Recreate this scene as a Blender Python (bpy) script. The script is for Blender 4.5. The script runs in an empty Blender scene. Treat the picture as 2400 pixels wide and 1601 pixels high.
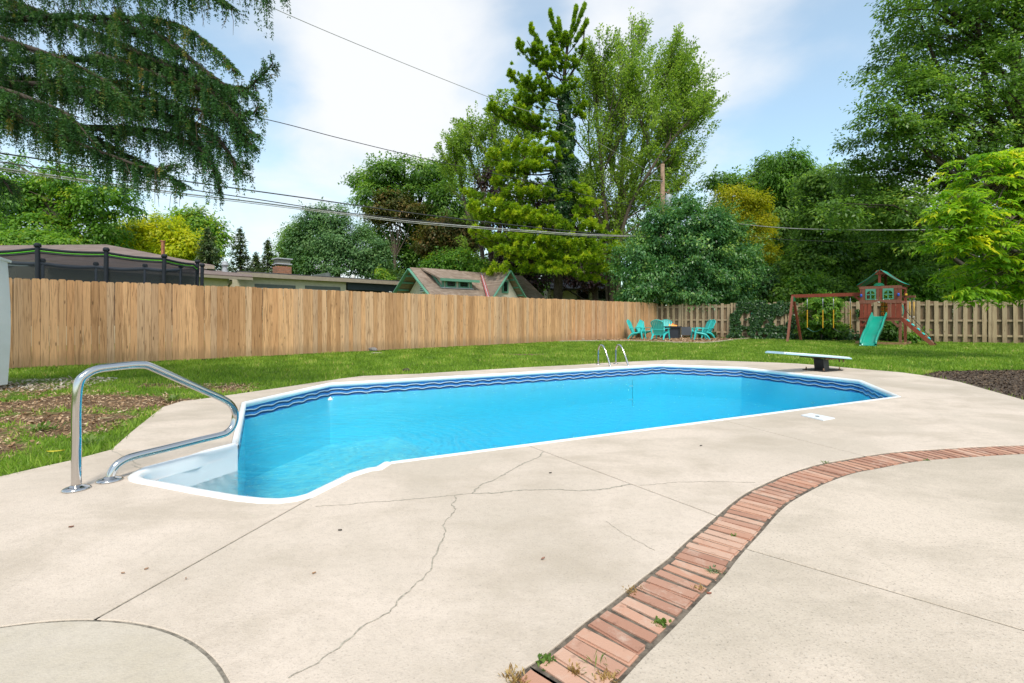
import bpy, bmesh, math, random
import numpy as np
from mathutils import Vector, Matrix, noise
R = random.Random(7)
SC = bpy.context.scene
COL = SC.collection
rad = math.radians

# ---------------------------------------------------------------- camera, light, exposure
# The photograph is read as a survey: focal length 1126 px (of 2400), level camera 1.1 m above the
# flat deck, horizon at row 745.  G() gives the ground point seen at a pixel, P() the point at a depth.
F, HY, CX, H = 1126.0, 745.0, 1200.0, 1.1
def P(px, py, Y): return Vector(((px - CX) * Y / F, Y, H + (HY - py) * Y / F))
def G(px, py, z=0.0):
    Y = F * (H - z) / (py - HY)
    return Vector(((px - CX) * Y / F, Y, z))
def G2(px, py): g = G(px, py); return (g.x, g.y)

cd = bpy.data.cameras.new('camera'); cam = bpy.data.objects.new('camera', cd); COL.objects.link(cam)
cam.location = (0, 0, H); cam.rotation_euler = (rad(90), 0, 0)
cd.sensor_width = 36; cd.lens = 36 * F / 2400; cd.shift_y = -55.5 / 2400
cd.clip_start = 0.05; cd.clip_end = 2000
SC.camera = cam

SUN_EL, SUN_AZ = 54, 172          # azimuth from +Y clockwise: behind the camera
W = bpy.data.worlds.new('World'); SC.world = W; W.use_nodes = True
SUN_STRENGTH, SKY_STRENGTH, CLOUD_STRENGTH, EXPOSURE = 1.9, 0.15, 0.62, 0.74

def build_world():
    nt = W.node_tree; nt.nodes.clear()
    def nd(t, **kw):
        n = nt.nodes.new(t)
        for k, v in kw.items(): setattr(n, k, v)
        return n
    L = nt.links.new
    def math_(op, a, b=None, c=None, clamp=False):
        n = nd('ShaderNodeMath', operation=op, use_clamp=clamp)
        for i, x in enumerate((a, b, c)):
            if x is None: continue
            if isinstance(x, (int, float)): n.inputs[i].default_value = x
            else: L(x, n.inputs[i])
        return n.outputs[0]
    out = nd('ShaderNodeOutputWorld'); mix = nd('ShaderNodeMixShader')
    b1 = nd('ShaderNodeBackground'); b2 = nd('ShaderNodeBackground')
    sky = nd('ShaderNodeTexSky', sky_type='NISHITA', sun_disc=False)
    sky.sun_elevation = rad(SUN_EL); sky.sun_rotation = rad(SUN_AZ)
    sky.air_density = 1.0; sky.dust_density = 0.6; sky.ozone_density = 1.2
    tint = nd('ShaderNodeMix', data_type='RGBA', blend_type='MULTIPLY'); tint.inputs[0].default_value = 1.0; tint.inputs[7].default_value = (0.90, 1.10, 1.0, 1); L(sky.outputs[0], tint.inputs[6]); L(tint.outputs[2], b1.inputs[0]); b1.inputs[1].default_value = SKY_STRENGTH
    b2.inputs[0].default_value = (0.965, 0.98, 1.0, 1); b2.inputs[1].default_value = CLOUD_STRENGTH
    tc = nd('ShaderNodeTexCoord'); sep = nd('ShaderNodeSeparateXYZ'); L(tc.outputs['Generated'], sep.inputs[0])
    zz = math_('ADD', math_('MAXIMUM', sep.outputs[2], 0.0), 0.28)
    cmb = nd('ShaderNodeCombineXYZ')
    L(math_('DIVIDE', sep.outputs[0], zz), cmb.inputs[0]); L(math_('DIVIDE', sep.outputs[1], zz), cmb.inputs[1])
    n1 = nd('ShaderNodeTexNoise'); n1.inputs['Scale'].default_value = 2.6; n1.inputs['Detail'].default_value = 8
    n1.inputs['Roughness'].default_value = 0.52; n1.inputs['Distortion'].default_value = 0.25
    L(cmb.outputs[0], n1.inputs['Vector'])
    acc = math_('MULTIPLY', math_('SUBTRACT', n1.outputs['Fac'], 0.5), 2.7)
    # where the photograph's cloud banks (+) and clear gaps (-) stand: (px, py, angular radius, weight)
    for px, py, r, w in ((800, 60, 8, .45), (950, 130, 9, .50), (1080, 150, 7, .42), (880, 240, 8, .35), (660, 420, 13, .22), (900, 400, 8, .15), (1600, 40, 9, .50), (1760, 60, 7, .35), (1960, 290, 9, .15), (1420, 60, 5, .2),
                         (1255, 150, 6, -.35), (1170, 300, 7, -.25), (1960, 60, 10, -.35), (530, 130, 9, -.40), (640, 250, 6, -.22), (1740, 270, 10, -.25), (150, 200, 16, -.1), (1900, 160, 8, -.2)):
        d = Vector(((px - CX) / F, 1, (HY - py) / F)).normalized()
        dot = nd('ShaderNodeVectorMath', operation='DOT_PRODUCT'); L(tc.outputs['Generated'], dot.inputs[0]); dot.inputs[1].default_value = d
        mr = nd('ShaderNodeMapRange', interpolation_type='SMOOTHSTEP'); L(dot.outputs['Value'], mr.inputs['Value'])
        mr.inputs['From Min'].default_value = math.cos(rad(r * 1.35)); mr.inputs['From Max'].default_value = math.cos(rad(r * .35))
        mr.inputs['To Max'].default_value = w
        acc = math_('ADD', acc, mr.outputs[0])
    hz = nd('ShaderNodeMapRange'); L(sep.outputs[2], hz.inputs['Value'])
    hz.inputs['From Min'].default_value = 0.0; hz.inputs['From Max'].default_value = 0.45
    hz.inputs['To Min'].default_value = 0.34; hz.inputs['To Max'].default_value = 0.0
    acc = math_('ADD', acc, hz.outputs[0])
    cf = nd('ShaderNodeMapRange', interpolation_type='SMOOTHSTEP'); L(acc, cf.inputs['Value'])
    cf.inputs['From Min'].default_value = -0.50; cf.inputs['From Max'].default_value = 1.0
    cf.inputs['To Min'].default_value = 0.24; cf.inputs['To Max'].default_value = 0.97
    L(cf.outputs[0], mix.inputs[0]); L(b1.outputs[0], mix.inputs[1]); L(b2.outputs[0], mix.inputs[2]); L(mix.outputs[0], out.inputs[0])
build_world()
sd = bpy.data.lights.new('sun', 'SUN'); sd.energy = SUN_STRENGTH; sd.angle = rad(16); sd.color = (1.0, 0.95, 0.86)
sun = bpy.data.objects.new('sun', sd); COL.objects.link(sun)
sv = Vector((math.sin(rad(SUN_AZ)) * math.cos(rad(SUN_EL)), math.cos(rad(SUN_AZ)) * math.cos(rad(SUN_EL)), math.sin(rad(SUN_EL))))
sun.rotation_euler = sv.to_track_quat('Z', 'Y').to_euler(); sun.location = (0, -5, 20)
vs = SC.view_settings
vs.view_transform = 'Standard'; vs.look = 'None'; vs.gamma = 1; vs.exposure = EXPOSURE; vs.use_curve_mapping = False
cy = SC.cycles
cy.max_bounces = 10; cy.diffuse_bounces = 4; cy.glossy_bounces = 4; cy.transmission_bounces = 8; cy.transparent_max_bounces = 16
cy.caustics_refractive = True; cy.caustics_reflective = False; cy.sample_clamp_indirect = 6; cy.blur_glossy = 1.0
cy.use_denoising = True
try: cy.denoising_prefilter = 'ACCURATE'
except Exception: pass

# ---------------------------------------------------------------- helpers: tags and meshes
def tag(o, label=None, cat=None, group=None, kind=None):
    if label: o['label'] = label
    if cat: o['category'] = cat
    if group: o['group'] = group
    if kind: o['kind'] = kind
    return o
def thing(name, label, cat, loc=(0, 0, 0), rotz=0.0, group=None, kind=None):
    o = bpy.data.objects.new(name, None); o.empty_display_size = .1; COL.objects.link(o)
    o.location = loc; o.rotation_euler = (0, 0, rotz)
    return tag(o, label, cat, group, kind)
def attach(o, parent):
    """child keeps the world coordinates it was built in"""
    if parent is not None:
        o.parent = parent
        if parent.parent is None: o.matrix_parent_inverse = parent.matrix_basis.inverted()
    return o
def obj(name, me, mat=None, parent=None):
    o = bpy.data.objects.new(name, me); COL.objects.link(o)
    if mat is not None and not me.materials: me.materials.append(mat)
    return attach(o, parent)

def rotz(a): return Matrix.Rotation(a, 3, 'Z')
class MB:
    def __init__(s): s.v = []; s.f = []; s.s = []
    def add(s, vs, fs, smooth=False):
        o = len(s.v); s.v += [tuple(v) for v in vs]
        s.f += [tuple(i + o for i in f) for f in fs]; s.s += [smooth] * len(fs)
        return s
    def box(s, c, size, M=None):
        c = Vector(c); hx, hy, hz = (x / 2 for x in size); M = M or Matrix.Identity(3)
        vs = [c + M @ Vector((x * hx, y * hy, z * hz)) for z in (-1, 1) for y in (-1, 1) for x in (-1, 1)]
        return s.add(vs, [(0, 2, 3, 1), (4, 5, 7, 6), (0, 1, 5, 4), (2, 6, 7, 3), (0, 4, 6, 2), (1, 3, 7, 5)])
    def bar(s, a, b, w, h, up=(0, 0, 1)):
        """box beam from a to b, width w across, h along up"""
        a, b = Vector(a), Vector(b); d = (b - a); L = d.length; d.normalize()
        x = d.cross(Vector(up))
        if x.length < 1e-4: x = d.cross(Vector((1, 0, 0)))
        x.normalize(); u = x.cross(d)
        M = Matrix((x, d, u)).transposed()
        return s.box((a + b) / 2, (w, L, h), M)
    def slab(s, pts, t):
        """polygon of 3-D points given thickness t downwards along its normal"""
        pts = [Vector(p) for p in pts]; n = Vector((0, 0, 0))
        for i in range(len(pts)): n += pts[i].cross(pts[(i + 1) % len(pts)])
        n.normalize()
        k = len(pts); vs = pts + [p - n * t for p in pts]
        return s.add(vs, [tuple(range(k)), tuple(range(2 * k - 1, k - 1, -1))] + [(i, k + i, k + (i + 1) % k, (i + 1) % k) for i in range(k)])
    def prism(s, poly, z0, z1, smooth=False):
        k = len(poly)
        vs = [(x, y, z0) for x, y in poly] + [(x, y, z1) for x, y in poly]
        return s.add(vs, [tuple(range(k - 1, -1, -1)), tuple(range(k, 2 * k))] + [(i, (i + 1) % k, k + (i + 1) % k, k + i) for i in range(k)], smooth)
    def tube(s, path, r, n=8, smooth=True, cap=True):
        path = [Vector(p) for p in path]; k = len(path)
        rr = r if isinstance(r, (list, tuple)) else [r] * k
        t0 = (path[1] - path[0]).normalized()
        x = t0.cross(Vector((0, 0, 1)))
        if x.length < .05: x = t0.cross(Vector((0, 1, 0)))
        x.normalize(); vs = []
        for i, p in enumerate(path):
            t = (path[min(i + 1, k - 1)] - path[max(i - 1, 0)]).normalized()
            x = (x - t * x.dot(t)); x.normalize(); y = t.cross(x)
            for j in range(n):
                a = 2 * math.pi * j / n
                vs.append(p + (x * math.cos(a) + y * math.sin(a)) * rr[i])
        fs = [(i * n + j, i * n + (j + 1) % n, (i + 1) * n + (j + 1) % n, (i + 1) * n + j) for i in range(k - 1) for j in range(n)]
        s.add(vs, fs, smooth)
        if cap:
            o = len(s.v) - len(vs)
            s.f += [tuple(o + j for j in range(n - 1, -1, -1)), tuple(o + (k - 1) * n + j for j in range(n))]; s.s += [False, False]
        return s
    def lathe(s, c, prof, n=16, smooth=True):
        c = Vector(c); vs = []
        for r, z in prof:
            for j in range(n): a = 2 * math.pi * j / n; vs.append(c + Vector((r * math.cos(a), r * math.sin(a), z)))
        k = len(prof)
        s.add(vs, [(i * n + j, i * n + (j + 1) % n, (i + 1) * n + (j + 1) % n, (i + 1) * n + j) for i in range(k - 1) for j in range(n)], smooth)
        o = len(s.v) - len(vs)
        s.f += [tuple(o + j for j in range(n - 1, -1, -1)), tuple(o + (k - 1) * n + j for j in range(n))]; s.s += [False, False]
        return s
    def mesh(s, name):
        me = bpy.data.meshes.new(name); me.from_pydata(s.v, [], s.f)
        me.polygons.foreach_set('use_smooth', s.s); me.update(); return me
    def build(s, name, mat, parent=None): return obj(name, s.mesh(name), mat, parent)

def spline(pts, step=8):
    """Catmull-Rom through the points"""
    pts = [Vector(p) for p in pts]; out = []
    for i in range(len(pts) - 1):
        p0 = pts[max(i - 1, 0)]; p1 = pts[i]; p2 = pts[i + 1]; p3 = pts[min(i + 2, len(pts) - 1)]
        for k in range(step):
            t = k / step
            out.append(.5 * ((2 * p1) + (p2 - p0) * t + (2 * p0 - 5 * p1 + 4 * p2 - p3) * t * t + (3 * p1 - p0 - 3 * p2 + p3) * t ** 3))
    return out + [pts[-1]]
def area2(p): return sum(p[i][0] * p[(i + 1) % len(p)][1] - p[(i + 1) % len(p)][0] * p[i][1] for i in range(len(p))) / 2
def ccw(p): return list(p) if area2(p) > 0 else list(reversed(p))
def clean(p, eps=.004):
    q = []
    for a in p:
        if not q or math.hypot(a[0] - q[-1][0], a[1] - q[-1][1]) > eps: q.append((a[0], a[1]))
    if math.hypot(q[0][0] - q[-1][0], q[0][1] - q[-1][1]) < eps: q.pop()
    return q
def offset(poly, d, closed=True):
    """polyline moved to its left by d with mitred corners"""
    n = len(poly); out = []
    for i in range(n):
        p = Vector(poly[i][:2])
        a = Vector(poly[i - 1][:2]) if (closed or i > 0) else None
        b = Vector(poly[(i + 1) % n][:2]) if (closed or i < n - 1) else None
        ns = []
        if a is not None: e = (p - a).normalized(); ns.append(Vector((-e.y, e.x)))
        if b is not None: e = (b - p).normalized(); ns.append(Vector((-e.y, e.x)))
        m = sum(ns, Vector((0, 0))); m.normalize()
        c = max(m.dot(ns[0]), .35); q = p + m * d / c; out.append((q.x, q.y))
    return out
def inside(poly, xs, ys):
    poly = np.array([(p[0], p[1]) for p in poly]); r = np.zeros(len(xs), bool); j = len(poly) - 1
    for i in range(len(poly)):
        xi, yi = poly[i]; xj, yj = poly[j]
        if yi != yj:
            c = ((yi > ys) != (yj > ys)) & (xs < (xj - xi) * (ys - yi) / (yj - yi) + xi); r ^= c
        j = i
    return r
def sweep(mb, path, prof, closed=False, smooth=True):
    """profile [(offset to the left, z)] swept along a plan polyline"""
    rings = [offset(path, o, closed) for o, z in prof]; n = len(path); k = len(prof); vs = []
    for i in range(n):
        for j in range(k): vs.append((rings[j][i][0], rings[j][i][1], prof[j][1]))
    fs = [(i * k + j, i * k + j + 1, ((i + 1) % n) * k + j + 1, ((i + 1) % n) * k + j) for i in range(n if closed else n - 1) for j in range(k - 1)]
    mb.add(vs, fs, smooth)
    return mb

# ---------------------------------------------------------------- helpers: materials
class NT:
    def __init__(s, name):
        s.m = bpy.data.materials.new(name); s.m.use_nodes = True; s.nt = s.m.node_tree; s.nt.nodes.clear()
        s.out = s.nt.nodes.new('ShaderNodeOutputMaterial')
    def n(s, t, ins=None, **kw):
        x = s.nt.nodes.new(t)
        for k, v in kw.items(): setattr(x, k, v)
        for k, v in (ins or {}).items():
            if hasattr(v, 'is_linked') or isinstance(v, bpy.types.NodeSocket): s.nt.links.new(v, x.inputs[k])
            else: x.inputs[k].default_value = v
        return x
    def l(s, a, b): s.nt.links.new(a, b)
    def pos(s): return s.n('ShaderNodeNewGeometry').outputs['Position']
    def objc(s): return s.n('ShaderNodeTexCoord').outputs['Object']
    def noise(s, vec, scale, detail=4, rough=.55, dist=0.0):
        return s.n('ShaderNodeTexNoise', {'Vector': vec, 'Scale': scale, 'Detail': detail, 'Roughness': rough, 'Distortion': dist}).outputs['Fac']
    def ramp(s, fac, stops, interp='LINEAR'):
        r = s.n('ShaderNodeValToRGB', {'Fac': fac}); e = r.color_ramp.elements; r.color_ramp.interpolation = interp
        while len(e) < len(stops): e.new(.5)
        for i, (p, c) in enumerate(stops):
            e[i].position = p; e[i].color = tuple(c) + (1,) if len(c) == 3 else c
        return r.outputs[0]
    def mix(s, fac, a, b, mode='MIX'):
        x = s.nt.nodes.new('ShaderNodeMix'); x.data_type = 'RGBA'; x.blend_type = mode; x.clamp_factor = True
        for i, v in ((0, fac), (6, a), (7, b)):
            if isinstance(v, bpy.types.NodeSocket): s.l(v, x.inputs[i])
            else: x.inputs[i].default_value = (tuple(v) + (1,) if not isinstance(v, (int, float)) and len(v) == 3 else v)
        return x.outputs[2]
    def math(s, op, a, b=0.0, c=None, clamp=False):
        x = s.nt.nodes.new('ShaderNodeMath'); x.operation = op; x.use_clamp = clamp
        for i, v in enumerate((a, b, c)):
            if v is None: continue
            if isinstance(v, (int, float)): x.inputs[i].default_value = v
            else: s.l(v, x.inputs[i])
        return x.outputs[0]
    def mapv(s, vec, scale=(1, 1, 1), loc=(0, 0, 0), rot=(0, 0, 0)):
        return s.n('ShaderNodeMapping', {'Vector': vec, 'Scale': scale, 'Location': loc, 'Rotation': rot}).outputs[0]
    def mr(s, v, a, b, c=0.0, d=1.0, smooth=True):
        return s.n('ShaderNodeMapRange', {'Value': v, 'From Min': a, 'From Max': b, 'To Min': c, 'To Max': d}, interpolation_type='SMOOTHSTEP' if smooth else 'LINEAR').outputs[0]
    def bump(s, h, strength=.3, dist=.01):
        return s.n('ShaderNodeBump', {'Height': h, 'Strength': strength, 'Distance': dist}).outputs[0]
    def bsdf(s, col, rough=.6, metal=0.0, spec=.4, normal=None):
        b = s.n('ShaderNodeBsdfPrincipled', {'Base Color': col if isinstance(col, bpy.types.NodeSocket) or len(col) == 4 else tuple(col) + (1,), 'Roughness': rough, 'Metallic': metal, 'Specular IOR Level': spec})
        if normal is not None: s.l(normal, b.inputs['Normal'])
        return b
    def done(s, shader): s.l(shader.outputs[0], s.out.inputs['Surface']); return s.m
def sc(c, k): return tuple(min(1, x * k) for x in c)
def paint(name, col, rough=.5, var=.12, scale=6, metal=0.0, spec=.4, bump=.0, bscale=60, rnd=0.0):
    t = NT(name); o = t.objc()
    c = t.mix(t.mr(t.noise(o, scale, 5), .3, .7), sc(col, 1 - var), sc(col, 1 + var))
    if rnd:
        oi = t.n('ShaderNodeObjectInfo').outputs['Random']
        c = t.mix(t.math('MULTIPLY', oi, 1.0), t.mix(1.0, c, (1 - rnd,) * 3, 'MULTIPLY'), c)
    nm = t.bump(t.noise(o, bscale, 4), bump, .004) if bump else None
    return t.done(t.bsdf(c, rough, metal, spec, nm))
def leafmat(name, stops, trans=.35, rough=.45, spec=.35, gain=1.5):
    """leaf colour by a per-leaf random value; part of the light passes through"""
    t = NT(name)
    a = t.n('ShaderNodeAttribute', attribute_name='rnd').outputs['Fac']
    c = t.ramp(a, [(p, sc(q, gain)) for p, q in stops])
    b = t.bsdf(c, rough, 0, spec)
    tr = t.n('ShaderNodeBsdfTranslucent', {'Color': t.mix(1.0, c, (1.25, 1.3, .7), 'MULTIPLY')})
    m = t.n('ShaderNodeMixShader', {0: trans + .08}); t.l(b.outputs[0], m.inputs[1]); t.l(tr.outputs[0], m.inputs[2])
    return t.done(m)
# ---------------------------------------------------------------- materials
def m_concrete(name, base, stain, speck=1.0):
    t = NT(name); p = t.pos()
    big = t.noise(p, .55, 5, .6, .4); mid = t.noise(t.mapv(p, (1, 1.6, 1), rot=(0, 0, .5)), 1.15, 9, .68, .25)
    fine = t.noise(p, 95, 3, .7); grit = t.n('ShaderNodeTexVoronoi', {'Vector': p, 'Scale': 130.0}).outputs['Distance']
    c = t.mix(t.mr(big, .38, .64), base, (base[0] * .80, base[1] * .81, base[2] * .79))
    c = t.mix(t.math('MULTIPLY', t.mr(mid, .42, .68), .64), c, stain)
    scr = t.noise(t.mapv(p, (9, 1.2, 1), rot=(0, 0, .9)), 2.2, 6, .7)
    c = t.mix(t.math('MULTIPLY', t.mr(scr, .60, .76), .20), c, sc(stain, .8))
    c = t.mix(t.math('MULTIPLY', t.mr(t.noise(p, 26, 5, .75), .42, .72), .34), c, sc(base, .62))
    sp = t.math('MULTIPLY', t.mr(fine, .54, .72), .55 * speck)
    c = t.mix(sp, c, sc(base, .45))
    c = t.mix(t.math('MULTIPLY', t.mr(fine, .42, .28), .35 * speck), c, (.62, .57, .5))
    h = t.math('ADD', fine, t.math('MULTIPLY', grit, .6))
    return t.done(t.bsdf(c, .88, 0, .25, t.bump(h, .35, .004)))
M = {}
M['deck'] = m_concrete('deck_concrete', (.695, .57, .465), (.46, .375, .285))
M['patio'] = m_concrete('patio_aggregate', (.67, .55, .44), (.43, .355, .27), 1.7)
M['patch'] = m_concrete('smooth_concrete', (.64, .545, .445), (.50, .42, .31), .4)
M['joint'] = paint('joint_grit', (.22, .19, .15), .95, .4, 40)
M['crack'] = paint('crack_grit', (.38, .33, .26), .95, .35, 60)
M['white'] = paint('white_vinyl', (.88, .89, .89), .28, .03, 4, spec=.5)
M['step'] = paint('white_step_acrylic', (.95, .95, .94), .22, .02, 4, spec=.5)
M['resin'] = paint('white_resin', (.74, .755, .78), .42, .03, 3, spec=.4)
M['chrome'] = NT('polished_steel'); M['chrome'] = M['chrome'].done(M['chrome'].bsdf((.58, .56, .545), .12, 1.0))
def m_brick():
    t = NT('red_brick'); o = t.objc(); oi = t.n('ShaderNodeObjectInfo').outputs['Random']
    v = t.n('ShaderNodeVectorMath', {0: o, 1: t.n('ShaderNodeCombineXYZ', {0: t.math('MULTIPLY', oi, 37.0), 1: t.math('MULTIPLY', oi, 91.0)}).outputs[0]}, operation='ADD').outputs[0]
    c = t.ramp(oi, [(0, (.50, .275, .19)), (.3, (.40, .20, .135)), (.6, (.56, .30, .20)), (1, (.60, .38, .275))])
    c = t.mix(t.math('MULTIPLY', t.mr(t.noise(v, 14, 6, .65), .5, .75), .7), c, (.60, .45, .35))
    c = t.mix(t.math('MULTIPLY', t.mr(t.noise(v, 22, 6, .7), .57, .72), .55), c, (.23, .12, .08))
    f = t.noise(v, 160, 3)
    return t.done(t.bsdf(c, .85, 0, .25, t.bump(f, .4, .003)))
M['brick'] = m_brick()
M['soil'] = paint('dark_soil', (.15, .12, .09), .98, .5, 30, bump=.8, bscale=90)
def m_picket(name, c0, c1, c2, dark, sx=26):
    t = NT(name); o = t.objc(); oi = t.n('ShaderNodeObjectInfo').outputs['Random']
    off = t.n('ShaderNodeCombineXYZ', {0: t.math('MULTIPLY', oi, 53.0), 1: t.math('MULTIPLY', oi, 17.0), 2: t.math('MULTIPLY', oi, 131.0)}).outputs[0]
    v = t.n('ShaderNodeVectorMath', {0: o, 1: off}, operation='ADD').outputs[0]
    g = t.noise(t.mapv(v, (sx, sx, 1.1)), 1.0, 6, .6, 1.6)
    g2 = t.noise(t.mapv(v, (70, 70, 1.6)), 1.0, 3, .6, .5)
    c = t.ramp(oi, [(0, c0), (.35, c1), (.7, c2), (1, sc(c1, .86))])
    gy = t.math('FRACT', t.math('MULTIPLY', oi, 7.31))
    c = t.mix(t.math('MULTIPLY', t.mr(gy, .45, 1.0), .42), c, (c1[0] * .80, c1[0] * .60, c1[0] * .43))
    c = t.mix(t.math('MULTIPLY', t.mr(g, .46, .68), .72), c, dark)
    c = t.mix(t.math('MULTIPLY', t.mr(g2, .5, .8), .35), c, sc(dark, .85))
    # knots
    kv = t.n('ShaderNodeTexVoronoi', {'Vector': t.mapv(v, (9, 9, 2.0)), 'Scale': 1.0}).outputs['Distance']
    c = t.mix(t.math('MULTIPLY', t.mr(kv, .13, .05), .8), c, (.10, .055, .025))
    # damp, dirty foot and weathered head, as boards have
    z = t.n('ShaderNodeSeparateXYZ', {0: o}).outputs[2]
    wz = t.math('ADD', z, t.math('MULTIPLY', t.noise(t.mapv(v, (14, 14, 2)), 1.0, 4), .45))
    c = t.mix(t.math('MULTIPLY', t.mr(wz, .62, .30), .42), c, (.20, .135, .075))
    return t.done(t.bsdf(c, .82, 0, .2, t.bump(g2, .3, .004)))
M['picket'] = m_picket('cedar_board', (.64, .335, .16), (.76, .435, .225), (.49, .26, .125), (.22, .105, .042))
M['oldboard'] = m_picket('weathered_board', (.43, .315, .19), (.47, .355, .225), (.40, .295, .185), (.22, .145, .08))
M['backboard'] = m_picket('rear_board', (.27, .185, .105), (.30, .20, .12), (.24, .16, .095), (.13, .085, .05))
M['rail'] = paint('gap_shade_rail_wood', (.17, .115, .065), .85, .2, 9)  # rail wood darkened: shade of the picket gaps is put into its colour
def m_water():
    t = NT('pool_water'); p = t.pos()
    # circular ripples run out from the return jet, small chop everywhere else
    jet = G(690, 1062, -.2)
    d = t.n('ShaderNodeVectorMath', {0: p, 1: (jet.x, jet.y, -.22)}, operation='DISTANCE').outputs['Value']
    pw = t.n('ShaderNodeVectorMath', {0: p, 1: t.n('ShaderNodeVectorMath', {0: t.n('ShaderNodeTexNoise', {'Vector': p, 'Scale': 1.3, 'Detail': 2.0}).outputs['Color'], 3: .5}, operation='SCALE').outputs[0]}, operation='ADD').outputs[0]
    d2 = t.n('ShaderNodeVectorMath', {0: pw, 1: (jet.x + .25, jet.y + .25, 0)}, operation='DISTANCE').outputs['Value']
    rings = t.math('MULTIPLY', t.math('SINE', t.math('MULTIPLY', d2, 46.0)), t.mr(d, 4.6, .3, 0, .6))
    chop = t.noise(t.mapv(p, (1, 1.9, 1), rot=(0, 0, -.45)), 7.5, 4, .55, .4)
    chop2 = t.noise(p, 24, 3, .6, .3)
    boil = t.math('MULTIPLY', t.noise(p, 60, 3, .6), t.mr(d, .55, .1, 0, 1.6))
    h = t.math('ADD', t.math('ADD', t.math('MULTIPLY', rings, 1.7), t.math('MULTIPLY', chop, 3.2)), t.math('ADD', t.math('MULTIPLY', chop2, .65), boil))
    nm = t.bump(h, 1.0, .042)
    fr = t.n('ShaderNodeFresnel', {'IOR': 1.33, 'Normal': nm}).outputs[0]
    rf = t.n('ShaderNodeBsdfRefraction', {'Color': (1, 1, 1, 1), 'Roughness': 0.0, 'IOR': 1.16, 'Normal': nm})
    tr = t.n('ShaderNodeBsdfTransparent', {'Color': (1, 1, 1, 1)})
    rt = t.n('ShaderNodeMixShader', {0: .68}); t.l(rf.outputs[0], rt.inputs[1]); t.l(tr.outputs[0], rt.inputs[2])
    gl = t.n('ShaderNodeBsdfAnisotropic', {'Color': (.95, .97, 1, 1), 'Roughness': .03, 'Normal': nm})
    m = t.n('ShaderNodeMixShader', {0: t.math('MULTIPLY', fr, .66)}); t.l(rt.outputs[0], m.inputs[1]); t.l(gl.outputs[0], m.inputs[2])
    ab = t.n('ShaderNodeVolumeAbsorption', {'Color': (.04, .925, .998, 1), 'Density': .40})
    t.l(ab.outputs[0], t.out.inputs['Volume'])
    return t.done(m)
M['water'] = m_water()
WATER_Z = -.22
def m_liner():
    """vinyl liner wall: printed border of two wavy lines, plain blue mottled vinyl below"""
    t = NT('liner_wall'); uv = t.n('ShaderNodeUVMap').outputs[0]
    s = t.n('ShaderNodeSeparateXYZ', {0: uv}); u, v = s.outputs[0], s.outputs[1]
    w = t.math('ADD', t.math('SINE', t.math('MULTIPLY', u, 2 * math.pi / .33)), t.math('MULTIPLY', t.math('SINE', t.math('MULTIPLY', u, 4 * math.pi / .33 + .4)), .25))
    comb = t.n('ShaderNodeCombineXYZ', {0: u, 1: v}).outputs[0]
    mos = t.n('ShaderNodeTexVoronoi', {'Vector': comb, 'Scale': 55.0}).outputs['Color']
    mosv = t.n('ShaderNodeSeparateXYZ', {0: mos}).outputs[0]
    c = t.mix(mosv, (.025, .14, .42), (.06, .26, .60))
    c = t.mix(t.math('GREATER_THAN', v, -.088), c, (.018, .12, .34))
    c = t.mix(t.math('GREATER_THAN', -.222, v), c, (.25, .86, 1.0))
    for z0 in (-.108, -.178):
        dd = t.math('SUBTRACT', v, t.math('MULTIPLY_ADD', w, .0095, z0))
        c = t.mix(t.math('MULTIPLY', t.math('GREATER_THAN', .016, t.math('ABSOLUTE', t.math('ADD', dd, .014))), 1.0), c, (.012, .045, .12))
        c = t.mix(t.math('GREATER_THAN', .0055, t.math('ABSOLUTE', t.math('SUBTRACT', dd, .004))), c, (.72, .76, .74))
    return t.done(t.bsdf(c, .35, 0, .4))
M['liner'] = m_liner()
def m_floor():
    t = NT('liner_floor'); p = t.pos()
    n = t.noise(p, 4.5, 6, .75, .6); n2 = t.noise(p, 45, 3, .7)  # liner mottle, contrast raised to stand in for ripple light and dark
    c = t.mix(t.mr(n, .38, .62), (.30, .82, .98), (.80, 1.0, 1.0)); c = t.mix(t.math('MULTIPLY', t.mr(n2, .5, .7), .3), c, (.34, .80, .98))
    return t.done(t.bsdf(c, .5, 0, .3))
M['floor'] = m_floor()
def m_lawn():
    t = NT('lawn_ground'); p = t.pos()
    b = t.n('ShaderNodeAttribute', attribute_name='bare').outputs['Fac']
    g = t.mix(t.mr(t.noise(p, .9, 5, .6), .3, .7), (.12, .19, .026), (.18, .25, .04))
    g = t.mix(t.math('MULTIPLY', t.mr(t.noise(p, 14, 4), .45, .7), .6), g, (.055, .085, .015))
    d = t.mix(t.mr(t.noise(p, 18, 6, .7), .35, .65), (.13, .08, .045), (.24, .155, .09))
    d = t.mix(t.math('MULTIPLY', t.mr(t.noise(p, 55, 4, .7), .55, .7), .8), d, (.34, .23, .13))
    f = t.mr(t.math('ADD', b, t.math('MULTIPLY', t.math('SUBTRACT', t.noise(p, 6, 5, .7), .5), .7)), .38, .62)
    return t.done(t.bsdf(t.mix(f, g, d), .95, 0, .1, t.bump(t.noise(p, 40, 5), .9, .03)))
M['lawn'] = m_lawn()
M['blade'] = leafmat('grass_blade', [(0, (.062, .115, .012)), (.45, (.115, .185, .020)), (.8, (.18, .25, .034)), (.94, (.25, .29, .06)), (1, (.38, .30, .13))], .34, .5, .25, 1.9)
M['mulch'] = paint('dark_mulch', (.095, .066, .046), .98, .5, 45, bump=1.0, bscale=70)
M['chipbed'] = paint('bark_chip_bed', (.42, .27, .15), .95, .4, 30, bump=1.0, bscale=60)
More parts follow.
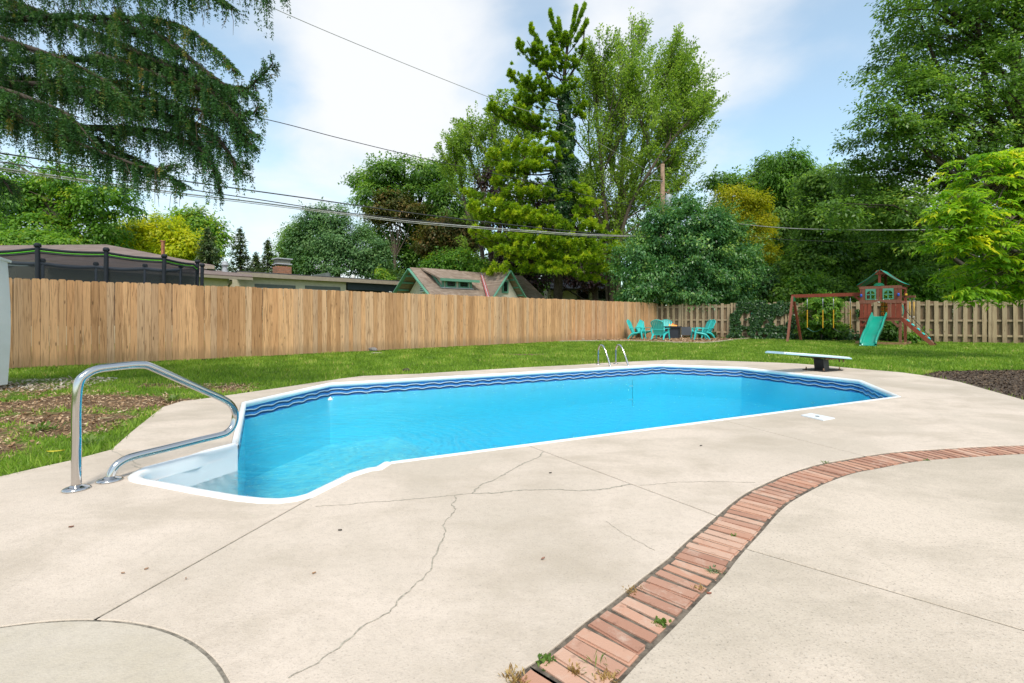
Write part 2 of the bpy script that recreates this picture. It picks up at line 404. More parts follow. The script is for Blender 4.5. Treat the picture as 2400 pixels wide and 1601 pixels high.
def m_chip(name, cs):
    t = NT(name); a = t.n('ShaderNodeAttribute', attribute_name='rnd').outputs['Fac']
    return t.done(t.bsdf(t.ramp(a, cs), .9, 0, .15))
M['chip'] = m_chip('wood_chip', [(0, (.18, .10, .05)), (.5, (.38, .23, .125)), (.8, (.52, .35, .21)), (1, (.62, .48, .32))])
M['mulchchip'] = m_chip('mulch_chip', [(0, (.04, .026, .018)), (.6, (.115, .078, .052)), (1, (.22, .155, .10))])
M['pebble'] = m_chip('pale_pebble', [(0, (.28, .22, .16)), (.5, (.45, .37, .28)), (1, (.62, .56, .48))])
M['curb'] = paint('pale_curb_concrete', (.46, .38, .29), .9, .15, 10)
M['bark'] = paint('grey_bark', (.115, .085, .062), .95, .35, 12, bump=.8, bscale=25)
M['darkbark'] = paint('dark_bark', (.06, .045, .034), .95, .35, 12, bump=.8, bscale=25)
M['twig'] = paint('dead_twig', (.13, .095, .065), .9, .25, 20)
M['pole'] = paint('weathered_pole_wood', (.27, .175, .115), .9, .25, 6)
M['steel'] = paint('grey_painted_steel', (.38, .40, .43), .45, .1, 8)
M['wire'] = paint('black_cable', (.03, .03, .032), .6, .1, 4)
M['wiregrey'] = paint('bare_aluminium_cable', (.32, .31, .29), .55, .15, 4)
def m_shingle(name, c0, c1, ax=(1, 1, 1)):
    t = NT(name); p = t.pos()
    z = t.n('ShaderNodeSeparateXYZ', {0: p}).outputs[2]
    row = t.math('FRACT', t.math('MULTIPLY', z, 10.5))
    rowid = t.math('FLOOR', t.math('MULTIPLY', z, 10.5))
    cell = t.n('ShaderNodeTexWhiteNoise', {'Vector': t.n('ShaderNodeCombineXYZ', {0: t.math('FLOOR', t.math('MULTIPLY', t.n('ShaderNodeVectorMath', {0: p, 1: ax}, operation='DOT_PRODUCT').outputs['Value'], 4.5)), 1: rowid}).outputs[0]}, noise_dimensions='3D').outputs['Value']
    c = t.mix(cell, c0, c1)
    c = t.mix(t.math('MULTIPLY', t.mr(t.noise(p, .8, 5), .4, .7), .35), c, sc(c0, .6))
    c = t.mix(t.math('MULTIPLY', t.math('GREATER_THAN', .2, row), .65), c, sc(c0, .32))
    return t.done(t.bsdf(c, .92, 0, .15, t.bump(row, .5, .02)))
M['shingle'] = m_shingle('brown_shingle', (.27, .195, .145), (.40, .305, .24))
M['shingle2'] = m_shingle('mauve_shingle', (.215, .155, .13), (.29, .22, .195), (1, -.3, 0))
M['beige'] = paint('beige_stucco', (.62, .555, .42), .85, .06, 5)
M['cream'] = paint('cream_siding', (.66, .58, .46), .8, .08, 5)
M['fascia'] = paint('tan_gutter_metal', (.33, .265, .20), .5, .08, 4)
M['flatroof'] = paint('dark_roof_felt', (.09, .08, .085), .9, .2, 3)
M['trimgrey'] = paint('grey_green_trim', (.13, .145, .13), .6, .08, 5)
M['trimgreen'] = paint('green_trim_paint', (.13, .31, .21), .55, .08, 5)
M['darkwall'] = paint('dark_blue_grey_paint', (.035, .048, .056), .7, .1, 5)
M['louver'] = paint('white_louver', (.68, .66, .62), .6, .05, 5)
M['pane'] = NT('dark_window_glass'); M['pane'] = M['pane'].done(M['pane'].bsdf((.012, .014, .014), .06, 0, .6))
M['flashing'] = paint('red_flashing', (.40, .10, .10), .5, .3, 9)
M['leadflash'] = paint('grey_flashing', (.42, .43, .45), .5, .1, 9)
M['chimbrick'] = paint('orange_chimney_brick', (.38, .15, .08), .85, .3, 14)
M['screen'] = paint('chimney_screen', (.22, .21, .17), .7, .2, 20)
M['playred'] = m_picket('redwood_stained_board', (.27, .062, .036), (.30, .072, .042), (.24, .056, .034), (.16, .038, .025), 18)
M['slide'] = paint('teal_plastic', (.012, .30, .21), .25, .06, 3, spec=.5)
M['teal'] = paint('bright_teal_plastic', (.045, .55, .52), .38, .05, 3, spec=.45)
M['canopy'] = paint('teal_canopy_vinyl', (.012, .33, .24), .42, .05, 3)
M['wingreen'] = paint('grey_green_plastic', (.09, .29, .20), .5, .05, 4)
M['sungreen'] = paint('deep_green_plastic', (.01, .17, .07), .45, .05, 4)
M['yellow'] = paint('yellow_plastic', (.62, .33, .015), .45, .05, 6)
M['redplas'] = paint('red_print', (.42, .03, .02), .5, .05, 6)
M['blue'] = paint('blue_plastic', (.02, .09, .45), .4, .05, 6)
M['chain'] = paint('zinc_chain', (.45, .46, .47), .4, .1, 20, metal=.6)
M['seatgreen'] = paint('dark_green_belt', (.03, .11, .085), .4, .05, 6)
M['black'] = paint('black_rubber', (.022, .022, .024), .6, .1, 6)
M['sandwood'] = paint('tan_timber', (.33, .19, .09), .85, .2, 9)
M['boardwhite'] = paint('white_board_fibreglass', (.80, .82, .84), .4, .03, 3)
M['boardedge'] = paint('pale_blue_edge', (.50, .70, .80), .4, .03, 3)
M['blackmetal'] = paint('black_powder_coat', (.02, .021, .023), .45, .2, 9)
M['rust'] = paint('rusted_steel', (.20, .12, .07), .7, .4, 20, metal=.3)
M['charcoal'] = paint('charcoal_panel', (.028, .034, .045), .55, .08, 5)
M['tramp'] = paint('black_foam_sleeve', (.018, .022, .03), .75, .1, 5)
M['rim'] = paint('grey_blue_rim', (.08, .095, .125), .6, .1, 5)
M['lime'] = paint('lime_binding', (.09, .40, .02), .6, .08, 5)
def m_net():
    t = NT('enclosure_net')
    a = t.bsdf((.02, .024, .03), .8, 0, .2); b = t.n('ShaderNodeBsdfTransparent')
    m = t.n('ShaderNodeMixShader', {0: .28}); t.l(a.outputs[0], m.inputs[1]); t.l(b.outputs[0], m.inputs[2]); return t.done(m)
M['net'] = m_net()
def m_fire():
    t = NT('flame'); z = t.n('ShaderNodeSeparateXYZ', {0: t.n('ShaderNodeTexCoord').outputs['Generated']}).outputs[2]
    e = t.n('ShaderNodeEmission', {'Color': t.ramp(z, [(0, (1, .55, .15)), (1, (1, .17, .02))]), 'Strength': 1.1}); return t.done(e)
M['flame'] = m_fire()
M['rock'] = paint('grey_rock', (.20, .18, .17), .9, .3, 14, bump=.8, bscale=20)
M['paverpale'] = paint('pale_stone', (.42, .36, .27), .9, .2, 14)
M['sky_blue'] = paint('unused', (.5, .6, .7))
bpy.data.materials.remove(M.pop('sky_blue'))
# ================================================================ the pool and its deck
PA = rad(26.0); PU = Vector((math.cos(PA), math.sin(PA))); PN = Vector((-PU.y, PU.x))
def UV(u, n): p = PU * u + PN * n; return (p.x, p.y)
pF, pE, pD, pC, pB, pA, pG, pH = [UV(*q) for q in ((.77, 3.66), (7.80, 3.64), (9.22, 4.89), (9.27, 7.35), (8.10, 8.66), (.77, 8.62), (-.42, 7.13), (-.36, 4.83))]
def on_line(a, b, px, py):
    """where the sight line over (px,py) on the ground meets the plan line a-b nearest"""
    g = Vector(G2(px, py)); a, b = Vector(a), Vector(b); e = (b - a).normalized(); q = a + e * (g - a).dot(e); return (q.x, q.y)
jp1 = on_line(pF, pE, 1240, 1045); jp2 = on_line(pF, pE, 1698, 986); jp6 = on_line(pB, pA, 1010, 885)
STEP_PX = [(440, 1070), (393, 1082), (333, 1098), (312, 1109), (299, 1119), (305, 1127), (327, 1133), (369, 1140), (450, 1156), (548, 1173), (607, 1179), (652, 1180),
           (697, 1174), (732, 1165), (786, 1138), (830, 1116), (869, 1104), (893, 1101)]
jp4 = G2(476, 1058)
STEP = [pH, jp4] + [G2(*q) for q in STEP_PX] + [pF]
jp3 = G2(732, 1165)
i3 = STEP.index(jp3)
COPE = [pF, pE, pD, pC, pB, pA, pG, pH]

deck = thing('pool_deck', 'broad pale concrete deck in jointed slabs around the pool', None, (0, 2, 0), kind='structure')
UP_PX = [(1196, 1601), (1257, 1553), (1306, 1514), (1367, 1463), (1421, 1423), (1474, 1382), (1518, 1346), (1569, 1308), (1600, 1278), (1638, 1245), (1682, 1209), (1715, 1180), (1753, 1153), (1792, 1134), (1830, 1117),
         (1868, 1103), (1926, 1086), (1983, 1077), (2025, 1069), (2098, 1059), (2175, 1054), (2290, 1047), (2400, 1043)]
UPc = [Vector((-1.1, -4, 0)), Vector((-1.02, -1.6, 0)), Vector((-.75, -.1, 0)), Vector((-.36, .86, 0))] + [G(*q) for q in UP_PX] + [Vector((5.4, 4.27, 0)), Vector((8, 4.6, 0))]
UPs = [(p.x, p.y) for p in spline(UPc, 6)]
# light smoothing of the surveyed points
for _ in range(6):
    UPs = [UPs[0]] + [tuple((UPs[i - 1][k] + 2 * UPs[i][k] + UPs[i + 1][k]) / 4 for k in (0, 1)) for i in range(1, len(UPs) - 1)] + [UPs[-1]]
LOs = offset(UPs, -.232, False)
def near_i(path, p): return min(range(len(path)), key=lambda i: (path[i][0] - p[0]) ** 2 + (path[i][1] - p[1]) ** 2)
k1 = near_i(UPs, G2(1682, 1207)); k2 = near_i(UPs, G2(2025, 1068)); kl = near_i(LOs, G2(1738, 1284))
CC, CR = (-1.55, .80), .95
def arc(a0, a1, n=40): return [(CC[0] + CR * math.cos(a0 + (a1 - a0) * i / n), CC[1] + CR * math.sin(a0 + (a1 - a0) * i / n)) for i in range(n + 1)]
a3 = math.atan2(G2(222, 1451)[1] - CC[1], G2(222, 1451)[0] - CC[0])
LAWN_L = [(-9, -4), G2(-420, 1210), G2(0, 1116), G2(100, 1093), G2(168, 1078), G2(258, 1054)]
E45 = [G2(258, 1054), G2(305, 1013), G2(355, 973), G2(380, 954), G2(425, 940)]
E56 = [G2(425, 940), G2(457, 937), G2(521, 928), G2(660, 908), G2(800, 887), G2(850, 881), G2(979, 876)]
E68 = [G2(979, 876), G2(1100, 868.5), G2(1230, 861), G2(1350, 855), G2(1400, 851.5), G2(1486, 847), G2(1566, 843.5)]
E89 = [G2(1566, 843.5), G2(1649, 844), G2(1800, 849), G2(1868, 852), G2(1944, 858), G2(2021, 865), G2(2116, 873), G2(2166, 880)]
E910 = [G2(2166, 880), G2(2250, 895), G2(2400, 937), G2(2560, 984)]
slabs = [
    ('deck', [pE, pD] + E910[::1] ),
    ('deck', [pD, pC, pB] + E89),
    ('deck', [pB, jp6] + E68),
    ('deck', [jp6, pA, pG] + E56),
    ('deck', [pG, pH, jp4] + E45),
    ('deck', STEP[1:i3 + 1] + [G2(222, 1451)] + arc(a3, 1.5 * math.pi) + [(-1.55, -4)] + LAWN_L),
    ('deck', STEP[i3:] + [jp1] + UPs[:k1 + 1][::-1] + [(-1.55, -4)] + arc(-.5 * math.pi, a3)),
    ('deck', [jp1, jp2] + UPs[k1:k2 + 1][::-1]),
    ('deck', [jp2, pE, G2(2560, 984), (9.5, 5.6)] + UPs[k2:][::-1]),
    ('patch', arc(0, 2 * math.pi, 80)[:-1]),
    ('patio', LOs[:kl + 1] + [(5.2, -1.26), (7.5, -4)]),
    ('patio', LOs[kl:] + [(9.5, 4.2), (9.5, -4), (7.5, -4), (5.2, -1.26)]),
]
# slab 0 runs E-D-(right end): order its outer edge back along the joint from E
slabs[0] = ('deck', [pE, pD] + E910)
slabs[1] = ('deck', [pD, pC, pB] + E89)
for k, (mt, poly) in enumerate(slabs):
    poly = clean(poly); 
    # pool-to-edge chains are listed pool first; order the outer chain so that the outline does not cross itself
    if k in (0, 1, 2, 3, 4):
        npool = {0: 2, 1: 3, 2: 2, 3: 3, 4: 3}[k]
        poly = poly[:npool] + poly[npool:]
        a, b = poly[:npool], poly[npool:]
        d0 = math.dist(a[-1], b[0]); d1 = math.dist(a[-1], b[-1])
        poly = a + (b if d0 < d1 else b[::-1])
    poly = clean(ccw(poly))
    r1 = offset(poly, .0055); r2 = offset(poly, .0085)
    n = len(poly); mb = MB()
    vs = [(x, y, -.09) for x, y in r1] + [(x, y, -.003) for x, y in r1] + [(x, y, 0) for x, y in r2]
    fs = [(i, (i + 1) % n, n + (i + 1) % n, n + i) for i in range(n)] + [(n + i, n + (i + 1) % n, 2 * n + (i + 1) % n, 2 * n + i) for i in range(n)]
    mb.add(vs, fs + [tuple(range(2 * n, 3 * n))])
    mb.build('slab', M[mt], deck)
def strip(path, w, z, name, mat, parent, jitter=0.0):
    mb = MB(); L = []; 
    for i, p in enumerate(path):
        a = Vector(path[max(i - 1, 0)][:2]); b = Vector(path[min(i + 1, len(path) - 1)][:2]); e = (b - a).normalized(); nrm = Vector((-e.y, e.x))
        ww = w * (1 + R.uniform(-jitter, jitter)) / 2
        L += [(p[0] + nrm.x * ww, p[1] + nrm.y * ww, z), (p[0] - nrm.x * ww, p[1] - nrm.y * ww, z)]
    mb.add(L, [(2 * i, 2 * i + 1, 2 * i + 3, 2 * i + 2) for i in range(len(path) - 1)])
    return mb.build(name, mat, parent)
for path in ([jp1, UPs[k1]], [jp2, UPs[k2]], [jp3, G2(222, 1451)], [jp4, G2(258, 1054)], [pG, G2(425, 940)], [jp6, G2(979, 876)], [pB, G2(1566, 843.5)], [pD, G2(2166, 880)], [pE, G2(2560, 984)],
             arc(0, 2 * math.pi, 80), [(-1.55, -.2), (-1.55, -4)], [LOs[kl], (5.2, -1.26), (7.5, -4)]):
    strip(path, .05, -.0045, 'joint', M['joint'], deck)
# cracks: thin wandering fissures filled with grit, lying a millimetre proud of the slab
def crack(px, w, name='crack'):
    pts = [G(*q) for q in px]; fine = []
    for a, b in zip(pts, pts[1:]):
        m = max(2, int((b - a).length / .02))
        for k in range(m):
            t = k / m; s = math.sin(math.pi * t); q = a.lerp(b, t); d = (b - a).normalized()
            j = R.uniform(-1, 1) * .006 * min(1, s * 3)
            fine.append((q.x - d.y * j, q.y + d.x * j))
    fine.append((pts[-1].x, pts[-1].y))
    return strip(fine, w, .0012, name, M['crack'], deck, .45)
crack([(1274, 1059), (1262, 1072), (1232, 1084), (1200, 1102), (1160, 1124), (1128, 1136), (1106, 1157)], .010)
crack([(740, 1187), (800, 1184), (870, 1177), (940, 1173), (1000, 1167), (1064, 1161), (1106, 1157)], .0055)
crack([(1106, 1157), (1160, 1156), (1210, 1150), (1260, 1148), (1310, 1147), (1360, 1151), (1420, 1146), (1478, 1135)], .012)
crack([(1500, 1138), (1590, 1130), (1690, 1129), (1770, 1131)], .004)
crack([(1067, 1161), (1068, 1174), (1058, 1181), (1068, 1194), (1058, 1208), (1046, 1218), (1038, 1232), (1045, 1246), (1037, 1268), (1026, 1290), (1014, 1312), (1012, 1331), (995, 1352), (965, 1378), (938, 1402),
       (913, 1436), (876, 1455), (845, 1472), (815, 1500), (783, 1526), (745, 1555), (705, 1574), (676, 1590)], .0065)
crack([(1420, 1222), (1460, 1250), (1500, 1272), (1535, 1290)], .003)
crack([(262, 1056), (300, 1075), (330, 1092)], .007)
crack([(308, 1090), (330, 1098)], .010)

# ---- brick band
band = thing('brick_edging', 'curving band of red bricks set on edge between the two concrete decks', 'brick edging', (UPs[40][0], UPs[40][1], 0))
mb = MB(); n = len(UPs)
mb.add([(x, y, -.0075) for x, y in offset(UPs, .012, False)] + [(x, y, -.0075) for x, y in offset(LOs, -.012, False)], [(i, n + i, n + i + 1, i + 1) for i in range(n - 1)])
mb.build('soil_bed', M['soil'], band)
def brick_mesh():
    lx, ly, lz, b = .1055, .0303, .05, .006
    bm = bmesh.new(); bmesh.ops.create_cube(bm, size=2.0)
    for v in bm.verts: v.co = Vector((v.co.x * lx, v.co.y * ly, v.co.z * lz / 1))
    bmesh.ops.bevel(bm, geom=[e for e in bm.edges if min(v.co.z for v in e.verts) > -.04], offset=b, segments=2, affect='EDGES', clamp_overlap=True)
    me = bpy.data.meshes.new('brick'); bm.to_mesh(me); bm.free()
    me.polygons.foreach_set('use_smooth', [False] * len(me.polygons)); me.materials.append(M['brick']); return me
bme = brick_mesh()
mid = [((a[0] + b[0]) / 2, (a[1] + b[1]) / 2) for a, b in zip(UPs, LOs)]
acc = 0.0; nxt = 0.0; inv = band.matrix_basis.inverted(); nb = 0
for i in range(len(mid) - 1):
    a, b = Vector(mid[i]), Vector(mid[i + 1]); L = (b - a).length
    while nxt <= acc + L:
        q = a.lerp(b, (nxt - acc) / L) if L else a
        if q.y > .9 and q.x < 6.2:
            e = (b - a).normalized(); ang = math.atan2(e.y, e.x) - math.pi / 2 + R.uniform(-.035, .035)
            o = bpy.data.objects.new('brick', bme); COL.objects.link(o); o.parent = band; o.matrix_parent_inverse = inv
            o.location = (q.x + R.uniform(-.004, .004), q.y + R.uniform(-.004, .004), -.0515 + R.uniform(-.003, .003))
            o.rotation_euler = (R.uniform(-.015, .015), R.uniform(-.02, .02), ang + (math.pi if R.random() < .5 else 0)); o.scale = (R.uniform(.97, 1.03), R.uniform(.95, 1.03), 1); nb += 1
        nxt += .0695
    acc += L

# ---- pool shell
pool = thing('swimming_pool', 'long eight-sided in-ground pool with white coping and wavy blue liner border', 'swimming pool', (UV(4.4, 6.1)[0], UV(4.4, 6.1)[1], 0))
mb = MB()
sweep(mb, COPE, [(-.002, -.05), (-.002, .003), (.004, .008), (.020, .0095), (.036, .006), (.048, -.004), (.054, -.020), (.053, -.045), (.040, -.062)])
mb.build('coping', M['white'], pool)
mb = MB(); inner_c = offset(COPE, .0, False); 
for p in COPE[1:-1]:      # joints between the coping lengths
    pass
INC = offset(COPE, .040, False); INS = offset(STEP, .078, False)
for _ in range(3):
    INS = [INS[0]] + [tuple((INS[i - 1][k] + 2 * INS[i][k] + INS[i + 1][k]) / 4 for k in (0, 1)) for i in range(1, len(INS) - 1)] + [INS[-1]]
def depth(u):
    return -1.02 if u < 1.9 else (-2.4 if u > 4.6 else -1.02 - 1.38 * (u - 1.9) / 2.7)
def touv(p): return (p[0] * PU.x + p[1] * PU.y, p[0] * PN.x + p[1] * PN.y)
wall = []
for a, b in zip(INC, INC[1:]):
    m = max(2, int(math.dist(a, b) / .35))
    wall += [(a[0] + (b[0] - a[0]) * k / m, a[1] + (b[1] - a[1]) * k / m) for k in range(m)]
wall.append(INC[-1])
me_v = []; uvs = []; s = 0.0
for i, p in enumerate(wall):
    if i: s += math.dist(p, wall[i - 1])
    zb = depth(touv(p)[0]) - .05
    me_v += [(p[0], p[1], -.055), (p[0], p[1], zb)]; uvs += [(s, -.055), (s, zb)]
fcs = [(2 * i, 2 * i + 1, 2 * i + 3, 2 * i + 2) for i in range(len(wall) - 1)]
me = bpy.data.meshes.new('liner_wall'); me.from_pydata(me_v, [], fcs); ul = me.uv_layers.new(name='UVMap')
ul.data.foreach_set('uv', [c for l in me.loops for c in uvs[l.vertex_index]])
obj('liner_wall', me, M['liner'], pool)
# floor: shallow shelf, slope and deep end, cut from the plan of the pool
def clip(poly, lo, hi):
    for s, c in ((1, lo), (-1, -hi)):
        out = []
        for i in range(len(poly)):
            a, b = poly[i - 1], poly[i]; da, db = s * a[0] - c, s * b[0] - c
            if (da >= 0) != (db >= 0): t = da / (da - db); out.append((a[0] + (b[0] - a[0]) * t, a[1] + (b[1] - a[1]) * t))
            if db >= 0: out.append(b)
        poly = out
    return poly
base = [touv(p) for p in offset(COPE, -.01)]
for lo, hi, nm in ((-3, 1.9, 'shallow_floor'), (1.9, 4.6, 'floor_slope'), (4.6, 20, 'deep_floor')):
    pl = clip(base, lo, hi); mb = MB()
    if nm == 'shallow_floor':
        pl = [touv(p) for p in [(q[0], q[1]) for q in [UV(1.9, 3.6), UV(1.9, 8.75), UV(.7, 8.75), UV(-.5, 7.3), UV(-1.3, 4.2), UV(.1, 2.8)]]]
    vs = [(*UV(*p), depth(p[0])) for p in ccw(pl)]
    mb.add(vs, [tuple(range(len(vs)))]); mb.build(nm, M['floor'], pool)
# corner step unit: moulded white rim, walls and three treads
st = obj('corner_steps', MB().mesh('corner_steps') if False else sweep(MB(), STEP, [(-.003, -.05), (-.003, .002), (.006, .010), (.03, .013), (.055, .010), (.070, -.002), (.078, -.025), (.080, -.09)]).mesh('corner_steps'), M['step'], pool)
mb = MB(); vs = []
for p in INS: vs += [(p[0], p[1], -.085), (p[0], p[1], -1.1)]
mb.add(vs, [(2 * i, 2 * i + 1, 2 * i + 3, 2 * i + 2) for i in range(len(INS) - 1)], True); mb.build('step_wall', M['step'], st)
hv, fv = Vector(pH), Vector(pF); e = (fv - hv).normalized(); outw = Vector((e.y, -e.x)) 
if outw.dot(Vector(G2(300, 1120)) - hv) < 0: outw = -outw
for k, (d0, d1, z) in enumerate(((1.05, .62, -.46), (.62, .32, -.68), (.32, .02, -.86))):
    a = hv + outw * d0 + e * -.05; b = fv + outw * d0 - e * -.05; c2 = fv + outw * d1 - e * -.05; d2 = hv + outw * d1 + e * -.05
    mb = MB(); mb.prism(ccw([tuple(a), tuple(b), tuple(c2), tuple(d2)]), -1.08, z); mb.build('tread', M['step'], st)
# water
wpoly = ccw(clean(offset(COPE, .02, False) + offset(STEP, .058, False)[1:-1]))
me_b = offset(wpoly, -.0)
mb = MB(); n = len(wpoly)
vs = [(x, y, -2.7) for x, y in wpoly] + [(x, y, WATER_Z) for x, y in wpoly]
mb.add(vs, [tuple(range(n - 1, -1, -1)), tuple(range(n, 2 * n))] + [(i, (i + 1) % n, n + (i + 1) % n, n + i) for i in range(n)])
wt = mb.build('pool_water', M['water']); tag(wt, 'clear rippling blue pool water', None, None, 'structure')
# return fitting on the far wall
q = G(774, 936, WATER_Z); mb = MB(); mb.lathe((q.x, q.y, WATER_Z - .03), [(.015, 0), (.04, .02), (.042, .03), (.034, .042), (.02, .045), (.018, .06), (.008, .064)], 14)
tag(mb.build('pool_float', M['white']), 'small round white float on the water near the far left wall', 'pool float')
# skimmer lid
lid = [G(1877, 975), G(1901, 970.5), G(1957, 982), G(1929, 987)]
c = sum(lid, Vector()) / 4; mb = MB(); mb.prism(ccw([(p.x, p.y) for p in lid]), .001, .012); tl = mb.build('skimmer_lid', M['boardwhite']); tag(tl, 'white rectangular skimmer lid set in the deck beside the pool', 'skimmer lid')
mb = MB(); mb.lathe((c.x, c.y, .0115), [(.022, 0), (.020, .004), (.004, .005)], 10); mb.build('finger_hole_plug', M['trimgrey'], tl)

# ---- grab rail at the steps
b1 = G(179, 1147); b2 = G(256, 1125); hd = Vector((.42, .9075, 0)).normalized()
def in_plane(px, py):
    k = (px - CX) / F; t = (k * b1.y - b1.x) / (hd.x - k * hd.y); q = b1 + hd * t
    return Vector((q.x, q.y, H - (py - HY) * q.y / F))
hr = thing('handrail', 'bent polished steel grab rail bolted to the deck beside the corner steps', 'handrail', (b1.x, b1.y, 0))
ctrl = [b1 + Vector((0, 0, .0)), b1 + Vector((0, 0, .3)), b1 + Vector((0, 0, .52)), in_plane(185, 898), in_plane(202, 878), in_plane(226, 866), in_plane(262, 860.5), in_plane(305, 856), in_plane(332, 855), in_plane(346, 857), in_plane(368, 866), in_plane(420, 889), in_plane(480, 916),
        in_plane(522, 935), in_plane(540, 947), in_plane(550, 963), in_plane(551, 981), in_plane(545, 1000), in_plane(534, 1012), in_plane(520, 1019), in_plane(470, 1031), in_plane(390, 1051), in_plane(320, 1068), in_plane(294, 1077), in_plane(274, 1090), in_plane(262, 1107), Vector((b2.x, b2.y, 0))]
# the lower end comes back to the second flange
ctrl[-1] = in_plane(257, 1124); ctrl[-1].z = 0.0
b2 = ctrl[-1].copy()
MB().tube(spline(ctrl, 5), .0265, 20).build('rail_tube', M['chrome'], hr)
for b in (b1, b2):
    MB().lathe((b.x, b.y, .001), [(.073, 0), (.074, .006), (.066, .013), (.045, .020), (.030, .026), (.026, .03)], 28).build('flange', M['chrome'], hr)

# ---- pool ladder on the far side
l1 = G(1402, 854); l2 = G(1443, 853); lad = thing('pool_ladder', 'steel pool ladder with two arched rails on the far edge', 'pool ladder', (l1.x, l1.y, 0))
inw = Vector((-PN.x, -PN.y, 0))
for b in (l1, l2):
    path = [b, b + Vector((0, 0, .25)), b + Vector((0, 0, .36)) + inw * .01, b + inw * .05 + Vector((0, 0, .43)), b + inw * .12 + Vector((0, 0, .46)), b + inw * .20 + Vector((0, 0, .43)), b + inw * .30 + Vector((0, 0, .30)),
            b + inw * .46 + Vector((0, 0, .0)), b + inw * .56 + Vector((0, 0, -.16)), b + inw * .585 + Vector((0, 0, -.24)), b + inw * .59 + Vector((0, 0, -.9))]
    rl = MB().tube(spline(path, 5), .022, 12).build('rail', M['chrome'], lad)
    MB().lathe((b.x, b.y, .001), [(.06, 0), (.06, .006), (.04, .015), (.024, .02)], 16).build('flange', M['chrome'], rl)
for z in (-.45, -.75):
    a = l1 + inw * .59 + Vector((0, 0, z)); b = l2 + inw * .59 + Vector((0, 0, z)); MB().bar(a, b, .08, .03).build('rung', M['white'], lad)

# ---- diving board
db = G(1927, 868); dv = thing('diving_board', 'white diving board on a black pedestal at the deep end', 'diving board', (db.x, db.y, 0))
bd = Vector((-PU.x, -PU.y, 0)); bs = Vector((PN.x, PN.y, 0))
def bp(t, s, z): return db + bd * t + bs * s + Vector((0, 0, z))
zt = lambda t: .308 + .085 * (t + .2) - .004 * t * t
mb = MB(); ts = [-.66 + 2.16 * i / 20 for i in range(21)]; vs = []
for i, t in enumerate(ts):
    w = .21 if 0 < i < 20 else .19
    for s_, dz in ((-w, -.012), (-w + .02, 0), (w - .02, 0), (w, -.012), (w, -.042), (-w, -.042)): vs.append(bp(t, s_, zt(t) + dz))
mb.add(vs, [(i * 6 + j, i * 6 + (j + 1) % 6, (i + 1) * 6 + (j + 1) % 6, (i + 1) * 6 + j) for i in range(20) for j in range(6)] + [tuple(range(5, -1, -1)), tuple(range(120, 126))])
brd = mb.build('board', M['boardwhite'], dv)
mb = MB()
for s_ in (-.222, .222): mb.bar(bp(-.64, s_, zt(-.64) - .030), bp(1.48, s_, zt(1.48) - .030), .012, .026)
mb.build('board_edge', M['boardedge'], brd)
mb = MB(); mb.add([bp(a - .0, s_, z) for z, a0, a1 in ((.018, -.08, .10), (.235, -.05, .13)) for a, s_ in ((a0, -.10), (a1, -.10), (a1, .10), (a0, .10))], [(0, 1, 5, 4), (1, 2, 6, 5), (2, 3, 7, 6), (3, 0, 4, 7), (4, 5, 6, 7), (3, 2, 1, 0)])
mb.build('pedestal', M['blackmetal'], dv)
bpl = MB().bar(bp(-.34, 0, .010), bp(.30, 0, .010), .46, .016).build('base_plate', M['blackmetal'], dv)
for t, s_ in ((-.29, -.18), (-.29, .18), (.25, -.18), (.25, .18)): MB().lathe(bp(t, s_, .018), [(.02, 0), (.02, .02), (.011, .02), (.011, .05)], 8).build('bolt', M['rust'], bpl)
MB().bar(bp(-.50, 0, .232), bp(.55, 0, .300), .26, .02).build('spring_arm', M['blackmetal'], dv)
mb = MB(); mb.bar(bp(-.55, -.12, .238), bp(.1, -.12, .25), .04, .03); mb.bar(bp(-.55, .12, .238), bp(.1, .12, .25), .04, .03); mb.build('spring', M['rust'], dv)
for t in (-.48, -.34): MB().lathe(bp(t, -.15, zt(t) - .12), [(.012, 0), (.014, .01), (.014, .08)], 8).build('bolt', M['rust'], dv)
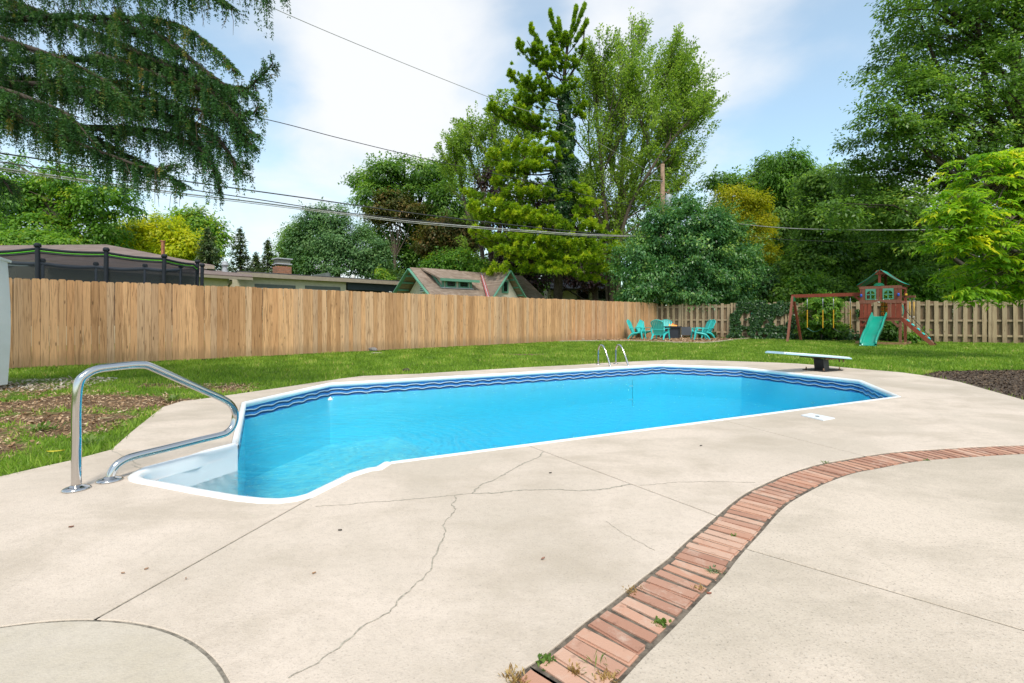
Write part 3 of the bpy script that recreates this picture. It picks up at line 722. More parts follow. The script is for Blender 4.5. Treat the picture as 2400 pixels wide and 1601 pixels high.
# ================================================================ lawn, beds, fences
DECK_OUT = clean(LAWN_L[:-1] + E45[:-1] + E56[:-1] + E68[:-1] + E89[:-1] + E910 + [(9.5, 5.6), (9.5, -4)])
MULCH = [G2(2160, 879), G2(2250, 895), G2(2400, 937), G2(2560, 984), G2(2900, 990), G2(2900, 868), G2(2400, 867.5), G2(2290, 868), G2(2200, 870.5)]
LF0 = Vector((-10.76, 10.36, 0)); LF1 = Vector((2.6, 22.5, 0)); CORNER = Vector((8.45, 27.97, 0)); RF1 = Vector((21.4, 20.3, 0))
PIT = [G2(1310, 801), G2(1400, 799.5), G2(1476, 799.5), G2(1572, 803), G2(1645, 804), G2(1687, 801), G2(1725, 796.5), G2(1773, 792.5), (CORNER.x + 6.2, CORNER.y - 3.75), (CORNER.x, CORNER.y), G2(1345, 799)]
def bare(x, y):
    """how bare the turf is: worn ground by the shed and thin patches elsewhere"""
    b = 0.0
    w = max(0, 1 - abs((x + 5.6) / 3.6)) if x > -5.6 else max(0, 1 - abs((x + 5.6) / 6))
    hgt = max(0, min(1, (y - 3.2) / .7)) * max(0, min(1, (8.6 - y) / 1.6)) * max(0, min(1, (-3.6 - x) / .9))
    nz = noise.fractal(Vector((x * .55, y * 1.3, 1.7)), 1.0, 2.0, 4) * .85 + noise.noise(Vector((x * 2.6, y * 3.2, 3))) * .25
    b = hgt * (.70 + nz * 1.25)
    c = noise.fractal(Vector((x * .5, y * .9, 9.2)), 1.0, 2.0, 4)
    b = max(b, (c - .62) * 1.6)
    for px, py, rx, ry, k in ((1220, 830, 1.3, .35, .75), (1700, 811, 2.6, .5, .55), (1840, 806, 2.0, .5, .4)):
        g = G(px, py); d = ((x - g.x) / rx) ** 2 + ((y - g.y) / ry) ** 2
        b = max(b, k * math.exp(-d) + .25 * nz * math.exp(-d))
    return max(0.0, min(1.0, b))
def axis(fine, lo, hi):
    s = set(); 
    for a, b, st in fine:
        k = a
        while k < b: s.add(round(k, 3)); k += st
    for e, sg in ((lo, -1), (hi, 1)):
        base = min(s) if sg < 0 else max(s); st = 1.0
        v = base
        while (v > lo if sg < 0 else v < hi): v += sg * st; st *= 1.5; s.add(round(v, 3))
    return sorted(s)
xs = axis([(-9, -3, .1), (-16, -9, .35), (-3, 24, .3)], -700, 700); ys = axis([(3, 9, .1), (-6, 3, .4), (9, 30, .25)], -300, 1200)
XX, YY = np.meshgrid(np.array(xs), np.array(ys)); nx, ny = len(xs), len(ys)
fx = XX.ravel(); fy = YY.ravel()
hole = inside(offset(ccw(DECK_OUT), .25), fx, fy)
nearby = (fx > -17) & (fx < 26) & (fy > -6) & (fy < 31)
ba = np.zeros(nx * ny); zz = np.full(nx * ny, -.022)
for i in np.nonzero(nearby & ~hole)[0]:
    ba[i] = bare(fx[i], fy[i]); zz[i] = -.022 + .012 * noise.noise(Vector((fx[i] * 1.3, fy[i] * 1.3, 0)))
idx = np.arange(nx * ny).reshape(ny, nx)
q = np.stack([idx[:-1, :-1], idx[:-1, 1:], idx[1:, 1:], idx[1:, :-1]], -1).reshape(-1, 4)
q = q[~(hole[q].all(1))]
me = bpy.data.meshes.new('lawn'); me.from_pydata(np.stack([fx, fy, zz], 1).tolist(), [], q.tolist())
at = me.attributes.new('bare', 'FLOAT', 'POINT'); at.data.foreach_set('value', ba.astype(np.float32))
lawn = obj('lawn', me, M['lawn']); tag(lawn, 'green lawn with worn brown patches', None, None, 'structure')

def np_mesh(name, verts, faces, mat, parent=None, rnd=None, nv=4):
    """verts (N,3) array, faces (K,nv) array"""
    me = bpy.data.meshes.new(name); me.vertices.add(len(verts)); me.vertices.foreach_set('co', np.ascontiguousarray(verts, np.float32).ravel())
    k = len(faces); me.loops.add(k * nv); me.polygons.add(k)
    me.loops.foreach_set('vertex_index', np.ascontiguousarray(faces, np.int32).ravel())
    me.polygons.foreach_set('loop_start', np.arange(0, k * nv, nv, dtype=np.int32))
    try: me.polygons.foreach_set('loop_total', np.full(k, nv, np.int32))
    except Exception: pass
    if rnd is not None:
        a = me.attributes.new('rnd', 'FLOAT', 'POINT'); a.data.foreach_set('value', np.ascontiguousarray(rnd, np.float32))
    me.update(calc_edges=True); me.validate()
    return obj(name, me, mat, parent)
rg = np.random.default_rng(11)
def norm(a): return a / np.maximum(np.linalg.norm(a, axis=-1, keepdims=True), 1e-9)
# grass blades: dense near, thinner and broader far off
def grass():
    N = 620000
    Y = 3.0 + 25.5 * rg.random(N) ** 1.55; X = -15 + 39 * rg.random(N)
    k = (np.abs(X / Y) < 1.16)
    X, Y = X[k], Y[k]
    lim = np.minimum(1, (1.0 * (7.5 / Y) ** 0.35)); k = rg.random(len(X)) < lim; X, Y = X[k], Y[k]
    side = (X - LF0.x) * (CORNER.y - LF0.y) - (Y - LF0.y) * (CORNER.x - LF0.x)     # keep the garden's side of the fences
    side2 = (X - CORNER.x) * (RF1.y - CORNER.y) - (Y - CORNER.y) * (RF1.x - CORNER.x)
    k = (side > -.6) & (side2 > .1); X, Y = X[k], Y[k]
    k = ~inside(offset(ccw(DECK_OUT), .02), X, Y) & ~inside(PIT, X, Y) & ~inside(MULCH, X, Y) & ~((X < -7.0) & (Y < 8.9) & (Y > 6.6) & (X < -6.9)); X, Y = X[k], Y[k]
    b = np.array([bare(x, y) for x, y in zip(X, Y)]) + rg.normal(0, .10, len(X))
    k = b < .40; X, Y, b = X[k], Y[k], b[k]
    n = len(X); th = rg.random(n) * 2 * np.pi
    clump = np.array([noise.noise(Vector((x * 1.5, y * 1.5, 5))) for x, y in zip(X, Y)])
    edge = np.zeros(n)
    hgt = (.050 + .035 * rg.random(n)) * (1 + .55 * clump) * (1 - .55 * np.clip(b * 2, 0, 1)); hgt = np.maximum(hgt, .018)
    w = .0036 + .00065 * Y
    lean = rg.normal(0, .45, (n, 2))
    p = np.stack([X, Y, np.full(n, -.02)], 1); sd = np.stack([np.cos(th), np.sin(th), np.zeros(n)], 1) * w[:, None]
    tip = p + np.concatenate([lean * hgt[:, None], hgt[:, None]], 1)
    V = np.empty((n * 3, 3)); V[0::3] = p - sd; V[1::3] = p + sd; V[2::3] = tip
    r = np.clip(.42 + .5 * clump + rg.normal(0, .2, n) + .5 * np.clip(b, 0, 1), 0, 1)
    o = np_mesh('grass', V, np.arange(n * 3).reshape(-1, 3), M['blade'], None, np.repeat(r, 3), 3)
    tag(o, 'short green turf blades covering the lawn', 'grass', None, 'stuff'); return n
ngrass = grass()
def chips(name, label, poly_test, N, bbox, size, mat, zbase, flat=.35, cat='wood chips'):
    X = bbox[0] + (bbox[1] - bbox[0]) * rg.random(N); Y = bbox[2] + (bbox[3] - bbox[2]) * rg.random(N); k = poly_test(X, Y); X, Y = X[k], Y[k]; n = len(X)
    th = rg.random(n) * 6.283; L = size * (.5 + rg.random(n)); Wd = L * (.18 + .35 * rg.random(n))
    a = np.stack([np.cos(th), np.sin(th), rg.normal(0, flat, n)], 1); b_ = np.stack([-np.sin(th), np.cos(th), rg.normal(0, flat, n)], 1)
    c = np.stack([X, Y, zbase + .012 * rg.random(n)], 1); V = np.empty((n * 4, 3)); A = a * L[:, None] / 2; B = b_ * Wd[:, None] / 2
    V[0::4] = c - A - B; V[1::4] = c + A - B; V[2::4] = c + A + B; V[3::4] = c - A + B
    tag(np_mesh(name, V, np.arange(n * 4).reshape(-1, 4), mat, None, np.repeat(rg.random(n), 4)), label, cat, None, 'stuff')
chips('wood_chips', 'scattered brown wood chips on the worn ground by the deck', lambda X, Y: np.array([bare(x, y) > .33 for x, y in zip(X, Y)]) & ~inside(DECK_OUT, X, Y), 20000, (-9, -3.4, 3.3, 8.6), .028, M['chip'], -.014)
chips('pale_pebbles', 'pale stones scattered around the foot of the white shed', lambda X, Y: ((X + 7.9) ** 2 / 1.0 + (Y - 8.0) ** 2 / 1.1 < 1) & (X > -9.5), 1500, (-9.5, -6.9, 6.9, 9.3), .045, M['pebble'], -.012, .4, 'pebbles')
mb = MB(); mb.prism(ccw(MULCH), -.05, -.004); tag(mb.build('mulch_bed', M['mulch']), 'dark mulch bed at the right edge of the deck', None, None, 'structure')
chips('mulch_chips', 'dark shredded mulch lying in the bed by the deck', lambda X, Y: inside(MULCH, X, Y), 42000, (6, 15, 5, 12), .030, M['mulchchip'], 0.0, .5, 'mulch')
mb = MB(); mb.prism(ccw(PIT), -.04, -.003); pitb = mb.build('fire_pit_bed', M['chipbed']); tag(pitb, 'brown chip bed under the turquoise chairs in the fence corner', None, None, 'structure')
chips('bark_chips', 'reddish brown chips covering the ground under the turquoise chairs', lambda X, Y: inside(PIT, X, Y), 24000, (2, 15, 20, 28.2), .07, M['chip'], .0, .3, 'bark chips')
cp = spline([Vector((*p, 0)) for p in PIT[:8]], 6)
mb = MB(); sweep(mb, [(p.x, p.y) for p in cp], [(-.05, -.03), (-.05, .045), (.05, .045), (.05, -.03)], False, False); tag(mb.build('bed_curb', M['curb']), 'low pale curb curving along the front of the chip bed', 'curb')

# ---- left fence: dog-eared pickets on rails, seen from its face side
def picket_mesh(w, h, t=.016, ear=.028):
    hw = w / 2
    pr = [(-hw, 0), (hw, 0), (hw, h - ear), (hw - ear * .8, h), (-hw + ear * .8, h), (-hw, h - ear)]
    me = bpy.data.meshes.new('picket'); vs = [(x, -t / 2, z) for x, z in pr] + [(x, t / 2, z) for x, z in pr]; k = 6
    me.from_pydata(vs, [], [tuple(range(k)), tuple(range(2 * k - 1, k - 1, -1))] + [(i, k + i, k + (i + 1) % k, (i + 1) % k) for i in range(k)])
    return me
dl = (LF1 - LF0).normalized()
lf = thing('picket_fence', 'long new cedar privacy fence of dog-eared pickets along the lawn', 'fence', (LF0.x, LF0.y, 0))
pm = picket_mesh(.138, 1.95); pm.materials.append(M['picket']); inv = lf.matrix_basis.inverted()
p = LF0 - dl * .42; lim = 0; path = [LF0 - dl * .42, LF0, LF1, CORNER]; acc = 0; npk = 0
seg = [(path[i], path[i + 1]) for i in range(3)]
for a, b in seg:
    d = (b - a); L = d.length; d.normalize(); ang = math.atan2(d.y, d.x); k = 0
    m = int(round(L / .1415))
    for k in range(m):
        q = a + d * (L * (k + .5) / m); o = bpy.data.objects.new('picket', pm); COL.objects.link(o); o.parent = lf; o.matrix_parent_inverse = inv
        back = Vector((-d.y, d.x, 0)) * R.uniform(0, .006)
        o.location = (q.x + back.x, q.y + back.y, .012 + R.uniform(-.012, .012)); o.rotation_euler = (R.uniform(-.004, .004), R.uniform(-.004, .004), ang + R.uniform(-.02, .02) + (math.pi if R.random() < .5 else 0)); o.scale = (R.uniform(.982, 1.002), 1, R.uniform(.995, 1.004)); npk += 1
for a, b in seg:
    nrm = Vector((-(b - a).normalized().y, (b - a).normalized().x, 0)) * .045
    for z in (.30, 1.0, 1.68): MB().bar(a + nrm + Vector((0, 0, z)), b + nrm + Vector((0, 0, z)), .05, .085).build('rail', M['rail'], lf)
tot = 0
for a, b in seg:
    L = (b - a).length; k = 0
    while k * 2.4 < L:
        q = a + (b - a).normalized() * (k * 2.4) + Vector((-(b - a).normalized().y, (b - a).normalized().x, 0)) * .12
        MB().box((q.x, q.y, .92), (.09, .09, 1.85), rotz(math.atan2((b - a).y, (b - a).x))).build('post', M['rail'], lf); k += 1

# ---- rear fence: boards alternate in front of and behind the rails
dr = (RF1 - CORNER).normalized(); fn = Vector((dr.y, -dr.x, 0))           # fn points to the garden
if fn.dot(Vector((0, -1, 0))) < 0: fn = -fn
END = CORNER + dr * 23.0
rf = thing('shadowbox_fence', 'old weathered fence of spaced boards on both sides of its rails behind the swings', 'fence', (CORNER.x, CORNER.y, 0)); inv = rf.matrix_basis.inverted()
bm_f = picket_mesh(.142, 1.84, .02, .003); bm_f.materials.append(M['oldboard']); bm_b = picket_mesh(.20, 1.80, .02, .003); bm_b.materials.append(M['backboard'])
ang = math.atan2(dr.y, dr.x); k = 0; L = (END - CORNER).length; sp = .318
post_mesh = MB().box((0, 0, .95), (.10, .10, 1.9)).mesh('post'); post_mesh.materials.append(M['oldboard'])
while k * sp < L:
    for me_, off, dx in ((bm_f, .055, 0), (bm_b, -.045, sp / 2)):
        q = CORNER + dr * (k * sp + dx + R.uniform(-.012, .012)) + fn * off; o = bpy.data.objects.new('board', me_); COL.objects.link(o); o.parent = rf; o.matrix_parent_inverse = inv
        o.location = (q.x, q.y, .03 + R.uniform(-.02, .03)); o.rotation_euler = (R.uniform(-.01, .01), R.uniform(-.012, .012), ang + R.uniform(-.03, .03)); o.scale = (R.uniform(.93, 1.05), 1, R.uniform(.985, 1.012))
    if k % 8 == 4:
        q = CORNER + dr * (k * sp + .16) + fn * .035; o = bpy.data.objects.new('post', post_mesh); COL.objects.link(o); o.parent = rf; o.matrix_parent_inverse = inv; o.location = q; o.rotation_euler = (0, 0, ang)
    k += 1
for z in (.32, .98, 1.70): MB().bar(CORNER + Vector((0, 0, z)), END + Vector((0, 0, z)), .07, .085).build('rail', M['oldboard'], rf)

# ---- white shed at the left edge
sh = thing('storage_shed', 'white ribbed resin storage shed at the left edge of the yard', 'shed', (-8.8, 6.6, 0))
def bulge(z): return .055 * math.sin(math.pi * min(1, max(0, z / 2.02)))
x1 = -7.90; y0, y1 = 5.7, 7.52
mb = MB(); zs = [.06, .35, .7, 1.0, 1.3, 1.6, 1.85, 2.0]; prof = [(-9.7, y0), (-8.9, y0), (-8.86, y0 + .02), (-8.55, y0 + .02), (-8.5, y0), (-8.16, y0), (-8.13, y0 + .02), (-8.06, y0 + .02), (-8.03, y0), (x1 - .02, y0), (x1, y0 + .02), (x1, y1), (-9.7, y1)]
vs = [(x + (bulge(z) if x > -8.3 else 0), y - (bulge(z) * .5 if y < 6 else 0), z) for z in zs for x, y in prof]; k = len(prof)
mb.add(vs, [(i * k + j, i * k + (j + 1) % k, (i + 1) * k + (j + 1) % k, (i + 1) * k + j) for i in range(len(zs) - 1) for j in range(k)] + [tuple(range((len(zs) - 1) * k, len(zs) * k))])
mb.build('wall', M['resin'], sh)
MB().box(((-9.7 + x1) / 2 + .02, (y0 + y1) / 2, .03), (1.74, 1.62, .06)).build('base', M['blackmetal'], sh)
mb = MB(); mb.slab([(-9.75, y0 - .05, 2.0), (x1 + .02, y0 - .05, 2.0), (x1 + .02, 6.6, 2.22), (-9.75, 6.6, 2.22)], .04); mb.slab([(-9.75, 6.6, 2.22), (x1 + .02, 6.6, 2.22), (x1 + .02, y1 + .05, 2.0), (-9.75, y1 + .05, 2.0)], .04); mb.build('roof', M['resin'], sh)
# ---- small things on the ground
def rock(name, label, px, py, r, mat, flat=.6, cat='rock'):
    g = G(px, py); bm = bmesh.new(); bmesh.ops.create_icosphere(bm, subdivisions=2, radius=1)
    for v in bm.verts:
        f = 1 + .35 * noise.noise(v.co * 1.4 + Vector((px, 0, 0))); v.co = Vector((v.co.x * r * f, v.co.y * r * f * .7, v.co.z * r * f * flat))
    me = bpy.data.meshes.new(name); bm.to_mesh(me); bm.free(); o = obj(name, me, mat); o.location = (g.x, g.y, r * flat * .75 - .01); return tag(o, label, cat)
rock('rock', 'dark grey rock lying at the foot of the picket fence', 874, 823, .14, M['rock'])
rock('paver', 'pale flat stone beside the grey rock by the picket fence', 882, 828, .17, M['paverpale'], .14, 'stone')
rock('rock', 'tan rock by the picket fence near the chip bed', 1360, 798, .2, M['paverpale'], .45)
rock('wood_chunk', 'dark wood scrap on the grass edge beside the pool deck', 952, 870, .09, M['darkbark'], .45, 'wood scrap')
g0 = G(1783, 792); MB().tube([g0, g0 + Vector((.13, .02, .62))], .018, 6).build('garden_stake', M['boardwhite']); tag(bpy.data.objects['garden_stake'], 'thin white stake leaning at the end of the chip bed', 'stake')
def leaf(px, py, L, col, label, ang, cat='fallen leaf', z=.003):
    g = G(px, py); L *= .72; mb = MB(); vs = []
    for i in range(7):
        t = i / 6; w = L * .22 * math.sin(math.pi * min(.98, t + .02)) ** .8
        for s_ in (-1, 0, 1): vs.append((t * L - L / 2, s_ * w, z + .006 * abs(s_) + .012 * L / .06 * (t - .5) ** 2))
    mb.add(vs, [(i * 3 + j, i * 3 + j + 1, (i + 1) * 3 + j + 1, (i + 1) * 3 + j) for i in range(6) for j in (0, 1)], True)
    o = mb.build('fallen_leaf', paint('leaf_' + cat.replace(' ', '_') + str(px), col, .7, .15, 30)); o.location = (g.x, g.y, 0); o.rotation_euler = (0, 0, ang); tag(o, label, cat, 'fallen leaves')
leaf(130, 1074, .16, (.50, .42, .03), 'yellow fallen leaf on the grass left of the handrail', .3, 'fallen leaf', .05)
leaf(250, 985, .22, (.33, .27, .13), 'curled tan leaf on the bare ground behind the handrail', .5, 'fallen leaf', .02)
leaf(343, 1336, .022, (.48, .30, .20), 'small orange leaf left of the slab joint, nearer of two', 1.0)
leaf(288, 1346, .02, (.48, .31, .21), 'tiny orange leaf left of the slab joint by the round patch', .2)
leaf(436, 1359, .018, (.50, .33, .23), 'tiny orange leaf right of the diagonal slab joint', 2.0)
leaf(736, 1346, .022, (.48, .29, .17), 'small orange leaf on the slab between joint and long crack', .7)
leaf(797, 1245, .028, (.10, .08, .06), 'small dark leaf on the slab below the white steps', .1)
leaf(1273, 1312, .035, (.36, .19, .13), 'faded reddish leaf on the slab beside the brick band', .8)
leaf(1662, 1394, .028, (.36, .13, .08), 'red brown leaf on the patio right of the brick band', 0)
leaf(1290, 1110, .03, (.09, .075, .06), 'dark leaf on the deck near the forked crack', .4)
leaf(167, 1237, .03, (.28, .12, .07), 'thin reddish leaf on the deck in front of the handrail flange', .6)
leaf(1643, 1046, .04, (.10, .09, .075), 'dark leaf on the deck between two joints right of the pool', .4)
# weeds rooted in the brick band
def weed(px, py, n, L, mat, label, broad=.35):
    g = G(px, py); th = rg.random(n) * 6.283; el = rg.uniform(.2, 1.3, n); L = L * .72; ll = L * rg.uniform(.5, 1.1, n)
    L_ = L; d = np.stack([np.cos(th) * np.cos(el), np.sin(th) * np.cos(el), np.sin(el)], 1); s_ = norm(np.cross(d, np.array([0, 0, 1.0])))
    p0 = np.stack([g.x + rg.normal(0, L * .5, n), g.y + rg.normal(0, L * .5, n), np.full(n, -.008)], 1) + d * (ll * rg.random(n) * .4)[:, None]
    V = np.empty((n * 4, 3)); w = (ll * broad / 2)[:, None]; V[0::4] = p0; V[1::4] = p0 + d * ll[:, None] * .55 + s_ * w; V[2::4] = p0 + d * ll[:, None] - np.array([0, 0, 1.0]) * (ll * .15)[:, None]; V[3::4] = p0 + d * ll[:, None] * .55 - s_ * w
    tag(np_mesh('weed', V, np.arange(n * 4).reshape(-1, 4), mat, None, np.repeat(rg.random(n), 4)), label, 'weed', 'weeds in the brick joints')
WG = leafmat('weed_green', [(0, (.08, .16, .02)), (.6, (.16, .25, .045)), (1, (.26, .33, .09))], gain=1.0); WD = leafmat('weed_dry', [(0, (.16, .09, .03)), (.6, (.30, .19, .07)), (1, (.44, .33, .15))])
weed(1278, 1545, 60, .030, WG, 'green weed at the left edge of the brick band near the bottom of the photo', .6)
weed(1550, 1458, 70, .026, WG, 'bright green clover tuft on the right edge of the brick band', .7)
weed(1395, 1556, 16, .075, WG, 'thin grass tuft between two of the lowest visible bricks', .09)
weed(1205, 1592, 90, .045, WD, 'dry brown weed at the bottom end of the brick band', .2)
weed(1345, 1570, 110, .028, WD, 'dry brown moss along the joint between the lowest bricks', .25)
weed(1420, 1588, 110, .032, WD, 'dry brown weed at the lower right end of the brick band', .25)
weed(1478, 1384, 70, .030, WD, 'dry straw weed on the left edge of the brick band', .2)
weed(1505, 1376, 60, .022, WD, 'dry sprig lying across a brick next to the straw weed', .2)
weed(1672, 1338, 60, .035, leafmat('weed_sage', [(0, (.10, .15, .08)), (1, (.24, .30, .18))]), 'grey green weed on the right edge of the brick band', .3)
weed(1640, 1378, 60, .028, WD, 'dry brown weed right of the brick band below the grey green one', .2)
weed(1718, 1254, 30, .022, WG, 'tiny green weed in the middle of the brick band', .4)
weed(2172, 1080, 30, .030, WG, 'small green weed at the far right stretch of the brick band', .35)
weed(1935, 1084, 26, .035, WG, 'small weed on the pool side of the brick band where it bends', .3)
for i, (px, py, L, lab) in enumerate(((205, 1042, .11, 'broad green weed on the bare ground left of the handrail'), (112, 1005, .13, 'bright green clump of weed on the bare ground at far left'), (405, 939, .12, 'grey green weed at the corner of the deck behind the handrail'), (1010, 842, .10, 'yellow green weed in the lawn below the cottage'), (1120, 846, .10, 'leafy weed in the lawn right of the yellow green one'))):
    weed(px, py, 40, L, WG, lab, .4)
# ================================================================ buildings behind the picket fence
def ground(p): return Vector((p[0], p[1], 0))
K = 1.25        # the houses stand a little farther than the fence suggests; sizes follow
def PK(px, py, Y): return P(px, py, Y * K)
# --- hip roofed house on the left
hh = thing('hip_roof_house', 'low beige house with mauve brown hip roofs behind the trampoline', 'house', (-20, 26, 0))
R0, R1 = PK(-120, 576, 24), PK(250, 573, 24); E1 = PK(503, 622, 20.0); E0 = PK(-160, 604, 17.6); E2 = PK(500, 627, 27)
def quad_slab(name, pts, t, mat, par): mb = MB(); mb.slab(pts, t); return mb.build(name, mat, par)
quad_slab('roof', [E0, E1, R1, R0], .16, M['shingle2'], hh); quad_slab('roof', [E1, E2, R1], .16, M['shingle2'], hh)
MB().bar(E0 + Vector((0, 0, -.10)), E1 + Vector((0, 0, -.10)), .06, .17).build('gutter', M['fascia'], hh)
L0, L1, L2 = PK(92, 615.5, 14.7), PK(267, 603, 19.6), PK(592, 648.5, 19.5); Lg = PK(96, 618.5, 14.6)
L3 = PK(590, 644, 24)
quad_slab('roof', [L0, L2, L1], .12, M['shingle2'], hh); quad_slab('roof', [L2, L3, L1], .12, M['shingle2'], hh)
MB().bar(Lg + Vector((0, 0, -.08)), L2 + Vector((0, 0, -.12)), .10, .12).build('gutter', M['fascia'], hh)
wdir = (L2 - Lg); wdir.z = 0; wdir.normalize(); back = Vector((-wdir.y, wdir.x, 0))
a = ground(Lg) + back * .7 - wdir * .6; b = ground(L2) + back * .7 - wdir * .9; wz = L2.z - .12
mb = MB(); mb.prism(ccw([(a.x, a.y), (b.x, b.y), (b.x + back.x * 4, b.y + back.y * 4), (a.x + back.x * 4, a.y + back.y * 4)]), 0, wz); mb.build('wall', M['beige'], hh)
ud = (E1 - E0); ud.z = 0; ud.normalize(); ub = Vector((-ud.y, ud.x, 0))
a2 = ground(E0) + ub * .8; b2_ = ground(E1) + ub * .8 - ud * 1.0
mb = MB(); mb.prism(ccw([(a2.x, a2.y), (b2_.x, b2_.y), (b2_.x + ub.x * 5, b2_.y + ub.y * 5), (a2.x + ub.x * 5, a2.y + ub.y * 5)]), 0, E1.z - .2); mb.build('wall', M['beige'], hh)
# a long window under the lower eave and a downspout at its right corner
for t0, t1 in ((2.2, 4.4), (5.6, 7.0)):
    m0 = a + wdir * t0 - back * .02; m1 = a + wdir * t1 - back * .02
    fr = MB().bar(m0 + Vector((0, 0, 1.75)), m1 + Vector((0, 0, 1.75)), .06, 1.35).build('window', M['trimgrey'], hh); MB().bar(m0 + wdir * .1 - back * .035 + Vector((0, 0, 1.75)), m1 - wdir * .1 - back * .035 + Vector((0, 0, 1.75)), .02, 1.15).build('pane', M['pane'], fr)
MB().tube([PK(541, 657, 19.2), PK(541, 664, 19.3), PK(533, 674, 19.6), PK(533, 760, 19.6)], .06, 8).build('downspout', M['fascia'], hh)
q = PK(527, 648, 22); MB().lathe((q.x, q.y, q.z - .4), [(.24, 0), (.20, .5), (.13, .85), (.13, 1.0), (.20, 1.03), (.20, 1.1), (.13, 1.13), (.17, 1.2), (.10, 1.28)], 12).build('vent_pipe', M['leadflash'], hh)
q = PK(382, 586, 23); mb = MB(); mb.box((q.x, q.y, q.z), (.13, .13, 1.0)); mb.box((q.x, q.y, q.z + .53), (.2, .2, .06)); mb.build('vent_stub', M['chimbrick'], hh)
# --- long flat roofed house
fh = thing('flat_roof_house', 'long beige flat roofed house with grey trimmed windows and an orange brick chimney', 'house', (-10, 33, 0))
f0 = PK(556, 636.5, 24.5 / 1.0 * .98); f0 = P(556, 637, 29.6); f1 = P(940, 659.2, 37.6); fd = (f1 - f0); fd.z = 0; fd.normalize(); fb = Vector((-fd.y, fd.x, 0)); zt_ = 3.93
f0.z = zt_; f1.z = zt_
mb = MB(); mb.bar(f0 + Vector((0, 0, -.13)), f1 + Vector((0, 0, -.13)), .05, .26); mb.build('fascia', M['fascia'], fh)
quad_slab('roof', [f0 + fb * .03 + Vector((0, 0, .02)), f1 + fb * .03 + Vector((0, 0, .02)), f1 + fb * 9 + Vector((0, 0, .02)), f0 + fb * 9 + Vector((0, 0, .02))], .2, M['flatroof'], fh)
MB().bar(f0 + Vector((0, 0, .03)) + fb * .03, f1 + Vector((0, 0, .03)) + fb * .03, .09, .07).build('roof_edge', M['flatroof'], fh)
def along(px): # point on the facade plane (set back .5 under the eave) at a pixel column
    o = ground(f0) + fb * .5; k = (px - CX) / F; t = (k * o.y - o.x) / (fd.x - k * fd.y); return o + fd * t
w0, w1 = along(545), along(811)
mb = MB(); mb.prism(ccw([(w0.x, w0.y), (w1.x, w1.y), (w1.x + fb.x * 6, w1.y + fb.y * 6), (w0.x + fb.x * 6, w0.y + fb.y * 6)]), 0, zt_ - .2); mb.build('wall', M['beige'], fh)
c0, c1 = along(811) + fb * 2.2, along(945) + fb * 2.2
mb = MB(); mb.prism(ccw([(c0.x, c0.y), (c1.x, c1.y), (c1.x + fb.x * 3, c1.y + fb.y * 3), (c0.x + fb.x * 3, c0.y + fb.y * 3)]), 0, zt_ - .2); mb.build('carport_wall', M['darkwall'], fh)
MB().bar(along(813) + Vector((0, 0, zt_ - .52)) - fb * .1, along(945) + Vector((0, 0, zt_ - .52)) - fb * .1, .12, .5).build('carport_beam', M['darkwall'], fh)
for x0, x1, yt in ((597, 692, 667.5), (715, 797, 671.5)):
    A, B = along(x0), along(x1); z = H + (HY - yt) * A.y / F; z = 2 * [0, z][1] / 2
    zt2 = H + (HY - yt) * ((A.y + B.y) / 2) / F
    fr = MB().bar(A - fb * .03 + Vector((0, 0, zt2 - .8)), B - fb * .03 + Vector((0, 0, zt2 - .8)), .06, 1.6).build('window', M['trimgrey'], fh)
    n_ = 3
    for i in range(n_):
        s0 = A.lerp(B, .05 + .9 * i / n_ + .012); s1 = A.lerp(B, .05 + .9 * (i + 1) / n_ - .012)
        MB().bar(s0 - fb * .075 + Vector((0, 0, zt2 - .9)), s1 - fb * .075 + Vector((0, 0, zt2 - .9)), .03, 1.3).build('sash', M['cream'], fr)
        MB().bar(s0.lerp(s1, .1) - fb * .1 + Vector((0, 0, zt2 - .9)), s0.lerp(s1, .9) - fb * .1 + Vector((0, 0, zt2 - .9)), .02, 1.12).build('pane', M['pane'], fr)
q = ground(along(700)) + fb * 3.2; sc_ = q.y / F; zc = H + (HY - 645) * sc_ - .6
ch = MB(); ch.box((q.x, q.y, zc + .35), (.98, .98, 1.7), rotz(math.atan2(fd.y, fd.x))); chim = ch.build('chimney', M['chimbrick'], fh)
mb = MB()
for i in range(9): mb.box((q.x, q.y, zc + .30 + i * .1), (1.0, 1.0, .018), rotz(math.atan2(fd.y, fd.x)))
mb.build('mortar_course', M['screen'], chim)
ztop = H + (HY - 620) * sc_
mb = MB(); mb.box((q.x, q.y, ztop + .18), (.86, .86, .34), rotz(math.atan2(fd.y, fd.x))); mb.build('spark_screen', M['screen'], chim)
mb = MB(); mb.box((q.x, q.y, ztop + .38), (1.12, 1.12, .07), rotz(math.atan2(fd.y, fd.x))); mb.box((q.x, q.y, ztop + .0), (1.06, 1.06, .07), rotz(math.atan2(fd.y, fd.x))); mb.build('chimney_cap', M['leadflash'], chim)
a_, b_ = along(735) + fb * 4, along(822) + fb * 4; mb = MB(); mb.slab([a_ + Vector((0, 0, zt_ + .02)), b_ + Vector((0, 0, zt_ + .75)), b_ + fb * 3 + Vector((0, 0, zt_ + .75)), a_ + fb * 3 + Vector((0, 0, zt_ + .02))], .22)
mb.bar(b_ + Vector((0, 0, zt_ - .1)), b_ + Vector((0, 0, zt_ + .72)), .4, .25, (0, 1, 0)); mb.build('roof_monitor', M['trimgrey'], fh)
q = along(849) + fb * 1.5; MB().lathe((q.x, q.y, zt_), [(.15, 0), (.15, .42), (.1, .45)], 8).build('vent_cap', M['louver'], fh)

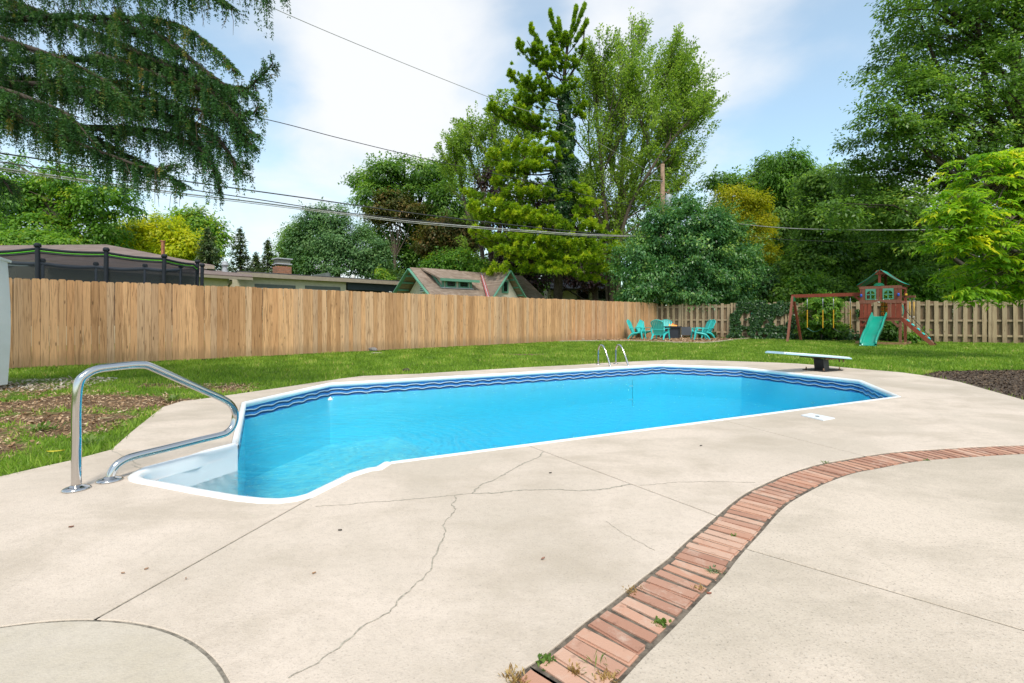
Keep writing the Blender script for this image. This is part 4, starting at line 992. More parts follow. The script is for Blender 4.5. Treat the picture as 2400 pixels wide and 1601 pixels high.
# --- cottage: main gable roof, dormer and a cross gable
th = rad(40); d1 = Vector((math.cos(th), math.sin(th), 0)); d2 = Vector((math.sin(th), -math.cos(th), 0))   # along the ridge; out of the front wall
C0 = P(1020, 697, 28.0); C0.z = 0
EV, RG, WD_ = 2.29, 4.26, 5.6
ct = thing('cottage', 'small cream cottage with brown shingle roof, dormer and green trimmed gables', 'cottage', tuple(C0))
def cp_(l, o, z): return C0 + d1 * l + d2 * o + Vector((0, 0, z))
LL = 9.2
quad_slab('roof', [cp_(-.15, 0.12, EV - .08), cp_(LL, .12, EV - .08), cp_(LL, -WD_ / 2, RG), cp_(-.15, -WD_ / 2, RG)], .10, M['shingle'], ct)
quad_slab('roof', [cp_(LL, -WD_ - .12, EV - .08), cp_(-.15, -WD_ - .12, EV - .08), cp_(-.15, -WD_ / 2, RG), cp_(LL, -WD_ / 2, RG)], .10, M['shingle'], ct)
mb = MB(); mb.prism(ccw([tuple(cp_(l, o, 0).xy) for l, o in ((.7, -.45), (LL - .3, -.45), (LL - .3, -WD_ + .45), (.7, -WD_ + .45))]), 0, EV - .05)
tri = [cp_(.7, -.45, EV - .1), cp_(.7, -WD_ + .45, EV - .1), cp_(.7, -WD_ / 2, RG - .18)]
mb.slab(tri[::-1], .12); mb.build('wall', M['cream'], ct)
for sgn, oo in ((1, .12), (-1, -WD_ - .12)):      # barge boards of the left gable
    MB().bar(cp_(-.20, oo, EV - .18), cp_(-.20, -WD_ / 2, RG - .10), .06, .22, (d1 * -1)).build('barge_board', M['trimgreen'], ct)
MB().bar(cp_(.62, -.5, EV - .12), cp_(.62, -WD_ + .5, EV - .12), .06, .26).build('belt_board', M['trimgreen'], ct)
MB().bar(cp_(-.15, .16, EV - .17), cp_(3.8, .16, EV - .17), .05, .2).build('fascia', M['trimgreen'], ct)
for t in (.2, .42, .64, .84):                      # outriggers under the left gable overhang
    for oo in (1, -1):
        o_ = -WD_ / 2 + oo * (WD_ / 2) * (1 - t); z_ = EV + (RG - EV) * t - .2
        MB().bar(cp_(-.15, o_, z_), cp_(.65, o_, z_), .08, .1).build('outrigger', M['trimgreen'], ct)
c_ = cp_(.60, -WD_ / 2 - .1 + .35, 3.12); vent = MB().box(c_, (.09, .52, .80), Matrix((d1, d2, Vector((0, 0, 1)))).transposed()).build('louver_vent', M['louver'], ct)
mb = MB()
for i in range(6): mb.box(c_ - d1 * .05 + Vector((0, 0, -.3 + i * .12)), (.03, .42, .05), Matrix((d1, d2, Vector((0, 0, 1)))).transposed())
mb.build('louver_gap', M['trimgrey'], vent)
# cross gable
CL, CWd = 5.35, 3.1; PJ = .35
ph = [cp_(CL - CWd / 2, PJ, EV - .05), cp_(CL, PJ, RG - .03), cp_(CL + CWd / 2, PJ, EV - .05)]
bk = cp_(CL, -WD_ / 2, RG - .03)
quad_slab('roof', [ph[0], ph[1], bk], .09, M['shingle'], ct); quad_slab('roof', [ph[1], ph[2], bk], .09, M['shingle'], ct)
wl = [cp_(CL - CWd / 2 + .15, PJ - .5, EV - .2), cp_(CL + CWd / 2 - .15, PJ - .5, EV - .2), cp_(CL, PJ - .5, RG - .2)]
mb = MB(); mb.slab(wl, .1); mb.prism(ccw([tuple(cp_(l, o, 0).xy) for l, o in ((CL - 1.4, -1), (CL + 1.4, -1), (CL + 1.4, PJ - .5), (CL - 1.4, PJ - .5))]), 0, EV - .2); mb.build('wall', M['cream'], ct)
for s_ in (0, 2): MB().bar(ph[s_] + d2 * .05 - Vector((0, 0, .08)), ph[1] + d2 * .05 - Vector((0, 0, .08)), .06, .2, d2).build('barge_board', M['trimgreen'], ct)
MB().bar(cp_(CL - 1.25, PJ - .46, EV + .05), cp_(CL + 1.25, PJ - .46, EV + .05), .05, .16).build('belt_board', M['trimgreen'], ct)
for t in (.25, .5, .75):
    for oo in (1, -1):
        l_ = CL + oo * CWd / 2 * (1 - t) * .95; z_ = EV + (RG - EV) * t - .18; MB().bar(cp_(l_, PJ, z_), cp_(l_, PJ - .5, z_), .07, .09).build('outrigger', M['trimgreen'], ct)
FM = Matrix((d1, d2, Vector((0, 0, 1)))).transposed()
wf = MB().box(cp_(CL, PJ - .46, 3.15), (.52, .07, .86), FM).build('window', M['trimgreen'], ct); MB().box(cp_(CL, PJ - .42, 3.15), (.28, .03, .62), FM).build('pane', M['pane'], wf)
# red valley flashing between main roof and cross gable
v0 = cp_(CL - CWd / 2 - .02, .16, EV + .02); v1 = cp_(CL - .35, -WD_ / 2 + .55, RG - .24)
for k_, off in enumerate((-.09, .09)): MB().bar(v0 + d1 * off + Vector((0, 0, .05)), v1 + d1 * off * .4 + Vector((0, 0, .07)), .10, .02).build('flashing', M['flashing'], ct)
MB().bar(v0 + Vector((0, 0, .075)), v1 + Vector((0, 0, .09)), .05, .02).build('flashing', M['leadflash'], ct)
# dormer
dm0, dm1 = 1.05, 3.25
dz = lambda o: EV + (RG - EV) * (-o) / (WD_ / 2)      # height of the main roof at offset o
of = -.95
drf = quad_slab('dormer_roof', [cp_(dm0 - .35, of + .35, 3.50), cp_(dm1 + .35, of + .35, 3.50), cp_(dm1 + .1, -WD_ / 2 + .1, RG + .02), cp_(dm0 - .5, -WD_ / 2 + .1, RG + .02)], .09, M['shingle'], ct)
MB().bar(cp_(dm0 - .35, of + .39, 3.42), cp_(dm1 + .35, of + .39, 3.42), .05, .16).build('fascia', M['trimgreen'], drf)
mb = MB(); zb = dz(of) - .03
mb.slab([cp_(dm0, of, zb), cp_(dm1, of, zb), cp_(dm1, of, 3.44), cp_(dm0, of, 3.44)], .1); mb.slab([cp_(dm0, of - .01, zb), cp_(dm0, of - .01, 3.44), cp_(dm0, -2.2, dz(-2.2) + .05)], .08); mb.build('dormer_wall', M['cream'], ct)
MB().bar(cp_(dm0 - .05, of, zb + .03), cp_(dm0 - .05, -2.2, dz(-2.2) + .12), .05, .2).build('dormer_trim', M['trimgreen'], ct)
for l_ in (dm0 + .06, dm1 - .06): MB().box(cp_(l_, of + .02, (zb + 3.44) / 2), (.14, .05, 3.44 - zb), FM).build('dormer_trim', M['trimgreen'], ct)
MB().bar(cp_(dm0 - .1, of + .05, zb + .02), cp_(dm1 + .1, of + .05, zb + .02), .12, .06).build('flashing', M['leadflash'], ct)
for l_ in (dm0 + .62, dm1 - .62):
    wf = MB().box(cp_(l_, of + .03, zb + .27), (.78, .06, .46), FM).build('window', M['trimgreen'], ct); MB().box(cp_(l_, of + .065, zb + .27), (.56, .03, .26), FM).build('pane', M['pane'], wf)
# --- small house beyond the pine
sh2 = thing('grey_house', 'dark roofed house half hidden behind the pine trunk', 'house', (7, 44, 0))
a, b = P(1345, 676, 44), P(1440, 676, 44)
mb = MB(); mb.box(((a.x + b.x) / 2 - 1, 46.5, 1.9), (6.5, 4.6, 3.8)); mb.build('wall', M['beige'], sh2)
mb = MB(); mb.slab([P(1290, 676, 43.5), P(1455, 676, 43.5), P(1440, 655, 47), P(1290, 655, 47)], .2); mb.build('roof', M['flatroof'], sh2)
for px in (1367, 1412):
    q = P(px, 690, 44.1); wf = MB().box((q.x, 44.15, q.z), (1.15, .1, 1.0)).build('window', M['trimgrey'], sh2); MB().box((q.x, 44.08, q.z), (.95, .06, .8)).build('pane', M['pane'], wf)

# ================================================================ trampoline
tr = thing('trampoline', 'black netted trampoline enclosure with lime green binding behind the picket fence', 'trampoline', (-11.8, 14.2, 0))
tp = [(88, 577, 12.35), (249, 587, 13.1), (385, 602, 13.9), (463, 615, 14.9), (474, 623, 15.7), (424, 626, 16.4), (340, 624, 16.3), (225, 620, 15.8), (100, 612, 14.8), (-40, 600, 14.2), (-60, 585, 12.6)]
tops = [P(*q) for q in tp]; cen = sum(tops, Vector()) / len(tops); cen.z = 0
for i, t in enumerate(tops):
    f_ = Vector((t.x + (t.x - cen.x) * -.05, t.y, 0)); bx = t.x + (cen.x - t.x) * (.03 if i > 0 else .04) - (.06 if t.x < cen.x else -.02); foot = Vector((bx, t.y, .0))
    MB().tube([foot, foot.lerp(t, .5), t, t + Vector((0, 0, .05))], .052 if i < 5 else .04, 8).build('pole', M['tramp'] if i < 5 else M['rim'], tr)
    MB().lathe(t + Vector((0, 0, -.02)), [(.075, 0), (.075, .06), (.05, .1)], 8).build('pole_cap', M['tramp'], tr)
front = tops[:4]; ring = tops
def sag(a, b, s_): return [a.lerp(b, k / 8) - Vector((0, 0, s_ * math.sin(math.pi * k / 8))) for k in range(9)]
inner = [t.lerp(Vector((cen.x, cen.y, t.z)), .03) - Vector((0, 0, .09)) for t in tops]
fpath = []
order = [10, 0, 1, 2, 3]
for i, j in zip(order, order[1:]): fpath += sag(tops[i] - Vector((0, 0, .06)), tops[j] - Vector((0, 0, .06)), .035)[: (9 if j == 3 else 8)]
fpath[-1] = P(462, 627, 14.8)
mbk, mbg = MB(), MB()
mbk.tube(fpath, .035, 6); mbg.tube([p - Vector((0, 0, .055)) for p in fpath], .019, 6); mbk.tube([p - Vector((0, 0, .10)) for p in fpath], .022, 6)
mbk.build('net_hem', M['tramp'], tr); mbg.build('net_binding', M['lime'], tr)
bpath = []
order = [9, 8, 7, 6, 5]
for i, j in zip(order, order[1:]): bpath += sag(tops[i] - Vector((0, 0, .08)), tops[j] - Vector((0, 0, .08)), .05)[: (9 if j == 5 else 8)]
MB().tube(bpath, .055, 8).build('net_hem', M['rim'], tr)
# net hangs from both hems to the jumping mat
mb = MB()
for path, sx in ((fpath, 1), (bpath, 1)):
    low = [Vector((p.x + (cen.x - p.x) * .05, p.y + (cen.y - p.y) * .05, .95)) for p in path]; n = len(path); mb.add(path + low, [(i, i + 1, n + i + 1, n + i) for i in range(n - 1)], True)
e0, e1 = fpath[-1], bpath[-1]; mb.add([e0, e1, Vector((e1.x, e1.y, .95)), Vector((e0.x - .3, e0.y, .95))], [(0, 1, 2, 3)])
mb.build('net', M['net'], tr)
mb = MB(); mb.prism(ccw([(t.x + (cen.x - t.x) * .05, t.y + (cen.y - t.y) * .05) for t in tops]), .88, .93); mb.build('jumping_mat', M['tramp'], tr)

# ================================================================ utility pole and cables
up = thing('utility_pole', 'tall weathered wooden utility pole with a grey transformer', 'utility pole', (P(1553, 745, 31).x, 31, 0))
pt = P(1553, 385, 31); MB().tube([(pt.x, 31, 0), (pt.x, 31, 5), (pt.x, 31, pt.z)], [.19, .165, .13], 10).build('pole_shaft', M['pole'], up)
q = P(1567, 474, 30.9); tk = MB().lathe((q.x, q.y, q.z - .45), [(.12, 0), (.20, .03), (.20, .88), (.16, .93), (.05, .95)], 14).build('transformer', M['steel'], up)
MB().lathe((q.x + .02, q.y, q.z + .48), [(.03, 0), (.06, .06), (.045, .12), (.06, .18), (.045, .24), (.05, .3)], 8).build('bushing', M['rust'], tk); MB().box((q.x + .04, q.y - .205, q.z), (.14, .04, .11)).build('label_plate', M['louver'], tk)
for z_ in (P(0, 452, 31).z, P(0, 492, 31).z): MB().bar((pt.x, 31, z_), (q.x, 30.9, z_), .06, .08).build('bracket', M['rust'], up)
for py in (418, 505, 560): MB().box((pt.x - .1, 30.9, P(0, py, 31).z), (.12, .1, .18)).build('clamp', M['rust'], up)
MB().tube([P(1553, 425, 30.9), P(1528, 422, 30.2), P(1522, 426, 30)], .03, 6).build('bracket_arm', M['steel'], up)
def cable(name, pts, r, mat, label, step=6):
    o = MB().tube(spline([P(*q) for q in pts], step), r, 5).build(name, mat); tag(o, label, 'cable', 'overhead cables')
cable('power_cable', [(-300, 320, 15), (0, 359, 18), (400, 420, 21.5), (700, 462, 24), (1000, 504, 26.5), (1327, 541, 29), (1553, 561, 30.85)], .030, M['wire'], 'thick black overhead cable, uppermost of the bundle crossing in front of the pine')
cable('power_cable', [(-300, 335, 15), (0, 380, 18), (400, 438, 21.5), (600, 467, 23.2), (800, 497, 25), (1000, 519, 26.6), (1250, 547, 28.5), (1553, 566, 30.85)], .024, M['wire'], 'thin black overhead cable just under the thick one')
cable('power_cable', [(-300, 350, 15.2), (0, 394, 18.2), (400, 450, 21.6), (600, 474, 23.3), (800, 500, 25), (1000, 522.5, 26.6), (1327, 547, 29), (1440, 552, 29.9), (1553, 556, 30.8)], .032, M['wiregrey'], 'pale grey twisted overhead cable, lowest of the bundle in front of the pine')
cable('power_cable', [(-300, 356, 15.2), (0, 399, 18.2), (400, 454, 21.6), (600, 478, 23.3), (800, 503, 25), (1000, 526, 26.6), (1327, 550, 29), (1440, 554, 29.9), (1553, 558, 30.8)], .018, M['wiregrey'], 'slim grey overhead cable twisted along the pale grey one')
cable('power_cable', [(400, -90, 16), (640, 19, 18.5), (800, 88, 20.3), (1000, 170, 22.8), (1180, 241, 25.3), (1333, 298, 27.6), (1553, 420, 30.85)], .014, M['wiregrey'], 'thin wire running down across the sky to the top of the ivy pine')
cable('power_cable', [(300, 215, 17), (620, 279, 20), (800, 325, 22), (1000, 373, 24.5), (1150, 405, 26.5), (1350, 452, 28.8), (1553, 500, 30.85)], .018, M['wire'], 'thin black wire crossing the sky below the cloud into the green trees')
cable('power_cable', [(1553, 497, 30.85), (1688, 519, 28.5), (1830, 534, 25.5), (2000, 539, 23.0), (2193, 538, 20.5), (2420, 528, 18), (2700, 505, 15.5)], .022, M['wiregrey'], 'grey wire sagging in front of the dark trees above the play set')
cable('power_cable', [(1553, 520, 30.85), (1760, 553, 27.5), (1850, 562, 25.8), (2060, 568, 23), (2300, 560, 19.5), (2500, 548, 17)], .014, M['wire'], 'fine dark wire below the grey one in front of the dark trees')

# ================================================================ play set
PO = Vector((14.82, 20.40, 0)); wx = Vector((.69, -.7238, 0)).normalized(); wy = Vector((-wx.y, wx.x, 0))
ps = thing('play_set', 'red stained wooden play tower with teal slide and swing beam', 'play set', tuple(PO), math.atan2(wx.y, wx.x))
psm = ps.matrix_basis.copy()
def pl(x, y, z): return Vector((x, y, z))
def part(mb, name, mat, parent=None):
    """play set parts are built in the tower's own axes: x along the front, y to the back"""
    o = bpy.data.objects.new(name, mb.mesh(name)); COL.objects.link(o); o.data.materials.append(mat); o.parent = parent or ps; return o
def pbar(name, a, b, w, h, mat=None, parent=None, up=(0, 0, 1)): return part(MB().bar(a, b, w, h, up), name, mat or M['playred'], parent)
TW, TD = 1.30, 1.30
for x, y, zt2 in ((0, 0, 2.40), (TW, 0, 2.40), (0, TD, 2.40), (TW, TD, 2.40)): pbar('post', (x, y + .05, 0), (x, y + .05, zt2), .09, .09, up=(0, 1, 0))
for y in (0, TD + .1):
    pbar('beam', (-.06, y - .03, 2.365), (TW + .06, y - .03, 2.365), .035, .115); pbar('beam', (-.06, y - .03, 1.03), (TW + .06, y - .03, 1.03), .035, .10)
pbar('beam', (-.08, -.045, 1.10), (TW + .08, -.045, 1.10), .04, .05)
for x in (-.02, TW + .02):
    pbar('beam', (x, 0, 1.03), (x, TD + .1, 1.03), .035, .12); pbar('beam', (x, 0, 2.34), (x, TD + .1, 2.34), .035, .1); pbar('beam', (x, 0, 1.75), (x, TD + .1, 1.75), .035, .1)
# floor planks
for i in range(9): pbar('floor_plank', (.0, .12 + i * .138, 1.06), (TW, .12 + i * .138, 1.06), .13, .03)
# front cross board with a shallow arch cut in it
mb = MB(); xs_ = [i / 16 for i in range(17)]
def archz(t): return 1.70 + (.075 * math.sin(math.pi * (t - .26) / .42) if .26 < t < .68 else 0)
up_ = [(t * (TW + .10) - .05, 1.845) for t in xs_]; lo_ = [(t * (TW + .10) - .05, archz(t)) for t in xs_]; k = 17
mb.add([(x, -.055, z) for x, z in up_ + lo_] + [(x, -.02, z) for x, z in up_ + lo_], [(i, k + i, k + i + 1, i + 1) for i in range(16)] + [(2 * k + i, 2 * k + i + 1, 3 * k + i + 1, 3 * k + i) for i in range(16)] + [(i, i + 1, 2 * k + i + 1, 2 * k + i) for i in range(16)] + [(k + i, 3 * k + i, 3 * k + i + 1, k + i + 1) for i in range(16)])
part(mb, 'cross_board', M['playred'])
# front wall planks around the two windows and the door opening
WX = ((.165, .515), (.745, 1.10)); 
for x0, x1 in ((-.03, .155), (.53, .635), (.64, .735), (1.11, TW + .03)): pbar('plank', ((x0 + x1) / 2, -.03, 1.85), ((x0 + x1) / 2, -.03, 2.32), x1 - x0 - .006, .022, up=(0, 1, 0))
for x0, x1 in ((-.03, .10), (.105, .235), (.24, .365), (.90, 1.01), (1.015, 1.165), (1.17, TW + .03)): pbar('plank', ((x0 + x1) / 2, -.03, 1.08), ((x0 + x1) / 2, -.03, 1.70), x1 - x0 - .008, .022, up=(0, 1, 0))
for x0, x1 in WX:      # arched windows with muntins
    mb = MB(); w = x1 - x0; cx = (x0 + x1) / 2; z0, z1 = 1.86, 2.31; zs_ = 2.09
    arch = [(cx + (w / 2 - .035) * math.cos(math.pi * i / 10), zs_ + (w / 2 - .035) * math.sin(math.pi * i / 10)) for i in range(11)]
    inner_ = [(x1 - .035, z0 + .035)] + arch + [(x0 + .035, z0 + .035)]
    outer_ = [(x1, z0)] + [(min(max(x, x0), x1) if False else (x1 if x > cx + .02 else (x0 if x < cx - .02 else cx)), z1 if z > zs_ + .04 else z) for x, z in arch] + [(x0, z0)]
    n = len(inner_); mb.add([(x, -.06, z) for x, z in inner_ + outer_] + [(x, -.03, z) for x, z in inner_ + outer_], [(i, n + i, n + i + 1, i + 1) for i in range(n - 1)] + [(i, i + 1, 2 * n + i + 1, 2 * n + i) for i in range(n - 1)] + [(n - 1, 2 * n - 1, n, 0)] + [(2 * n + i, 2 * n + i + 1, 3 * n + i + 1, 3 * n + i) for i in range(n - 1)])
    wn = part(mb, 'window', M['wingreen']); m2 = MB(); m2.box((cx, -.045, (z0 + z1) / 2 - .02), (.035, .022, z1 - z0 - .06)); m2.box((cx, -.045, zs_ - .02), (w - .05, .022, .035)); part(m2, 'muntin', M['wingreen'], wn)
mb = MB(); half = [(.62 + .18 * math.cos(math.pi * i / 14), 2.425 + .13 * math.sin(math.pi * i / 14)) for i in range(15)]
mb.add([(x, -.05, z) for x, z in half] + [(x, -.02, z) for x, z in half], [tuple(range(15)), tuple(range(29, 14, -1))] + [(i, 15 + i, 15 + (i + 1) % 15, (i + 1) % 15) for i in range(15)]); sb = part(mb, 'sunburst', M['sungreen'])
mb = MB()
for i in range(5): a = math.pi * (i + .5) / 5; mb.bar((.62, -.055, 2.425), (.62 + .165 * math.cos(a), -.055, 2.425 + .115 * math.sin(a)), .012, .012)
part(mb, 'ray', M['canopy'], sb)
# roof: two vinyl slopes over a ridge held by king posts
RP = 3.08
for y in (.02, TD + .06): pbar('king_post', (.63, y, 2.40), (.63, y, 2.92), .09, .05, up=(0, 1, 0))
for y in (-.02, TD + .12):
    mb = MB(); mb.slab([(.44, y, 2.90), (.82, y, 2.90), (.74, y, RP - .01), (.68, y, RP), (.58, y, RP), (.52, y, RP - .01)], .03); part(mb, 'gable_block', M['playred'])
for sx in (-1, 1):
    pbar('rafter', (.65 + sx * .12, -.0, 2.98), (.65 + sx * .77, -.0, 2.44), .03, .05); pbar('rafter', (.65 + sx * .12, TD + .1, 2.98), (.65 + sx * .77, TD + .1, 2.44), .03, .05)
    mb = MB(); pr = [(.65 + sx * (.03 + .76 * t), RP + .015 - .60 * t - .05 * math.sin(math.pi * t)) for t in [i / 8 for i in range(9)]]
    mb.add([(x, y, z) for y in (-.10, TD + .22) for x, z in pr] + [(x, y, z - .012) for y in (-.10, TD + .22) for x, z in pr], [(i, i + 1, 9 + i + 1, 9 + i) for i in range(8)] + [(18 + i, 27 + i, 27 + i + 1, 18 + i + 1) for i in range(8)] + [(i, 18 + i, 18 + i + 1, i + 1) for i in range(8)] + [(9 + i, 9 + i + 1, 27 + i + 1, 27 + i) for i in range(8)] + [(8, 26, 35, 17)], True)
    part(mb, 'canopy', M['canopy'])
pbar('ridge_beam', (.65, -.06, 3.02), (.65, TD + .16, 3.02), .04, .09)
# braces under the deck
for x, s_ in ((0, 1), (TW, -1)): pbar('brace', (x + s_ * .04, -.03, .74), (x + s_ * .26, -.03, .99), .03, .09)
# slide
sx0, sx1 = .40, .84; ns = 24; prof = []
for i in range(ns + 1):
    t = i / ns; y = -.02 - 2.12 * t; z = 1.16 * (1 - t) + .10 * t
    z = .13 + 1.03 * (1 - (t ** 1.0)) + .055 * math.sin(t * 2 * math.pi * 1.5) * (1 - abs(2 * t - 1)) 
    if t > .86: z = max(z - .0, .13) - .35 * (t - .86) ** 2
    prof.append((y, max(z, .10)))
mb = MB(); sec = [(-.05, -.02), (-.05, .15), (-.025, .175), (.0, .165), (.02, .05), (.06, .0), (.38, .0), (.42, .05), (.44, .165), (.465, .175), (.49, .15), (.49, -.02)]; k = len(sec)
vs = [(sx0 + x, y, z + dz_) for y, z in prof for x, dz_ in sec]
lip = [(sx0 + x, prof[-1][0] - .06, max(.0, prof[-1][1] + dz_ * .5 - .09)) for x, dz_ in sec]
vs += lip; n = ns + 2
mb.add(vs, [(i * k + j, i * k + j + 1, (i + 1) * k + j + 1, (i + 1) * k + j) for i in range(n - 1) for j in range(k - 1)] + [(i * k + k - 1, i * k, (i + 1) * k, (i + 1) * k + k - 1) for i in range(n - 1)], True)
part(mb, 'slide', M['slide'])
# swing beam with its A frame
SBy = .42
pbar('swing_beam', (-2.78, SBy, 2.12), (.02, SBy, 2.12), .09, .15)
pbar('swing_leg', (-2.66, SBy - .98, 0), (-2.72, SBy - .06, 2.10), .09, .09); pbar('swing_leg', (-2.66, SBy + 1.0, 0), (-2.72, SBy + .06, 2.10), .09, .09)
part(MB().box((-2.66, SBy, 1.98), (.06, .22, .22)), 'swing_bracket', M['sungreen']); pbar('brace', (-.30, SBy, 2.05), (-.02, SBy, 1.78), .08, .09)
def swing(px0, px1, mat):
    def xof(px):
        k = (px - CX) / F; o = PO + wy * SBy; return (k * o.y - o.x) / (wx.x - k * wx.y)
    x0, x1 = xof(px0), xof(px1); zs2 = .63
    mb = MB(); pts = [(x0 + (x1 - x0) * i / 10, SBy, zs2 - .17 * math.sin(math.pi * i / 10)) for i in range(11)]
    vs = [(x, y + s_, z + h) for x, y, z in pts for s_, h in ((-.07, 0), (.07, 0), (.07, .012), (-.07, .012))]
    mb.add(vs, [(i * 4 + j, i * 4 + (j + 1) % 4, (i + 1) * 4 + (j + 1) % 4, (i + 1) * 4 + j) for i in range(10) for j in range(4)], True); seat = part(mb, 'swing_seat', mat)
    for x in (x0, x1):
        part(MB().tube([(x, SBy, 2.05), (x, SBy, 1.45)], .014, 6), 'chain', M['chain'], seat); m2 = MB(); 
        zz_ = [1.46 - i * (1.46 - zs2) / 30 for i in range(31)]; m2.tube([(x, SBy, z) for z in zz_], [.018 + .006 * (i % 2) for i in range(31)], 6); part(m2, 'chain_sleeve', M['yellow'], seat)
swing(1892, 1928.5, M['seatgreen']); swing(1953.5, 1993, M['black'])
# tic-tac-toe panel at the back
tt = part(MB().box((.62, TD - .02, 1.48), (.30, .03, .62)), 'game_panel_frame', M['sungreen'])
for i in range(2):
    for j in range(3):
        cxp = .545 + i * .15; czp = 1.68 - j * .20
        cyl = part(MB().lathe((cxp, TD - .05, czp - .085), [(.058, 0), (.066, .02), (.066, .15), (.058, .17)], 10), 'game_cylinder', M['yellow'], tt)
        m2 = MB(); m2.bar((cxp - .035, TD - .122, czp - .055), (cxp + .035, TD - .122, czp + .055), .018, .01, (0, 1, 0)); m2.bar((cxp - .035, TD - .122, czp + .055), (cxp + .035, TD - .122, czp - .055), .018, .01, (0, 1, 0))
# red X marks belong to the panel as flat print
mk = MB()
for i in range(2):
    for j in range(3):
        cxp = .545 + i * .15; czp = 1.68 - j * .20
        for s_ in (-1, 1): mk.bar((cxp - .04, TD - .125, czp - .055 * s_), (cxp + .04, TD - .125, czp + .055 * s_), .016, .008, (0, 1, 0))
part(mk, 'cross_mark', M['redplas'], tt)
# blue shakers, telescope, trapeze arm, handles
for x in (.02, TW - .04):
    hd_ = part(MB().bar((x - .03 * (1 if x > .5 else -1), -.09, 2.30), (x, -.09, 2.09), .012, .012), 'shaker_string', M['black']); part(MB().lathe((x, -.09, 1.98), [(.03, 0), (.04, .02), (.04, .10), (.03, .12)], 10), 'shaker', M['blue'], hd_)
pbar('trapeze_arm', (TW - .05, TD - .3, 1.98), (TW + .38, TD - .42, 1.98), .07, .09)
tl_ = part(MB().tube([(TW + .04, TD - .35, 2.055), (TW + .10, TD - .5, 2.075)], [.03, .045], 8), 'telescope', M['yellow'])
for dx in (.20, .33):
    h_ = part(MB().tube([(TW + dx, TD - .38, 1.93), (TW + dx, TD - .38, 1.76)], .008, 5), 'handle_chain', M['chain']); part(MB().tube([(TW + dx, TD - .38, 1.76), (TW + dx, TD - .38, 1.18)], .018, 6), 'handle_sleeve', M['yellow'], h_)
    part(MB().tube([(TW + dx, TD - .38, 1.18), (TW + dx, TD - .38, 1.06)], .012, 6), 'handle_chain', M['chain'], h_)
m2 = MB().tube([(TW + .06, .08, 1.18), (TW + .085, .08, 1.27), (TW + .10, .08, 1.40), (TW + .085, .08, 1.53), (TW + .06, .08, 1.62)], .018, 6); part(m2, 'safety_handle', M['slide'])
# climbing ramp with teal holds and rope
r0 = Vector((TW + .03, .12, 1.06)); r1 = Vector((TW + 1.02, .12, .0)); ry = .55
for y in (0, ry): pbar('ramp_rail', r0 + Vector((0, y, 0)), r1 + Vector((0, y, 0)), .035, .13)
rn = Vector((r1.z - r0.z, 0, r0.x - r1.x)).normalized(); rn = rn if rn.z > 0 else -rn
for i in range(6):
    t = .07 + i * .165; c = r0.lerp(r1, t) + Vector((0, ry / 2, 0)) + rn * .05; b = part(MB().bar(c - Vector((0, ry / 2 - .02, 0)), c + Vector((0, ry / 2 - .02, 0)), .15, .025, rn), 'ramp_plank', M['playred'])
    if i < 5:
        hc = r0.lerp(r1, t + .05) + Vector((0, ry * (.22 if i % 2 else .40), 0)) + rn * .075; bm = bmesh.new(); bmesh.ops.create_icosphere(bm, subdivisions=2, radius=1)
        dm_ = (r1 - r0).normalized()
        for v in bm.verts:
            f_ = 1 + .25 * noise.noise(v.co * 2 + Vector((i, 0, 0))); v.co = hc + dm_ * v.co.x * .075 * f_ + Vector((0, 1, 0)) * v.co.y * .06 * f_ + rn * max(v.co.z, -.2) * .05
        me = bpy.data.meshes.new('climbing_hold'); bm.to_mesh(me); bm.free(); o = bpy.data.objects.new('climbing_hold', me); COL.objects.link(o); me.materials.append(M['teal']); o.parent = b
part(MB().tube([(TW + .02, .2, 1.66), (TW + .25, .2, 1.25), (TW + .65, .2, .72), r1 + Vector((.06, .1, .05))], .011, 5), 'climbing_rope', M['black'])
# sandbox timbers round the tower's feet
for a, b in (((-.12, -.32, .05), (TW + .16, -.32, .05)), ((TW + .16, -.30, .05), (TW + .16, TD + .3, .05)), ((-.12, -.30, .05), (-.12, TD + .3, .05))): pbar('sandbox_board', a, b, .04, .13, M['sandwood'])

